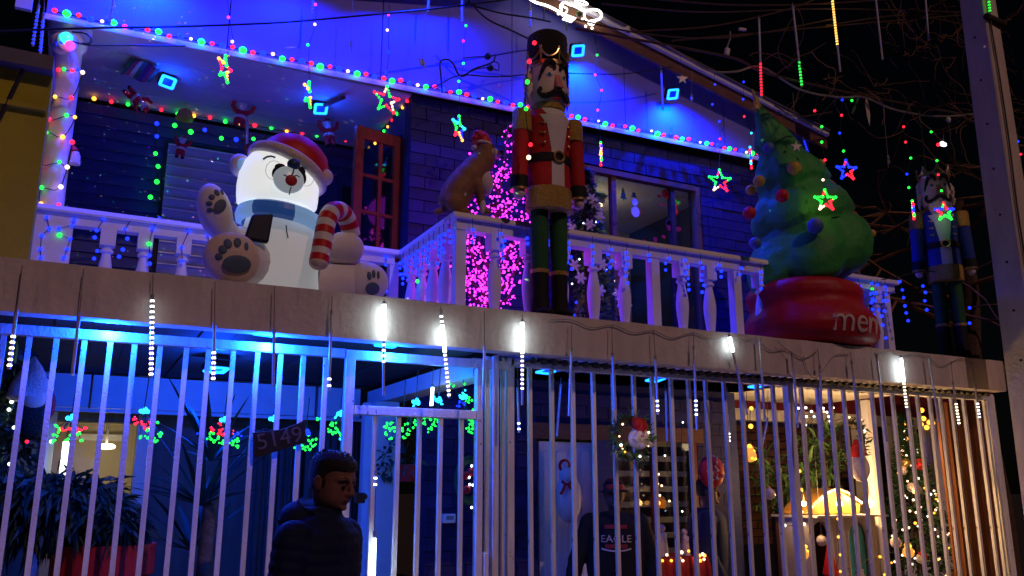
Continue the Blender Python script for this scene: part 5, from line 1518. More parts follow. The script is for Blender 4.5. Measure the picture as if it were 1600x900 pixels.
tr_ = MB(); N_ = 72
vs, fs = [], []
for i, (c_, r_) in enumerate(zip(sp_, rads)):
    py = pix_y(c_)
    tier = 0 if py > 354 else (1 if py > 295 else (2 if py > 243 else 3))
    for j in range(N_):
        a = 2 * math.pi * j / N_
        nl = (6, 6, 5, 5)[tier]
        cusp = abs(math.cos(a * nl / 2 + tier * 1.3))
        lob = .90 + .13 * cusp + .20 * max(0, math.cos(a)) ** 10 + .06 * max(0, -math.cos(a)) ** 6 + .09 * noise.noise(Vector((math.cos(a) * 1.7, math.sin(a) * 1.7, tier * 3.1 + i * .03)))
        crease = .012 * noise.noise(Vector((math.cos(a) * 7, math.sin(a) * 7, i * .25)))
        rr_ = r_ * lob + crease
        vs.append((c_.x + rr_ * math.cos(a), c_.y + rr_ * math.sin(a) * .85, c_.z - .04 * cusp * min(1, r_ * 2.5) + .02 + (.42, .30, .18, .05)[tier] * rr_ * math.cos(a) * min(1, max(0, (470 - py) / 22))))
for i in range(len(sp_) - 1):
    for j in range(N_):
        fs.append((i * N_ + j, i * N_ + (j + 1) % N_, (i + 1) * N_ + (j + 1) % N_, (i + 1) * N_ + j))
fs += [tuple(range(N_ - 1, -1, -1)), tuple((len(sp_) - 1) * N_ + j for j in range(N_))]
tr_.add(vs, fs)
tob = tr_.build('foliage', M['nylongreen'], IT, angle=80)
# star tip drooping over
stp = MB()
stp.tube(curve([at(1181, 172, TYY), at(1182, 160, TYY), at(1178, 148, TYY), at(1175, 139, TYY)], 4), [.035, .034, .032, .03, .028, .026, .024, .02, .016, .013, .01, .006, .004], 8)
stp.tube(curve([at(1178, 160, TYY), at(1187, 166, TYY - .02), at(1194, 172, TYY - .02)], 4), [.028, .026, .024, .02, .016, .012, .01, .008, .005], 8)
stp.build('star_tip', M['nylonyellow'], IT)
for (px, py, r_, m, dy) in ((1201, 231, 9, 'nylonblue', -.15), (1241, 263, 11, 'nylonyellow', -.24), (1281, 257, 9, 'nylonyellow', -.1), (1186, 283, 9, 'nylonyellow', -.22), (1173, 297, 8, 'nylonyellow', -.1), (1222, 306, 10, 'nylonred', -.36), (1171, 333, 10, 'nylonred', -.1),
                            (1274, 353, 12, 'nylonblue', -.42), (1341, 347, 9, 'nylonblue', -.2), (1332, 338, 9, 'nylonred', -.12), (1297, 291, 9, 'nylonred', -.2), (1316, 312, 8, 'nylonyellow', -.15), (1362, 365, 7, 'nylonyellow', -.05), (1180, 380, 9, 'nylonblue', -.2)):
    MB().ell(at(px, py, TYY + dy), r_ * kt, None, 16, 12).build('ornament', M[m], IT)
# yellow ribbon folds
for pts in ([(1236, 312), (1250, 300), (1268, 292), (1284, 290)], [(1230, 240), (1245, 236), (1256, 238)], [(1290, 380), (1305, 358), (1322, 345)], [(1222, 220), (1236, 210), (1246, 212)]):
    pass
# pot in two swollen rolls
kp = kt
pc_ = at(1276, 545, 5.1)
pot = MB()
z_of = lambda py: at(1276, py, 5.1).z
prof = [(60, 549), (84, 546), (96, 540), (103, 530), (105, 518), (102, 507), (95, 497), (89, 490), (86, 484), (86, 477), (89, 469), (88, 460), (83, 452), (70, 446), (40, 441)]
def pot_r(py, a):
    pr = prof
    for (r0_, p0_), (r1_, p1_) in zip(pr, pr[1:]):
        if p0_ >= py >= p1_:
            r_ = r0_ + (r1_ - r0_) * (p0_ - py) / (p0_ - p1_); break
    else: r_ = pr[0][0]
    l_ = 1 + .05 * noise.noise(Vector((math.cos(a) * 1.6, math.sin(a) * 1.6, py * .03))) + (.05 * math.cos(a + .9) if py > 490 else .05 * math.cos(a + .9) * max(0, (py - 478) / 12))
    return r_ * kp * l_
vs, fs = [], []
rows_ = [549 - 108 * i / 36 for i in range(37)]
for i, py in enumerate(rows_):
    for j in range(64):
        a = 2 * math.pi * j / 64
        r_ = pot_r(py, a) + .006 * noise.noise(Vector((math.cos(a) * 6, math.sin(a) * 6, py * .05)))
        vs.append((pc_.x - .02 + r_ * math.cos(a), 5.18 + r_ * math.sin(a) * .95, z_of(py)))
for i in range(len(rows_) - 1):
    for j in range(64):
        fs.append((i * 64 + j, i * 64 + (j + 1) % 64, (i + 1) * 64 + (j + 1) % 64, (i + 1) * 64 + j))
fs += [tuple(range(63, -1, -1)), tuple((len(rows_) - 1) * 64 + j for j in range(64))]
pot.add(vs, fs)
po = pot.build('pot', M['nylonpot'], IT, angle=80)
# lettering wrapped on the bulge of the pot
def wrapped_text(name, body, size, cx_, cy_, rad, phi, z, m, parent, ysc=.95):
    cu = bpy.data.curves.new(name, 'FONT'); cu.body = body; cu.size = size; cu.extrude = .002; cu.align_x = 'CENTER'; cu.align_y = 'CENTER'; cu.resolution_u = 3
    o = bpy.data.objects.new(name + '_src', cu); COL.objects.link(o)
    dg = bpy.context.evaluated_depsgraph_get(); dg.update()
    me = bpy.data.meshes.new_from_object(o.evaluated_get(dg))
    bpy.data.objects.remove(o)
    for v in me.vertices:
        a = phi + v.co.x / rad
        zz_ = z + v.co.y
        py_ = 549 + (z_of(549) - zz_) / (z_of(441) - z_of(549)) * 108
        rr_ = pot_r(py_, a) + .007 + v.co.z
        v.co = WM[parent.name].inverted() @ Vector((cx_ + rr_ * math.cos(a), cy_ + rr_ * math.sin(a) * ysc, z + v.co.y))
    me.materials.clear(); me.materials.append(m)
    ob = bpy.data.objects.new(name, me); COL.objects.link(ob); ob.parent = parent; WM[ob.name] = WM[parent.name]
    return ob
wt = wrapped_text('lettering', 'merry', .28, pc_.x - .02, 5.18, 108.5 * kp, R(-82), z_of(517), M['print'], IT)

# =================================================================== DOG STATUE
dog = thing('dog_statue', 'brown and white sitting dog statue with a small Santa hat on the railing corner', 'dog statue', at(725, 334, 5.25))
DY = 5.25
kd = mpp(725, DY)
D = lambda px, py, dy=0.: at(px, py, DY + dy)
db_ = MB()
db_.tube(curve([D(706, 322), D(712, 304), D(724, 286), D(736, 272), D(748, 258), D(757, 246), D(760, 236)], 4), [25 * kd] * 4 + [25 * kd] * 4 + [24 * kd] * 4 + [23 * kd] * 4 + [21 * kd] * 4 + [17 * kd] * 4 + [14 * kd], 14)
db_.ell(D(708, 318), (22 * kd, .085, 17 * kd)); db_.ell(D(760, 237, -.01), (17 * kd, .062, 16 * kd)); db_.ell(D(771, 242, -.03), (13 * kd, .04, 8.5 * kd)); db_.ell(D(776, 240, -.04), (4 * kd, .02, 4 * kd))
for dy in (-.06, .05):
    db_.tube([D(744, 284, dy), D(750, 305, dy), D(755, 330, dy)], [10 * kd, 7.5 * kd, 6 * kd], 10); db_.ell(D(760, 331, dy), (9 * kd, .03, 5 * kd))
    db_.ell(D(712, 316, dy * 1.3), (16 * kd, .04, 17 * kd)); db_.ell(D(724, 331, dy * 1.2), (14 * kd, .03, 5 * kd))
db_.tube(curve([D(694, 326), D(684, 332), D(678, 328)], 4), [6 * kd] * 4 + [5 * kd] * 4 + [2 * kd], 8)
o = db_.build('body', M['dogbrown'], dog); remesh(o, .011, 3)
ch = MB().ell(D(756, 284, -.02), (15 * kd, .065, 24 * kd), Matrix.Rotation(R(-12), 3, 'Y')).ell(D(722, 303, -.085), (9 * kd, .02, 20 * kd), Matrix.Rotation(R(25), 3, 'Y'))
ch.ell(D(754, 322, -.075), (5 * kd, .02, 13 * kd)).build('white_patch', M['dogwhite'], dog)
MB().ell(D(771, 241, -.03), (12.5 * kd, .055, 9.5 * kd)).build('muzzle', M['dogwhite'], dog)
MB().ell(D(783, 238, -.045), (4 * kd, .016, 3.5 * kd)).build('nose', M['blackcloth'], dog)
MB().ell(D(766, 232, -.055), (2.2 * kd, .008, 2.2 * kd)).build('eye', M['blackcloth'], dog)
MB().ell(D(753, 243, -.066), (6 * kd, .015, 12 * kd), Matrix.Rotation(R(15), 3, 'Y')).build('ear', M['dogbrown'], dog)
MB().tube([D(750, 254, a / 8 * 0) + Vector((.055 * math.cos(6.283 * a / 12), .055 * math.sin(6.283 * a / 12), .02 * math.cos(6.283 * a / 12))) for a in range(13)], .011, 6, False).build('collar', M['blackcloth'], dog)
MB().tube(curve([D(757, 227), D(753, 217), D(748, 211), D(743, 215), D(740, 226)], 4), [13 * kd] * 3 + [12 * kd] * 4 + [9 * kd] * 4 + [6 * kd] * 3 + [3 * kd] * 3, 12).build('hat', M['nylonred'], dog)
MB().tube([D(757, 227) + Vector((.062 * math.cos(6.283 * a / 14), .055 * math.sin(6.283 * a / 14), -.012 * math.cos(6.283 * a / 14))) for a in range(15)], .013, 7, False).build('hat_brim', M['whitefur'], dog)
MB().ell(D(741, 231), 5 * kd, None, 10, 8).build('pompom', M['whitefur'], dog)

# =================================================================== LITTLE SANTAS
def santa_proto():
    t = thing('santa_figure', 'tmp', 'santa doll', (0, 0, 0))
    b = MB().ell((0, 0, .11), (.05, .045, .065), None, 14, 10); b.tube([(-.025, 0, .07), (-.03, -.01, .0)], [.026, .02], 8); b.tube([(.025, 0, .07), (.03, -.01, .0)], [.026, .02], 8)
    b.tube([(-.04, 0, .145), (-.075, -.015, .18), (-.07, -.03, .23)], [.022, .019, .015], 8); b.tube([(.04, 0, .145), (.08, -.015, .17), (.095, -.03, .215)], [.022, .019, .015], 8)
    b.build('suit', M['nylonred'], t)
    MB().lathe([(.049, .085), (.053, .09), (.053, .105), (.049, .11)], (0, 0, 0), 14).build('belt', M['whitefur'], t)
    h = MB().ell((0, -.005, .195), .036, None, 12, 8).build('head', M['face'], t)
    MB().ell((0, -.025, .178), (.03, .02, .03), None, 10, 8).build('beard', M['whitefur'], h)
    MB().tube([(0, 0, .215), (.01, .005, .245), (.035, .01, .255)], [.037, .022, .006], 10).build('hat', M['nylonred'], t)
    MB().tube([(.037 * math.cos(6.283 * a / 12), .037 * math.sin(6.283 * a / 12), .215) for a in range(13)], .009, 6, False).build('hat_brim', M['whitefur'], t)
    for x in (-.03, .03): MB().ell((x, -.016, -.005), (.02, .03, .014), None, 10, 6).build('boot', M['blackcloth'], t)
    return t
sp0 = santa_proto()
SG = 'little climbing santas on the porch'
def place_santa(px, py, Y, h, tilt, label, first=False):
    m = Matrix.Translation(at(px, py, Y)) @ Matrix.Rotation(tilt, 4, 'Y') @ Matrix.Scale(h / .26, 4) @ Matrix.Translation((0, 0, -.12))
    if first:
        sp0.matrix_world = m; WM[sp0.name] = m; sp0['label'] = label; sp0['group'] = SG; return sp0
    return copy_tree(sp0, m, label, SG)
place_santa(376, 180, 7.2, .27, R(5), 'little santa climbing the pole beside the bear hat', True)
place_santa(214, 156, 6.9, .22, R(130), 'little santa upside down below the striped cloth', False)
place_santa(513, 208, 7.1, .26, R(-12), 'little santa with raised arms right of the bear hat', False)
place_santa(283, 230, 7.4, .2, R(4), 'little santa hanging over the top of the shutter window', False)
place_santa(500, 268, 7.3, .18, R(10), 'little santa partly hidden right of the bear pompom', False)
lp = thing('ladder_pole', 'striped pole under the little santa beside the bear hat', 'pole', at(386, 232, 7.25))
MB().tube([at(386, 100, 7.25), at(386, 226, 7.25)], .012, 8).build('rod', M['facewhite'], lp)
MB().ell(at(387, 232, 7.25), (.03, .03, .045), None, 10, 8).build('knob', M['nylonred'], lp)
gd = thing('gnome_doll', 'small pale doll hung on the right side of the porch column', 'doll', at(116, 240, 6.4))
MB().lathe([(.005, -.07), (.04, -.06), (.035, 0), (.025, .03)], at(117, 244, 6.42), 12).build('body', M['whitefur'], gd)
MB().tube([at(116, 236, 6.42), at(113, 226, 6.42)], [.03, .006], 10).build('hat', M['redcloth'], gd)
bell = thing('hanging_bell', 'dim amber bell shaped lamp at the porch wall top above the shutter', 'bell', at(289, 178, 7.4))
MB().lathe([(.075, -.05), (.07, -.02), (.05, .03), (.01, .05)], at(289, 178, 7.4), 16).build('shade', M['orange'], bell)
# striped cloth pinned under the porch ceiling
fl = thing('striped_cloth', 'striped red, green and cream cloth pinned flat under the porch ceiling', 'cloth', atz(219, 110, 4.83))
c0, c1, c2, c3 = atz(205, 90, 4.835), atz(251, 107, 4.835), atz(234, 131, 4.80), atz(187, 115, 4.80)
cols = [(.03, .11, .06), (.34, .02, .05), (.5, .42, .25), (.04, .13, .12), (.12, .03, .15), (.34, .02, .05), (.04, .12, .1)]
for k, cc in enumerate(cols):
    f0, f1 = k / 7, (k + 1) / 7
    g = MB(); n = 6
    P, Q = [], []
    for i in range(n + 1):
        v_ = i / n
        for f_, lst in ((f0, P), (f1, Q)):
            p = (c0.lerp(c1, f_)).lerp(c3.lerp(c2, f_), v_)
            lst.append(p + Vector((0, 0, -.012 * math.sin(f_ * 9 + v_ * 2))))
    for i in range(n):
        g.quad(P[i], Q[i], Q[i + 1], P[i + 1])
    g.build('stripe', mat('cloth_stripe_%d' % k, cc, .8), fl)
fl2 = thing('dark_feather', 'dark slim bar on the porch ceiling right of the ring lamp', 'bar', atz(525, 157, 4.82))
MB().tube([atz(507, 165, 4.82), atz(538, 152, 4.82)], .018, 7).build('rod', M['darkred'], fl2)

# =================================================================== FIR WITH WHITE FLOWERS BEHIND THE RAILING
def fir(name, label, base, H, Rr, n, mleaf, parent_cat='tree', seed=1, flowers=0, lights=(), r0=.0, flat=1.):
    t = thing(name, label, parent_cat, base)
    rr_ = random.Random(seed)
    b = Vector(base)
    MB().tube([b, b + Vector((0, 0, H * .95))], [.03, .008], 8).build('trunk', M['bark'], t)
    lm_ = MB()
    for k in range(n):
        f_ = rr_.random() ** .8
        z = H * (.06 + .94 * f_)
        r_ = (Rr * (1 - f_) + r0) * (.3 + .7 * rr_.random())
        a = rr_.uniform(0, 6.283)
        p = b + Vector((math.cos(a) * r_, math.sin(a) * r_ * flat, z - r_ * .25))
        d = Vector((math.cos(a), math.sin(a), rr_.uniform(-.7, .3))).normalized()
        for j in range(3):
            dd_ = (d + Vector((rr_.uniform(-.7, .7), rr_.uniform(-.7, .7), rr_.uniform(-.6, .6)))).normalized()
            s_ = dd_.orthogonal().normalized() * rr_.uniform(.008, .014)
            L_ = rr_.uniform(.04, .09)
            lm_.add([p - s_, p + s_, p + dd_ * L_ + s_ * .3, p + dd_ * L_ - s_ * .3], [(0, 1, 2, 3)])
    lm_.build('needles', M[mleaf], t, smooth=False, kind='stuff', fixn=False)
    for k in range(flowers):
        f_ = rr_.random(); a = rr_.uniform(2.8, 6.4); r_ = Rr * (1 - f_) + r0 + .02
        p = b + Vector((math.cos(a) * r_, math.sin(a) * r_ * flat, H * (.1 + .85 * f_)))
        fm_ = MB()
        for j in range(6):
            g = 6.283 * j / 6
            q_ = p + Vector((math.cos(g) * .03, -.01, math.sin(g) * .03))
            fm_.ell(q_, (.028, .006, .014), Matrix.Rotation(-g, 3, 'Y'), 6, 4)
        fm_.build('flower', M['facewhite'], t)
    for k, (cnt, key, rad) in enumerate(lights):
        for i in range(cnt):
            f_ = rr_.random(); a = rr_.uniform(2.9, 6.4); r_ = (Rr * (1 - f_) + r0) * 1.05
            bulb(t, b + Vector((math.cos(a) * r_, math.sin(a) * r_ * flat, H * (.04 + .92 * f_) - r_ * .2)), key, rad * rr_.uniform(.7, 1.2))
    return t
p = at(918, 480, 5.95)
fir('christmas_tree', 'dark Christmas tree with white flowers between red nutcracker and patio window', (p.x, 5.95, 2.69), 1.62, .36, 1500, 'pine', seed=3, flowers=26, lights=((22, 'W', .008), (16, 'b', .011), (3, 'w', .009)))

# =================================================================== BLOSSOM LIGHTS BEHIND THE FENCE
def blossom(label, top, reds, greens, Y, top_k='c', others=(), grp='hanging blossom lights behind the fence'):
    t = thing('blossom_light', label, 'light', at(top[0], top[1], Y), 0, grp)
    c_ = at(top[0], top[1], Y)
    rr_ = random.Random(int(top[0]))
    wire = MB()
    wire.tube([c_ + Vector((.01, 0, .22)), c_ + Vector((0, 0, .02))], .003, 4)
    for dx_, dz_ in ((0, 0), (.018, .004), (-.016, .006), (.006, .018)):
        bulb(t, c_ + Vector((dx_, rr_.uniform(-.01, .01), dz_)), top_k, .013)
    for k, lst in (('r', reds), ('g', greens)) + tuple(others):
        for (px, py) in lst:
            p = at(px, py, Y + rr_.uniform(-.05, .05))
            for j in range(3):
                bulb(t, p + Vector((rr_.uniform(-.014, .014), rr_.uniform(-.012, .012), rr_.uniform(-.01, .01))), k, rr_.uniform(.005, .0085))
            wire.tube([c_, p], .002, 3)
    wire.build('wires', M['greenwire'], t)
    return t
blossom('blossom light with red petals over green beads beside the lit doorway', (111, 655), [(98, 671), (107, 672), (116, 668), (124, 670), (112, 675), (121, 674), (130, 671)], [(90, 667), (93, 674), (86, 682), (85, 690), (104, 686), (108, 692), (122, 677), (128, 690), (112, 680)], 5.35)
blossom('blossom light with red petals in front of the doorway right jamb', (225, 644), [(213, 653), (220, 661), (226, 662), (234, 657), (238, 661), (213, 662), (229, 668)], [(232, 671), (245, 659), (229, 682), (218, 683), (247, 676), (252, 680), (238, 684), (243, 689)], 5.35)
blossom('blossom light with red petals in front of the yucca', (350, 658), [(328, 668), (334, 672), (344, 664), (346, 671), (348, 678), (340, 676), (361, 675)], [(332, 676), (327, 684), (346, 691), (350, 687), (343, 684), (335, 690), (366, 690), (369, 697), (362, 693), (374, 688)], 5.35, others=(('b', [(310, 680), (369, 680), (374, 679)]),))
blossom('blossom light with one blue bead above the number plaque', (427, 656), [], [], 5.25, 'c')
blossom('green bead cluster hanging at the right end of the plaque', (478, 678), [], [(471, 690), (476, 696), (481, 688), (486, 692), (491, 696), (483, 700), (474, 702), (490, 686), (463, 698), (480, 681)], 5.25, 'b')
blossom('green bead cluster with a cyan top left of the gate post', (532, 648), [], [(517, 663), (522, 659), (515, 672), (520, 676), (526, 674), (524, 668), (530, 678), (497, 655)], 5.3, 'c', (('c', [(536, 653), (527, 650), (531, 684), (533, 678)]),))
blossom('leftmost green bead cluster below the gate transom', (630, 647), [], [(601, 669), (607, 663), (612, 661), (616, 668), (603, 677), (611, 684), (616, 674), (608, 671)], 5.3, 'c')
blossom('second green bead cluster below the gate transom', (650, 629), [], [(628, 671), (634, 664), (640, 672), (632, 683), (650, 658), (648, 666), (637, 677), (653, 648)], 5.3, 'c', (('c', [(645, 632), (655, 633)]),))
blossom('biggest green bead cluster below the gate transom', (685, 627), [], [(661, 653), (667, 650), (673, 656), (678, 651), (683, 655), (665, 662), (671, 668), (679, 664), (685, 661), (672, 673), (662, 659), (688, 653), (676, 660)], 5.3, 'c', (('c', [(679, 622), (691, 630)]),))
blossom('rightmost green bead cluster behind the gate right stile', (723, 622), [], [(733, 656), (737, 664), (732, 670), (740, 659), (735, 675), (741, 668), (736, 623), (730, 628), (741, 640), (706, 602), (725, 601)], 5.3, 'c', (('b', [(718, 628), (727, 630), (716, 634)]), ('c', [(722, 616), (728, 620), (724, 612)])))
lb = [o for o in COL.objects if o.name.startswith('blossom_light')][-1]
lamp('POINT', at(690, 618, 5.3), (.01, .28, 1), 3.0, lb, .06)
lamp('POINT', at(560, 640, 5.4), (.01, .30, 1), 1.6, [o for o in COL.objects if o.name.startswith('blossom_light')][5], .06)

# =================================================================== FOLIAGE HELPERS
def leaves(mb, c, rad, n, ln, wd, rr_, droop=.3):
    c = Vector(c)
    for k in range(n):
        d = Vector((rr_.gauss(0, 1), rr_.gauss(0, 1), rr_.gauss(0, 1))).normalized()
        p = c + Vector((d.x * rad[0], d.y * rad[1], d.z * rad[2])) * rr_.uniform(.35, 1)
        e = (d + Vector((rr_.uniform(-.6, .6), rr_.uniform(-.6, .6), rr_.uniform(-.6, .3) - droop))).normalized()
        s_ = e.cross(Vector((rr_.uniform(-1, 1), rr_.uniform(-1, 1), rr_.uniform(-1, 1)))).normalized()
        L_, w_ = ln * rr_.uniform(.6, 1.3), wd * rr_.uniform(.7, 1.2)
        m_ = p + e * L_ * .5 + Vector((0, 0, L_ * .06))
        t_ = p + e * L_ - Vector((0, 0, L_ * .12))
        mb.add([p, m_ + s_ * w_, t_, m_ - s_ * w_], [(0, 1, 2), (0, 2, 3)])
    return mb
def blade(mb, a, d, L, wd, droop, n=5):
    """one long strap leaf with a keel"""
    a = Vector(a); d = Vector(d).normalized()
    s_ = d.cross(Vector((0, 0, 1)))
    s_ = s_.normalized() if s_.length > .05 else Vector((1, 0, 0))
    vs = []
    for i in range(n + 1):
        f_ = i / n
        p = a + d * L * f_ - Vector((0, 0, droop * L * f_ * f_))
        w_ = wd * (1 - f_) ** .6 * (.5 + .5 * min(1, f_ * 6))
        vs += [p - s_ * w_, p + Vector((0, 0, -.3 * w_)), p + s_ * w_]
    fs = [(3 * i + j, 3 * i + j + 1, 3 * i + j + 4, 3 * i + j + 3) for i in range(n) for j in (0, 1)]
    return mb.add(vs, fs)
rl_ = random.Random(21)
def pot_mesh(c, r, h): return MB().lathe([(r * .7, 0), (r * .95, h * .85), (r * 1.05, h * .86), (r * 1.05, h), (r * .9, h), (r * .88, h * .8), (.01, h * .78)], c, 24)
# left shrub in the red pot
p = at(110, 790, 5.55)
sh = thing('potted_shrub', 'broad dark shrub in a red pot at the lower left behind the bars', 'plant', (p.x, 5.55, .12))
m = MB()
for (px, py, rx, rz_) in ((15, 775, .3, .12), (60, 770, .28, .11), (110, 775, .28, .12), (150, 800, .2, .12), (185, 825, .12, .1), (40, 815, .25, .14), (95, 815, .25, .12)):
    leaves(m, at(px, py, 5.55), (rx, .25, rz_), 330, .13, .014, rl_, .6)
m.build('foliage', M['leafdark'], sh, smooth=False, kind='stuff', fixn=False)
b_ = MB()
for k in range(12):
    blade(b_, at(85, 830, 5.5), (rl_.uniform(-1, .6), rl_.uniform(-.5, .3), rl_.uniform(-.1, .5)), rl_.uniform(.25, .45), .014, .8)
b_.build('blades', M['leafdark'], sh, smooth=False, kind='stuff', fixn=False)
pp_ = at(160, 900, 5.6)
pot_mesh((pp_.x, 5.6, .12), .26, at(160, 850, 5.6).z - .12).build('pot', M['potred'], sh)
MB().tube([(pp_.x, 5.6, at(160, 850, 5.6).z - .05), at(110, 800, 5.55)], .03, 8).build('stem', M['bark'], sh)
# yucca
p = at(315, 900, 5.9)
yu = thing('yucca_plant', 'dark yucca with long sword leaves behind the fence left of the plaque', 'plant', (p.x, 5.9, .12))
MB().tube([(p.x, 5.9, .12), (p.x + .02, 5.9, at(318, 780, 5.9).z)], [.06, .045], 10).build('trunk', M['bark'], yu)
for (px, py, n) in ((316, 790, 22), (330, 720, 16), (300, 860, 10)):
    c_ = at(px, py, 5.9)
    for k in range(n):
        g = rl_.uniform(0, 6.283)
        m = MB(); blade(m, c_, (math.cos(g), math.sin(g) * .7, rl_.uniform(.2, 1.6)), rl_.uniform(.45, .75), .024, rl_.uniform(.05, .3))
        m.build('sword_leaf', M['leafdark'], yu, smooth=False, fixn=False)
MB().lathe([(.09, .12), (.15, .45), (.16, .47), (.01, .46)], (p.x, 5.9, 0), 18).build('pot', M['grey'], yu)
# vines on the pale pier, hanging red pot
vn = thing('hanging_plant', 'thin dark sprig of leaves against the pale pier behind the gate', 'plant', at(605, 710, 6.75))
m = MB(); m.tube(curve([at(592, 735, 6.8), at(600, 715, 6.8), at(608, 700, 6.8), at(612, 690, 6.8)], 4), .004, 4); m.tube(curve([at(598, 722, 6.8), at(608, 728, 6.8), at(612, 745, 6.8)], 4), .004, 4)
for (px, py) in ((596, 730), (600, 715), (605, 722), (606, 700), (611, 694), (608, 727), (612, 740), (603, 708), (594, 737), (615, 716), (600, 740)):
    leaves(m, at(px, py, 6.8), (.03, .02, .03), 4, .06, .018, rl_, .3)
m.build('foliage', M['leafdark'], vn, smooth=False, kind='stuff', fixn=False)
hp = thing('hanging_pot', 'red hanging flowerpot on the navy wall behind the gate', 'pot', at(638, 735, 6.2))
c_ = at(638, 742, 6.2)
MB().lathe([(.06, -.05), (.085, 0), (.095, .07), (.085, .075), (.01, .06)], c_, 20).build('pot_body', M['potred'], hp)
m = MB(); leaves(m, c_ + Vector((0, 0, .12)), (.1, .08, .06), 40, .1, .02, rl_, .3); m.build('foliage', M['leafdark'], hp, smooth=False, kind='stuff', fixn=False)
MB().tube([c_ + Vector((.08, 0, .07)), c_ + Vector((.0, 0, .5)), c_ + Vector((-.08, 0, .07))], .003, 4).build('hanger', M['cable'], hp)
wp_ = thing('wall_ornament', 'round dark wall ornament with red bows and white lights by the gate stile', 'ornament', at(733, 750, 5.9))
c_ = at(733, 750, 5.9)
MB().tube([c_ + Vector((.09 * math.cos(6.283 * a / 20), 0, .15 * math.sin(6.283 * a / 20))) for a in range(21)], .03, 8, False).build('ring', M['pine'], wp_)
for (px, py) in ((727, 743), (729, 765), (736, 738)): MB().ell(at(px, py, 5.85), (.035, .02, .03), None, 10, 8).build('bow', M['nylonred'], wp_)
for (px, py) in ((737, 728), (733, 746), (734, 757), (739, 758), (737, 793)): bulb(wp_, at(px, py, 5.84), 'W', .010)
mt = thing('meter_box', 'small pale wall box behind the gate bars', 'box', at(701, 810, 6.35))
MB().box(at(701, 810, 6.34), (.1, .05, .07)).build('case', M['white'], mt, smooth=False, bevel=.006)
MB().box(at(701, 810, 6.34) + Vector((.0, -.027, .005)), (.06, .004, .03)).build('panel', M['grey'], mt, smooth=False)
# lamp bracket beside the man's face
lk = thing('gate_lock', 'dark lock and handle on the gate frame behind the man', 'lock', at(565, 776, 5.1))
MB().box(at(562, 778, 5.05), (.05, .05, .06)).ell(at(569, 776, 5.03), (.022, .02, .018), None, 10, 8).build('body', M['black'], lk)
# pale gnome mask at the far left
gm = thing('gnome_decoration', 'white gnome head with a dark beard hanging at the far left behind the fence', 'ornament', at(50, 600, 5.6))
c_ = at(48, 600, 5.6)
MB().lathe([(.005, .16), (.05, .1), (.1, .0), (.115, -.08), (.09, -.1), (.01, -.1)], c_, 20).build('hat', M['whitefur'], gm)
MB().ell(c_ + Vector((.03, -.06, -.09)), (.06, .05, .07)).build('face', M['face'], gm)
MB().ell(c_ + Vector((.03, -.05, -.2)), (.08, .05, .12)).build('beard', M['hair'], gm)
MB().ell(c_ + Vector((.1, -.02, -.12)), (.04, .04, .09)).build('scarf', M['redcloth'], gm)
gx = thing('garland', 'dark leafy garland hanging at the far left edge behind the fence', 'garland', at(20, 640, 5.7))
m = MB()
for k in range(14): leaves(m, at(18 + 14 * math.sin(k), 560 + k * 17, 5.7), (.08, .06, .06), 26, .09, .018, rl_, .4)
m.build('foliage', M['leafdark'], gx, smooth=False, kind='stuff', fixn=False)
for (px, py, k) in ((22, 612, 'W'), (18, 628, 'W'), (14, 640, 'W'), (22, 668, 'W'), (15, 725, 'W'), (80, 690, 'W'), (42, 690, 'r')): bulb(gx, at(px, py, 5.6), k, .010)

# =================================================================== WREATHS AND HANGING PIECES, RIGHT
def wreath(label, px, py, Y, rpx, seed, nb=12):
    k = mpp(px, Y)
    t = thing('wreath', label, 'wreath', at(px, py, Y), 0, None)
    c_ = at(px, py, Y)
    rr_ = random.Random(seed)
    m = MB()
    MB().tube([c_ + Vector((rpx * k * .72 * math.cos(6.283 * a / 24), 0, rpx * k * .78 * math.sin(6.283 * a / 24))) for a in range(25)], .022, 7, False).build('hoop', M['bark'], t)
    for i in range(420):
        g = rr_.uniform(0, 6.283)
        p = c_ + Vector((rpx * k * .74 * math.cos(g), 0, rpx * k * .8 * math.sin(g))) + Vector((rr_.gauss(0, .022), rr_.gauss(0, .028), rr_.gauss(0, .022)))
        e = Vector((math.cos(g + rr_.uniform(-1.1, 1.1)), rr_.uniform(-.8, .3), math.sin(g + rr_.uniform(-1.1, 1.1)))).normalized()
        s_ = e.orthogonal().normalized() * rr_.uniform(.005, .012)
        L_ = rr_.uniform(.03, .065)
        m.add([p - s_, p + s_, p + e * L_ + s_ * .2, p + e * L_ - s_ * .2], [(0, 1, 2, 3)])
    m.build('needles', M['leaf'], t, smooth=False, kind='stuff', fixn=False)
    for i in range(nb):
        g = rr_.uniform(0, 6.283)
        bulb(t, c_ + Vector((rpx * k * .75 * math.cos(g), -.05, rpx * k * .8 * math.sin(g))), rr_.choice('wwyW'), rr_.uniform(.006, .010))
    return t, c_, k
w1, c_, k_ = wreath('green wreath with a bearded santa face on the middle fence run', 985, 684, 4.92, 36, 2)
lamp('POINT', c_ + Vector((-.05, -.28, .02)), (1, .75, .45), .35, w1, .05)  # added fill light floating before the wreath, beyond its small bulbs
f_ = c_ + Vector((.05, -.03, -.0))
MB().ell(f_ + Vector((0, -.0, -.005)), (.088, .04, .075), Matrix.Rotation(R(-15), 3, 'Y'), 16, 12).build('beard', M['whitefur'], w1)
MB().ell(f_ + Vector((-.01, -.035, .02)), (.04, .02, .026), None, 12, 8).build('face', M['face'], w1)
MB().ell(f_ + Vector((-.01, -.056, .012)), (.011, .01, .011), None, 8, 6).build('nose', M['pink'], w1)
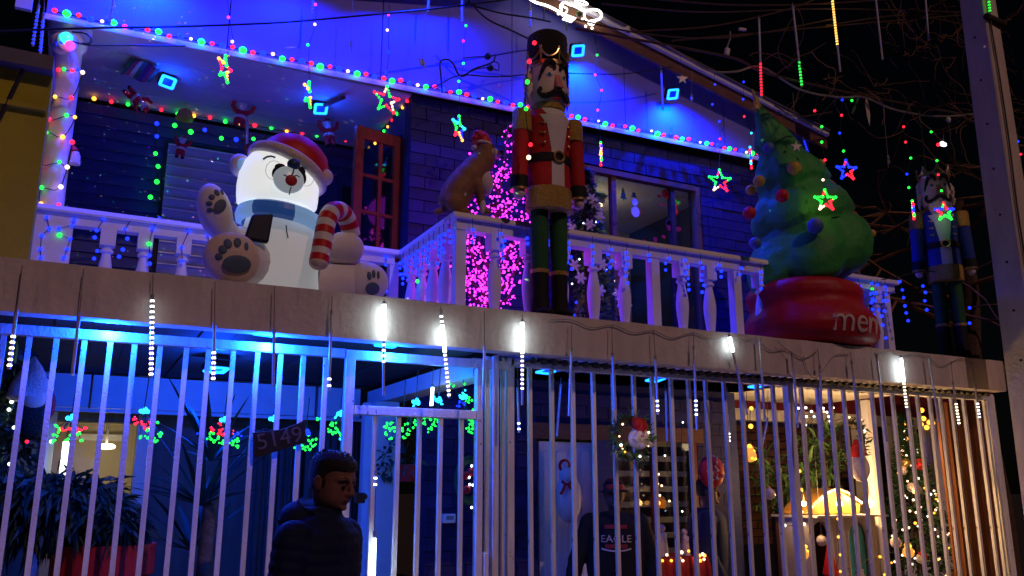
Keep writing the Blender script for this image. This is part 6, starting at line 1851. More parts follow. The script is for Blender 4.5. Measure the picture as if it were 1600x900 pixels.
MB().tube(curve([f_ + Vector((.02, -.01, .06)), f_ + Vector((-.02, -.02, .1)), f_ + Vector((-.07, -.02, .09))], 4), [.05] * 4 + [.04] * 4 + [.015], 10).build('hat', M['redcloth'], w1)
for k in range(9):
    MB().ell(f_ + Vector((rl_.uniform(-.06, .08), -.042, rl_.uniform(-.07, .01))), (.018, .012, .024), Matrix.Rotation(rl_.uniform(-1, 1), 3, 'Y'), 8, 6).build('beard_curl', M['whitefur'], w1)
MB().tube([c_ + Vector((-.02, -.03, -.16)), c_ + Vector((-.02, -.03, -.22))], [.016, .006], 6).build('amber_drop', M['orange'], w1)
w2, c_, k_ = wreath('green wreath with a red hatted gnome beside the nativity house roof', 1330, 688, 5.6, 33, 5, 8)
lamp('POINT', at(1318, 680, 5.35), (1, .7, .35), .5, w2, .05)  # added warm fill in front, brightening the needles of this wreath
g_ = at(1343, 722, 5.5)
MB().ell(g_ + Vector((0, 0, -.05)), (.11, .06, .12), None, 16, 12).build('beard', M['whitefur'], w2)
MB().tube(curve([g_ + Vector((0, 0, .05)), g_ + Vector((-.01, 0, .13)), g_ + Vector((-.02, 0, .2))], 4), [.075] * 2 + [.065] * 2 + [.05] * 2 + [.03] * 2 + [.012], 12).build('hat', M['redcloth'], w2)
MB().ell(g_ + Vector((-.02, -.06, .03)), .022, None, 10, 8).build('nose', M['pink'], w2)
# round red and white ornament on the wall
pk = thing('round_ornament', 'round red and white patterned ornament hanging above the dark haired person', 'ornament', at(1112, 736, 5.5))
c_ = at(1112, 737, 5.5); kk_ = mpp(1112, 5.5)
MB().ell(c_, (22 * kk_, .06, 24 * kk_), None, 20, 14).build('ball', M['nylonred'], pk)
for k in range(34):
    g, rr_ = rl_.uniform(0, 6.283), rl_.uniform(.1, .95)
    q = c_ + Vector((22 * kk_ * rr_ * math.cos(g), -.06 * math.sqrt(1 - rr_ * rr_) - .004, 24 * kk_ * rr_ * math.sin(g)))
    MB().ell(q, (.012, .006, .009), Matrix.Rotation(rl_.uniform(0, 3), 3, 'Y'), 6, 5).build('petal', M['facewhite' if k % 3 else 'pink'], pk)
MB().tube([c_ + Vector((0, 0, 24 * kk_)), at(1112, 600, 5.5)], .003, 4).build('cord', M['cable'], pk)
# snowman sack on the door
sk = thing('snowman_decoration', 'puffy white snowman decoration with a red scarf hanging on the door', 'decoration', at(886, 775, 6.3))
c_ = at(888, 778, 6.28); kk_ = mpp(888, 6.28)
MB().ell(c_, (21 * kk_, .08, 36 * kk_), None, 20, 16).build('body', M['inflwhite'], sk)
MB().ell(at(885, 742, 6.26), (12 * kk_, .06, 12 * kk_), None, 16, 12).build('head', M['inflwhite'], sk)
for pts in ([(878, 752), (886, 757), (894, 752)], [(884, 756), (880, 766), (876, 772)], [(888, 757), (893, 764)]):
    MB().tube(curve([at(p[0], p[1], 6.19) for p in pts], 4), .012, 6).build('scarf', M['nylonred'], sk)
MB().tube([at(882, 728, 6.26) + Vector((.045 * math.cos(6.283 * a / 14), 0, .045 * math.sin(6.283 * a / 14))) for a in range(15)], .014, 7, False).build('red_ring', M['nylonred'], sk)
MB().ell(at(883, 726, 6.25), .026, None, 10, 8).build('knob', M['facewhite'], sk)

# table with red cloth and nativity figures
TB = 5.75
ta, tb_ = at(1012, 866, TB), at(1106, 866, TB)
tz = at(1058, 872, TB).z
tbl = thing('table', 'low table under a red patterned cloth behind the middle fence run', 'table', ((ta.x + tb_.x) / 2, TB + .2, .12))
MB().span((ta.x, TB, tz - .03), (tb_.x, TB + .45, tz)).build('tabletop', M['brown'], tbl, smooth=False)
for x in (ta.x + .03, tb_.x - .03):
    for y in (TB + .03, TB + .42):
        MB().span((x - .02, y - .02, .12), (x + .02, y + .02, tz - .03)).build('leg', M['brown'], tbl, smooth=False)
cl = MB(); n = 40
for i in range(n):
    u0, u1 = i / n, (i + 1) / n
    f0, f1 = [TB - .012 - .018 * math.sin(u * 34) ** 2 for u in (u0, u1)]
    xa, xb = ta.x - .02 + (tb_.x - ta.x + .04) * u0, ta.x - .02 + (tb_.x - ta.x + .04) * u1
    cl.quad((xa, f0 - .01, .2), (xb, f1 - .01, .2), (xb, TB - .012, tz + .004), (xa, TB - .012, tz + .004))
    cl.quad((xa, TB - .012, tz + .004), (xb, TB - .012, tz + .004), (xb, TB + .46, tz + .004), (xa, TB + .46, tz + .004))
tag(cl.build('tablecloth', M['tablecloth'], None), 'red patterned tablecloth hanging over the low table', 'tablecloth')
def figurine(label, px, pyb, h, m, halo=False, lean=0.):
    b = at(px, pyb, TB + .12); b.z = tz + .008
    t = thing('figurine', label, 'figurine', b, 0, 'nativity figures on the table')
    MB().lathe([(.04 * h / .2, 0), (.038 * h / .2, .02), (.03 * h / .2, h * .45), (.024 * h / .2, h * .7), (.012, h * .78)], b, 14).build('robe', M[m], t)
    hd_ = MB().ell(b + Vector((0, -.004, h * .87)), h * .1, None, 12, 9).build('head', M['face'], t)
    MB().ell(b + Vector((0, .006, h * .88)), (h * .11, h * .11, h * .12), None, 12, 9).build('veil', M[m], hd_)
    MB().tube([b + Vector((-.025, -.01, h * .68)), b + Vector((0, -.035, h * .5)), b + Vector((.025, -.01, h * .68))], .01, 6).build('arms', M[m], t)
    return t
figurine('tallest pale robed figurine at the left of the table', 1036, 864, .25, 'facewhite')
figurine('tan robed figurine at the left table edge', 1027, 866, .17, 'infltan')
figurine('robed figurine in the middle of the table', 1071, 864, .21, 'infltan')
figurine('small pale pink figurine at the right of the table', 1092, 864, .19, 'pink')
string('warm lights strewn around the nativity figures on the table', [(1027, 864, 'y'), (1028, 868, 'w'), (1035, 876, 'y'), (1042, 867, 'w'), (1049, 876, 'y'), (1065, 863, 'w'), (1062, 872, 'y'), (1067, 876, 'w'), (1076, 861, 'y'), (1087, 856, 'y'), (1087, 872, 'w'), (1093, 868, 'y'), (1098, 866, 'w'), (1094, 876, 'y'), (1100, 874, 'w'), (1101, 868, 'y')], TB - .03, .013)
string('tiny warm lights climbing the blinds in the lower window', [(1026, 733, 'w'), (1029, 741, 'w'), (1028, 756, 'w'), (1034, 759, 'w'), (1027, 766, 'w'), (1031, 774, 'w'), (1046, 783, 'w'), (1055, 782, 'W'), (1067, 660, 'W'), (1039, 712, 'W'), (1066, 799, 'W')], 6.3, .009)
al = thing('amber_lamp', 'amber glowing lamp in the lower window behind the table', 'lamp', at(1030, 786, 6.36))
MB().ell(at(1028, 786, 6.34), .022, None, 12, 8).build('bulb', E['y'], al)
MB().lathe([(.05, -.05), (.06, 0), (.03, .05)], at(1032, 785, 6.42), 14).build('shade', M['orange'], al)
lamp('POINT', at(1028, 786, 6.28), (1, .5, .15), .7, al, .03)

# =================================================================== NATIVITY HOUSE
NYH = 5.9
nh = thing('nativity_house', 'glowing wooden nativity house with an amber arched roof and two arches', 'nativity house', at(1316, 900, NYH))
kN = mpp(1316, NYH)
hx = lambda px, py: at(px, py, NYH)
x0, x1 = hx(1264, 850).x, hx(1371, 850).x
zt_ = hx(1316, 808).z
def arch(cx_, hw_, z0, zs, n=12):
    return [(cx_ - hw_, z0), (cx_ - hw_, zs)] + [(cx_ - hw_ * math.cos(math.pi * i / n), zs + hw_ * 1.25 * math.sin(math.pi * i / n)) for i in range(1, n)] + [(cx_ + hw_, zs), (cx_ + hw_, z0)]
aL = arch(hx(1284, 850).x, 19 * kN, .3, hx(1284, 842).z)
aR = arch(hx(1343, 850).x, 21 * kN, .3, hx(1343, 845).z)
fn = lambda u, v, d: Vector((u, d, v))
def strip_above(mb, arc, zt, y0, y1):
    top = arc[1:-1]
    for (ua, va), (ub, vb) in zip(top, top[1:]):
        if ub - ua > 1e-6:
            mb.prism([(ua, va), (ub, vb), (ub, zt), (ua, zt)], fn, y0, y1)
fw_ = MB()
for a, b in ((x0, aL[0][0]), (aL[-1][0], aR[0][0]), (aR[-1][0], x1)):
    fw_.span((a, NYH, .3), (b, NYH + .04, zt_))
strip_above(fw_, aL, zt_, NYH, NYH + .04); strip_above(fw_, aR, zt_, NYH, NYH + .04)
fw_.build('front_board', M['dish'], nh, smooth=False)
MB().span((x0, NYH + .36, .3), (x1, NYH + .4, zt_)).build('back_board', M['brown'], nh, smooth=False)
MB().span((x0, NYH + .041, .3), (x0 + .03, NYH + .359, zt_)).build('side_board', M['dish'], nh, smooth=False)
MB().span((x1 - .03, NYH + .041, .3), (x1, NYH + .359, zt_)).build('side_board', M['dish'], nh, smooth=False)
MB().prism(aR, fn, NYH + .06, NYH + .08).build('turquoise_panel', M['turq'], nh, smooth=False)
MB().span((x0 - .03, NYH - .15, zt_ + .002), (x1 + .01, NYH + .42, zt_ + .022)).build('eave_board', M['dish'], nh, smooth=False)
rp = [(hx(1262, 803).x, zt_ + .032), (hx(1274, 786).x, hx(1274, 786).z), (hx(1290, 771).x, hx(1290, 771).z), (hx(1308, 763).x, hx(1308, 763).z), (hx(1325, 770).x, hx(1325, 770).z), (hx(1346, 786).x, hx(1346, 786).z), (hx(1346, 803).x, zt_ + .032)]
MB().prism(rp, fn, NYH + .02, NYH + .34).build('arched_roof', M['orange'], nh, smooth=False)
MB().tube([Vector((u, NYH, v)) for u, v in rp[:-1]], .012, 6).build('roof_trim', M['dish'], nh)
MB().span((x0 - .05, NYH - .1, .12), (x1 + .05, NYH + .5, .298)).build('plinth', M['brown'], nh, smooth=False)
for k, (px, py, r_) in enumerate(((1256, 787, .022), (1311, 787, .03), (1359, 787, .032))):
    t = thing('bright_bulb', ('bright warm bulb at the left corner of the nativity roof', 'bright warm bulb hanging before the amber arched roof', 'brightest warm bulb at the right end of the nativity roof')[k], 'bulb', at(px, py, NYH - .1), 0, 'bright bulbs of the nativity house')
    MB().ell(at(px, py, NYH - .1), r_, None, 14, 10).build('glass', E['hot'], t)
    MB().tube([at(px, py, NYH - .1) + Vector((0, 0, r_)), at(px, py, NYH - .1) + Vector((0, 0, .2))], .004, 5).build('lead', M['cable'], t)
    lamp('POINT', at(px, py, NYH - .1) + Vector((0, -.01, r_ + .02)), (1, .56, .2), (15, 21, 30)[k], t, .03)
gc = thing('red_gnome', 'red cone hatted gnome standing in front of the left nativity arch', 'gnome', at(1299, 900, NYH - .2))
c_ = at(1299, 905, NYH - .2)
MB().lathe([(.01, at(1299, 848, NYH - .2).z), (.03, at(1299, 865, NYH - .2).z), (.062, at(1299, 890, NYH - .2).z), (.07, at(1299, 897, NYH - .2).z), (.01, at(1299, 897, NYH - .2).z)], (c_.x, c_.y, 0), 18).build('hat', M['nylonred'], gc)
MB().lathe([(.09, .3), (.08, .45), (.06, at(1299, 897, NYH - .2).z)], (c_.x, c_.y, 0), 18).build('body', M['redcloth'], gc)
MB().ell((c_.x, c_.y - .06, at(1299, 905, NYH - .2).z - .05), (.05, .03, .08)).build('beard', M['whitefur'], gc)
sb_ = thing('glass_jar', 'small pale jar in front of the turquoise arch', 'jar', at(1344, 895, NYH - .15))
c_ = at(1344, 900, NYH - .15)
MB().lathe([(.04, -.06), (.045, 0), (.03, .03), (.032, .045)], c_, 16).build('body', M['ballglass'], sb_)
MB().cyl(c_ + Vector((0, 0, .045)), c_ + Vector((0, 0, .06)), .034, n=14).build('lid', M['facewhite'], sb_)
MB().tube([(c_.x, c_.y, .3), c_ - Vector((0, 0, .06))], .05, 10).build('foot', M['brown'], sb_)
# bright post right of the house
bp_ = thing('lit_post', 'white post lit warm by the bulbs at the right of the nativity house', 'post', at(1372, 800, NYH + .1))
xx = at(1372, 800, NYH + .1).x
MB().span((xx - .04, NYH + .08, .12), (xx + .04, NYH + .16, 2.45)).build('shaft', M['white'], bp_, smooth=False, bevel=.005)
# hanging lanterns and glass balls
def lantern(label, px, py, Y, r_=.05):
    c_ = at(px, py, Y)
    t = thing('lantern', label, 'lantern', c_, 0, 'amber glass lanterns on strings')
    g = MB().ell(c_ - Vector((0, 0, r_ * .35)), (r_, r_, r_), None, 16, 12).build('globe', M['lantern_glass'], t)
    MB().ell(c_ + Vector((0, 0, r_ * .85)), (r_ * .62, r_ * .62, r_ * .6), None, 14, 10).build('upper_globe', M['lantern_glass'], t)
    for i in range(6):
        a = 6.283 * i / 6
        bulb(t, c_ + Vector((r_ * .6 * math.cos(a), r_ * .6 * math.sin(a) - .01, r_ * rl_.uniform(-.9, 1.0))), 'y', .014)
    MB().tube([c_ + Vector((0, 0, r_ * 1.3)), Vector((c_.x, c_.y, 2.38))], .003, 4).build('cord', M['cable'], t)
    return t
M['lantern_glass'] = emit('lantern_amber', (1, .42, .06), .8)
lantern('amber lantern hanging highest, left of the wide fence post', 1172, 709, 5.4)
lantern('amber lantern hanging low left of the nativity arch', 1254, 862, 5.5)
lantern('amber lantern hanging low in front of the lit Christmas tree', 1419, 860, 5.45)
def ball(label, px, py, Y, r_=.048):
    c_ = at(px, py, Y)
    t = thing('glass_ball', label, 'bauble', c_, 0, 'frosted baubles on strings')
    MB().ell(c_, r_, None, 18, 12).build('globe', M['ballglass'], t)
    MB().cyl(c_ + Vector((0, 0, r_ * .95)), c_ + Vector((0, 0, r_ * 1.2)), .012, n=8).build('cap', M['goldmetal'], t)
    MB().tube([c_ + Vector((0, 0, r_ * 1.2)), Vector((c_.x, c_.y, 2.38))], .002, 4).build('cord', M['clearwire'], t)
ball('frosted bauble hanging left of the wide fence post', 1202, 772, 5.4)
ball('frosted bauble in the left nativity arch', 1284, 845, 5.8)
ball('frosted bauble in front of the lit Christmas tree, lower', 1400, 848, 5.5, .05)
ball('frosted bauble in front of the lit Christmas tree, upper', 1433, 766, 5.5, .045)
string('cold white lights scattered along the lilac beam behind the right fence', [(1236, 650, 'W'), (1239, 656, 'W'), (1247, 638, 'W'), (1259, 637, 'W'), (1268, 643, 'W'), (1260, 651, 'W'), (1272, 651, 'W'), (1259, 664, 'W'), (1258, 674, 'W'), (1286, 638, 'W'), (1287, 643, 'w'), (1292, 644, 'W'), (1295, 651, 'W'), (1302, 637, 'Wy' if False else 'W'), (1297, 658, 'W'), (1327, 652, 'w'), (1345, 656, 'w'), (1347, 675, 'W')], 6.1, .012)
string('warm bulb drop hanging by the left side of the amber lantern', [(1174, 638, 'y'), (1173, 666, 'y'), (1171, 697, 'y')], 5.35, .017)
string('warm bulbs down the wide fence post beside the nativity house', [(1249, 736, 'y'), (1252, 765, 'y'), (1248, 790, 'w'), (1253, 800, 'w'), (1226, 821, 'W'), (1256, 819, 'w')], 5.4, .013)
string('warm bulbs hanging before the turquoise arch', [(1309, 811, 'y'), (1310, 839, 'y'), (1313, 867, 'y'), (1313, 893, 'y'), (1375, 870, 'y'), (1382, 898, 'y')], 5.5, .011)
# big lit tree on the right
p = at(1440, 905, 6.25)
fx = fir('christmas_tree', 'tall dark Christmas tree covered in warm lights behind the right fence', (p.x, 6.25, .12), 2.25, .6, 2200, 'pine', seed=8, flowers=0, lights=((85, 'w', .011), (40, 'W', .010), (36, 'y', .013)))
for k in range(16):
    a, f_ = rl_.uniform(3.2, 6.2), rl_.uniform(.1, .8)
    c_ = Vector((p.x, 6.25, .12)) + Vector((math.cos(a) * .55 * (1 - f_), math.sin(a) * .55 * (1 - f_), 2.25 * f_))
    MB().ell(c_, .05, None, 12, 9).build('bauble', M[('nylonred', 'goldmetal', 'ballglass', 'bluecloth')[k % 4]], fx)
for (px, py) in ((1440, 641), (1443, 654), (1452, 660), (1439, 663), (1448, 668), (1457, 661)): bulb(fx, at(px, py, 6.1), 'y', .026)
lamp('POINT', at(1440, 700, 5.75), (1, .52, .22), 10, fx, .1)
for k, (px, py, lbl) in enumerate(((1205, 745, 'green leafy plant left of the wide fence post'), (1245, 720, 'green leafy plant behind the wide fence post'), (1290, 700, 'green leafy plant behind the gnome wreath'), (1268, 735, 'lush green plant just behind the amber nativity roof'))):
    t = thing('leafy_plant', lbl, 'plant', (at(px, py, 6.5).x, 6.5, .12))
    b_ = MB()
    for i in range(75):
        c_ = at(px + rl_.uniform(-20, 20), py + rl_.uniform(-35, 60), 6.5 + rl_.uniform(-.2, .2))
        blade(b_, c_, (rl_.uniform(-1, 1), rl_.uniform(-.6, .2), rl_.uniform(-.2, 1.2)), rl_.uniform(.18, .42), .02, rl_.uniform(.2, .8))
    b_.build('foliage', M['leaf'], t, smooth=False, kind='stuff', fixn=False)
    MB().tube([(at(px, py, 6.5).x, 6.5, .12), at(px, py + 20, 6.5)], .02, 6).build('stem', M['bark'], t)

# =================================================================== PEOPLE
HEAD = [(-.34, .14, .30, .27), (-.16, .13, .30, .24), (-.05, .20, .31, .235), (.0, .34, .30, .23), (.05, .395, .31, .27), (.12, .41, .34, .31), (.19, .42, .38, .335), (.26, .412, .42, .35), (.34, .405, .46, .365), (.44, .39, .49, .372),
        (.50, .385, .51, .375), (.57, .42, .53, .38), (.66, .418, .545, .383), (.76, .39, .54, .375), (.85, .33, .50, .345), (.92, .25, .42, .285), (.97, .15, .30, .19), (1.0, .02, .12, .04)]
def head_loft(mb, o, s, rot, rings, n=28, grow=1., fmax=None):
    vs, fs = [], []
    for (z, f, b, hw_) in rings:
        for j in range(n):
            a = 2 * math.pi * j / n
            sx, cx_ = math.sin(a), math.cos(a)
            e = .86
            x = hw_ * grow * math.copysign(abs(sx) ** e, sx)
            y = -(f if cx_ > 0 else b) * grow * math.copysign(abs(cx_) ** e, cx_)
            vs.append(o + rot @ (Vector((x, y, z)) * s))
    k = len(rings)
    fs = [(i * n + j, i * n + (j + 1) % n, (i + 1) * n + (j + 1) % n, (i + 1) * n + j) for i in range(k - 1) for j in range(n)]
    fs += [tuple(range(n - 1, -1, -1)), tuple((k - 1) * n + j for j in range(n))]
    return mb.add(vs, fs)
HEAD = [(z, f * .93, b * .84, h) for z, f, b, h in HEAD]
def make_person(label, base, face_dir, H, top_mat, arms, hood=False, cap=None, quilt=True, hair_len=.3, head_pitch=0., build=1.0, skin='skin'):
    """local frame: facing -Y; arms: two lists of shoulder/elbow/wrist points in local metres"""
    fd = Vector((face_dir[0], face_dir[1], 0)).normalized()
    rz = math.atan2(fd.y, fd.x) + math.pi / 2
    t = thing('person', label, 'person', (0, 0, 0))
    hs = .132 * H
    ho = Vector((0, -.01, H - hs)); hrot = Matrix.Rotation(head_pitch, 3, 'X')
    b = MB()
    head_loft(b, ho, hs, hrot, HEAD)
    L = lambda x, y, z: ho + hrot @ (Vector((x, y, z)) * hs)
    # nose, brow, cheeks, lips, chin, ears
    b.tube([L(0, -.40, .54), L(0, -.455, .42), L(0, -.50, .33), L(0, -.455, .285)], [.035 * hs, .05 * hs, .068 * hs, .05 * hs], 8)
    for sg in (-1, 1):
        b.ell(L(sg * .06, -.435, .315), (.045 * hs, .05 * hs, .04 * hs), None, 8, 6)
        b.tube([L(sg * .05, -.41, .57), L(sg * .18, -.40, .59), L(sg * .29, -.31, .56)], .028 * hs, 6)
        b.ell(L(sg * .385, .06, .42), (.03 * hs, .09 * hs, .15 * hs), None, 10, 8)
        b.tube([L(sg * .4, .0, .50), L(sg * .425, .08, .56), L(sg * .42, .15, .48), L(sg * .4, .12, .36), L(sg * .39, .03, .29)], .022 * hs, 6)
    b.ell(L(0, -.42, .215), (.12 * hs, .035 * hs, .026 * hs), None, 12, 6); b.ell(L(0, -.415, .165), (.1 * hs, .04 * hs, .032 * hs), None, 12, 6)
    b.ell(L(0, -.375, .04), (.1 * hs, .06 * hs, .06 * hs), None, 10, 8)
    # trunk and limbs of the body
    zs, zh = .81 * H, .52 * H
    b.lathe([(.10, zh - .03), (.145, zh), (.13, .6 * H), (.15, .72 * H), (.15, .78 * H), (.06, .835 * H)], (0, 0, 0), 20, 1.05 * build, .7 * build)
    for sg in (-1, 1):
        b.tube([(sg * .085, 0, zh), (sg * .09, -.01, .29 * H), (sg * .09, .01, .05 * H)], [.085, .058, .042], 12)
        b.ell((sg * .09, -.06, .035), (.045, .12, .04), None, 12, 8)
    for k, (sh_, el_, wr_) in enumerate(arms):
        sh_, el_, wr_ = Vector(sh_), Vector(el_), Vector(wr_)
        b.tube([sh_, sh_.lerp(el_, .5), el_, el_.lerp(wr_, .5), wr_], [.05, .046, .038, .036, .027], 10)
        d = (wr_ - el_).normalized(); sd = Vector((1, 0, 0)) - d * d.x; sd.normalize(); nn = d.cross(sd)
        b.ell(wr_ + d * .05, (.04, .02, .055), Matrix((sd, nn, d)).transposed(), 12, 8)
        for q, (o_, l_) in enumerate(((-.03, .07), (-.01, .08), (.01, .075), (.029, .06))):
            a_ = wr_ + d * .09 + sd * o_
            b.tube([a_, a_ + d * l_ * .5 + nn * .008, a_ + d * l_ * .9 + nn * .028], [.0095, .009, .0075], 7)
        sgt = -1 if k == 0 else 1
        a_ = wr_ + d * .03 - sd * sgt * .035
        b.tube([a_, a_ + d * .035 - sd * sgt * .02 + nn * .012, a_ + d * .065 - sd * sgt * .022 + nn * .024], [.012, .011, .009], 7)
    ob = b.build('body', M[skin], t)
    remesh(ob, .0058, 5)
    # eyes and brows
    for sg in (-1, 1):
        e_ = MB().ell(L(sg * .165, -.388, .485), (.055 * hs, .026 * hs, .020 * hs), None, 12, 8).build('eye', M['eyewhite'], t)
        MB().ell(L(sg * .165, -.408, .483), (.03 * hs, .016 * hs, .03 * hs), None, 10, 8).build('iris', M['black'], e_)
        MB().tube([L(sg * .08, -.405, .59), L(sg * .18, -.392, .615), L(sg * .28, -.32, .59)], [.012 * hs, .017 * hs, .008 * hs], 6).build('eyebrow', M['hair'], t)
    MB().tube([L(-.11, -.43, .19), L(0, -.452, .192), L(.11, -.43, .19)], .007 * hs, 5).build('mouth', M['lip'], t)
    # hair
    hr_ = [(hair_len, -.12, .445, .38), (.40, -.1, .465, .395), (.52, .02, .48, .402), (.62, .17, .50, .408), (.70, .30, .505, .413), (.755, .40, .505, .413), (.84, .405, .49, .40), (.92, .35, .44, .36), (.99, .25, .35, .28), (1.045, .13, .22, .15), (1.06, .03, .1, .04)]
    hb = MB(); head_loft(hb, ho, hs, hrot, hr_, 32)
    for sg in (-1, 1): hb.ell(L(sg * .375, -.03, .47), (.02 * hs, .06 * hs, .12 * hs), None, 8, 6)
    rh = random.Random(int(H * 1000))
    for k in range(420):
        a = rh.uniform(0, 6.283) if k < 260 else rh.gauss(0, .8); z = rh.uniform(.74, 1.0) if k < 260 else rh.uniform(.74, .9)
        q = L(.36 * math.sin(a) * math.sqrt(max(0, 1 - ((z - .55) / .5) ** 2)) * 1.1, -.40 * math.cos(a) * math.sqrt(max(0, 1 - ((z - .55) / .5) ** 2)) * 1.1 + .06, z)
        out = (q - L(0, .06, .55)).normalized()
        hb.tube([q - out * .012, q + (out + Vector((rh.uniform(-.4, .4), rh.uniform(-.4, .4), .2))) * .014], [.006, .0015], 4)
    hb.build('hair', M['hair'], t)
    if cap:
        cb = MB()
        head_loft(cb, ho, hs, hrot, [(.62, .44, .565, .405), (.70, .45, .58, .415), (.82, .42, .56, .40), (.95, .32, .47, .33), (1.04, .19, .32, .21), (1.07, .02, .1, .04)], 30)
        co = cb.build('cap', M['capred'], t)
        vb = MB()
        pts_ = []
        vs = []
        for i in range(13):
            a = R(-62 + 124 * i / 12)
            for (rr_, dz_) in ((.43, .0), (.75, -.07)):
                vs.append(L(rr_ * .95 * math.sin(a), -rr_ * math.cos(a) - (.1 if rr_ > .5 else 0), .645 + dz_))
        k0 = len(vs)
        vs2 = [v + Vector((0, 0, -.008)) for v in vs]
        fs = [(2 * i, 2 * i + 2, 2 * i + 3, 2 * i + 1) for i in range(12)]
        fs2 = [(k0 + 2 * i, k0 + 2 * i + 1, k0 + 2 * i + 3, k0 + 2 * i + 2) for i in range(12)] + [(2 * i + 1, 2 * i + 3, k0 + 2 * i + 3, k0 + 2 * i + 1) for i in range(12)]
        vb.add(vs + vs2, fs + fs2).build('cap_visor', M['black'], t)
    # top
    tp = MB()
    n = 36; nz = 78
    vs, fs = [], []
    z0, z1 = .46 * H, .845 * H
    for i in range(nz + 1):
        f_ = i / nz; z = z0 + (z1 - z0) * f_
        sh_ = 1 - max(0, (f_ - .80) / .20) ** 2 * .62
        rx = (.168 + .03 * math.sin(f_ * 2.6)) * build * sh_ + .015
        ry = (.142 + .025 * math.sin(f_ * 2.4)) * build * (1 - max(0, (f_ - .82) / .18) ** 2 * .5)
        bulge = (.009 * abs(math.sin(f_ * math.pi * 13.0 + .25 * math.sin(3 * 6.283 * (i % 7) / 7))) ** .7 if quilt else 0)
        for j in range(n):
            a = 2 * math.pi * j / n
            nx_ = noise.noise(Vector((math.cos(a) * 2, math.sin(a) * 2, z * 6))) * .008
            vs.append(((rx + bulge + nx_) * math.cos(a), (ry + bulge + nx_) * math.sin(a) + .012, z))
    fs = [(i * n + j, i * n + (j + 1) % n, (i + 1) * n + (j + 1) % n, (i + 1) * n + j) for i in range(nz) for j in range(n)] + [tuple(range(n - 1, -1, -1)), tuple(nz * n + j for j in range(n))]
    tp.add(vs, fs)
    for (sh_, el_, wr_) in arms:
        sh_, el_, wr_ = Vector(sh_), Vector(el_), Vector(wr_)
        P, Rr = [], []
        for i in range(66):
            f_ = i / 65
            P.append(sh_.lerp(el_, f_ * 2) if f_ < .5 else el_.lerp(wr_, f_ * 2 - 1))
            Rr.append((.078 - .026 * f_) * (.9 + .1 * build) + (.006 * abs(math.sin(f_ * math.pi * 13)) if quilt else .002 * math.sin(f_ * 40)))
        tp.tube(P, Rr, 14)
        tp.ell(sh_, (.08, .078, .075), None, 14, 10)
    if hood:
        tp.tube(curve([Vector((.10 * math.cos(a), .035 + .12 * math.sin(a) * (1 if math.sin(a) > 0 else .55), .835 * H + .035 * math.sin(a))) for a in [6.283 * i / 14 for i in range(15)]], 2), [.042 + .03 * max(0, math.sin(6.283 * i / 28)) for i in range(29)], 12, False)
        tp.ell((0, .095, .838 * H), (.125, .095, .07), Matrix.Rotation(R(12), 3, 'X'), 18, 12)
        tp.lathe([(.085, .80 * H), (.082, .86 * H), (.07, .865 * H)], (0, .01, 0), 20)
    to = tp.build('jacket' if quilt else 'sweater', M[top_mat], t)
    remesh(to, .0075, 1)
    lg_ = MB()
    for sg in (-1, 1):
        lg_.tube([(sg * .085, 0, .53 * H), (sg * .092, -.005, .3 * H), (sg * .09, .01, .045 * H)], [.105, .082, .062], 14)
    lg_.ell((0, 0, .5 * H), (.17, .13, .08))
    lo_ = lg_.build('trousers', M['trousers'], t); remesh(lo_, .012, 2)
    for sg in (-1, 1):
        MB().ell((sg * .09, -.065, .04), (.052, .135, .045), None, 14, 8).build('shoe', M['shoe'], t)
    t.matrix_world = T(base, rz); WM[t.name] = t.matrix_world.copy()
    return t, rz
hang = lambda H, fwd=.0: [((-.185, .015, .79 * H), (-.225, .03, .62 * H), (-.215, -.08 - fwd, .475 * H)), ((.185, .015, .79 * H), (.225, .03, .62 * H), (.215, -.08 - fwd, .475 * H))]
mp = at(520, 800, 3.6)
rdir = _rt * .93 + Vector((-_fw.x, -_fw.y, 0)).normalized() * .36
man, _ = make_person('man in a navy quilted hooded jacket, in profile on the pavement before the gate', (mp.x - .03, 3.62, .1), rdir, 1.63, 'jacket', hang(1.63), hood=True, head_pitch=R(13), build=.92)
cp_ = at(960, 790, 5.75)
HC = at(962, 750, 5.75).z - .12 + .0
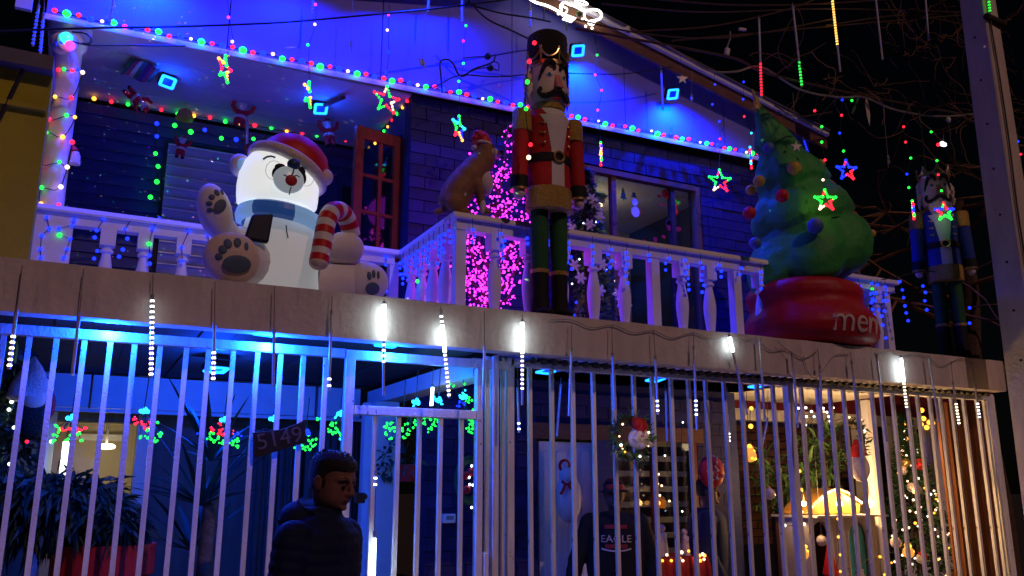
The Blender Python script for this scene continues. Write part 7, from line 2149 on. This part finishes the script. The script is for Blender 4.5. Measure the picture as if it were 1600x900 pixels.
wo, rzw = make_person('person in a red cap and dark printed sweater behind the middle fence run', (cp_.x, 5.75, .12), (-.52, -.85), HC, 'sweater', [((-.19, 0, .79 * HC), (-.30, -.01, .61 * HC), (-.36, -.08, .45 * HC)), ((.19, 0, .79 * HC), (.28, .0, .61 * HC), (.27, -.08, .45 * HC))], cap='capred', quilt=False, build=1.12)
# print on the sweater
W = WM[wo.name]
def chest_text(body, size, z, m, arch_=0.):
    cu = bpy.data.curves.new('print', 'FONT'); cu.body = body; cu.size = size; cu.extrude = .001; cu.align_x = 'CENTER'; cu.align_y = 'CENTER'; cu.resolution_u = 2
    o = bpy.data.objects.new('print_src', cu); COL.objects.link(o)
    dg = bpy.context.evaluated_depsgraph_get(); dg.update()
    me = bpy.data.meshes.new_from_object(o.evaluated_get(dg)); bpy.data.objects.remove(o)
    for v in me.vertices:
        a = v.co.x / .2
        v.co = Vector((.225 * math.sin(a), -(.196 * math.cos(a)) + .012 - v.co.z, z + v.co.y + arch_ * v.co.x ** 2))
    me.materials.clear(); me.materials.append(m)
    ob = bpy.data.objects.new('print', me); COL.objects.link(ob); ob.parent = wo; WM[ob.name] = W
    return ob
chest_text('EAGLE', .075, .715 * HC, M['print'])
lg2 = MB()
for i in range(16):
    a0, a1 = R(-30 + 60 * i / 16), R(-30 + 60 * (i + 1) / 16)
    P = [Vector((.222 * math.sin(a), -.197 * math.cos(a) + .012, .655 * HC + .5 * (a * .2) ** 2 * 3 + dz_)) for a, dz_ in ((a0, 0), (a1, 0), (a1, .012), (a0, .012))]
    lg2.quad(*[W @ p for p in P])
lg2.build('print_arc', M['print'], wo)
lg3 = MB()
for i in range(12):
    a0, a1 = R(-22 + 44 * i / 12), R(-22 + 44 * (i + 1) / 12)
    for zc in (.765, .672):
        P = [Vector((.221 * math.sin(a), -.1965 * math.cos(a) + .012, zc * HC + dz_)) for a, dz_ in ((a0, 0), (a1, 0), (a1, .028), (a0, .028))]
        lg3.quad(*[W @ p for p in P])
lg3.build('print_patch', M['printred'], wo)
dp_ = at(1118, 800, 5.85)
HD = at(1112, 748, 5.85).z - .12
make_person('dark haired person in a navy top beside the table, facing right', (dp_.x, 5.95, .12), (.8, -.6), HD, 'bluetop', hang(HD), quilt=False, build=1.0)
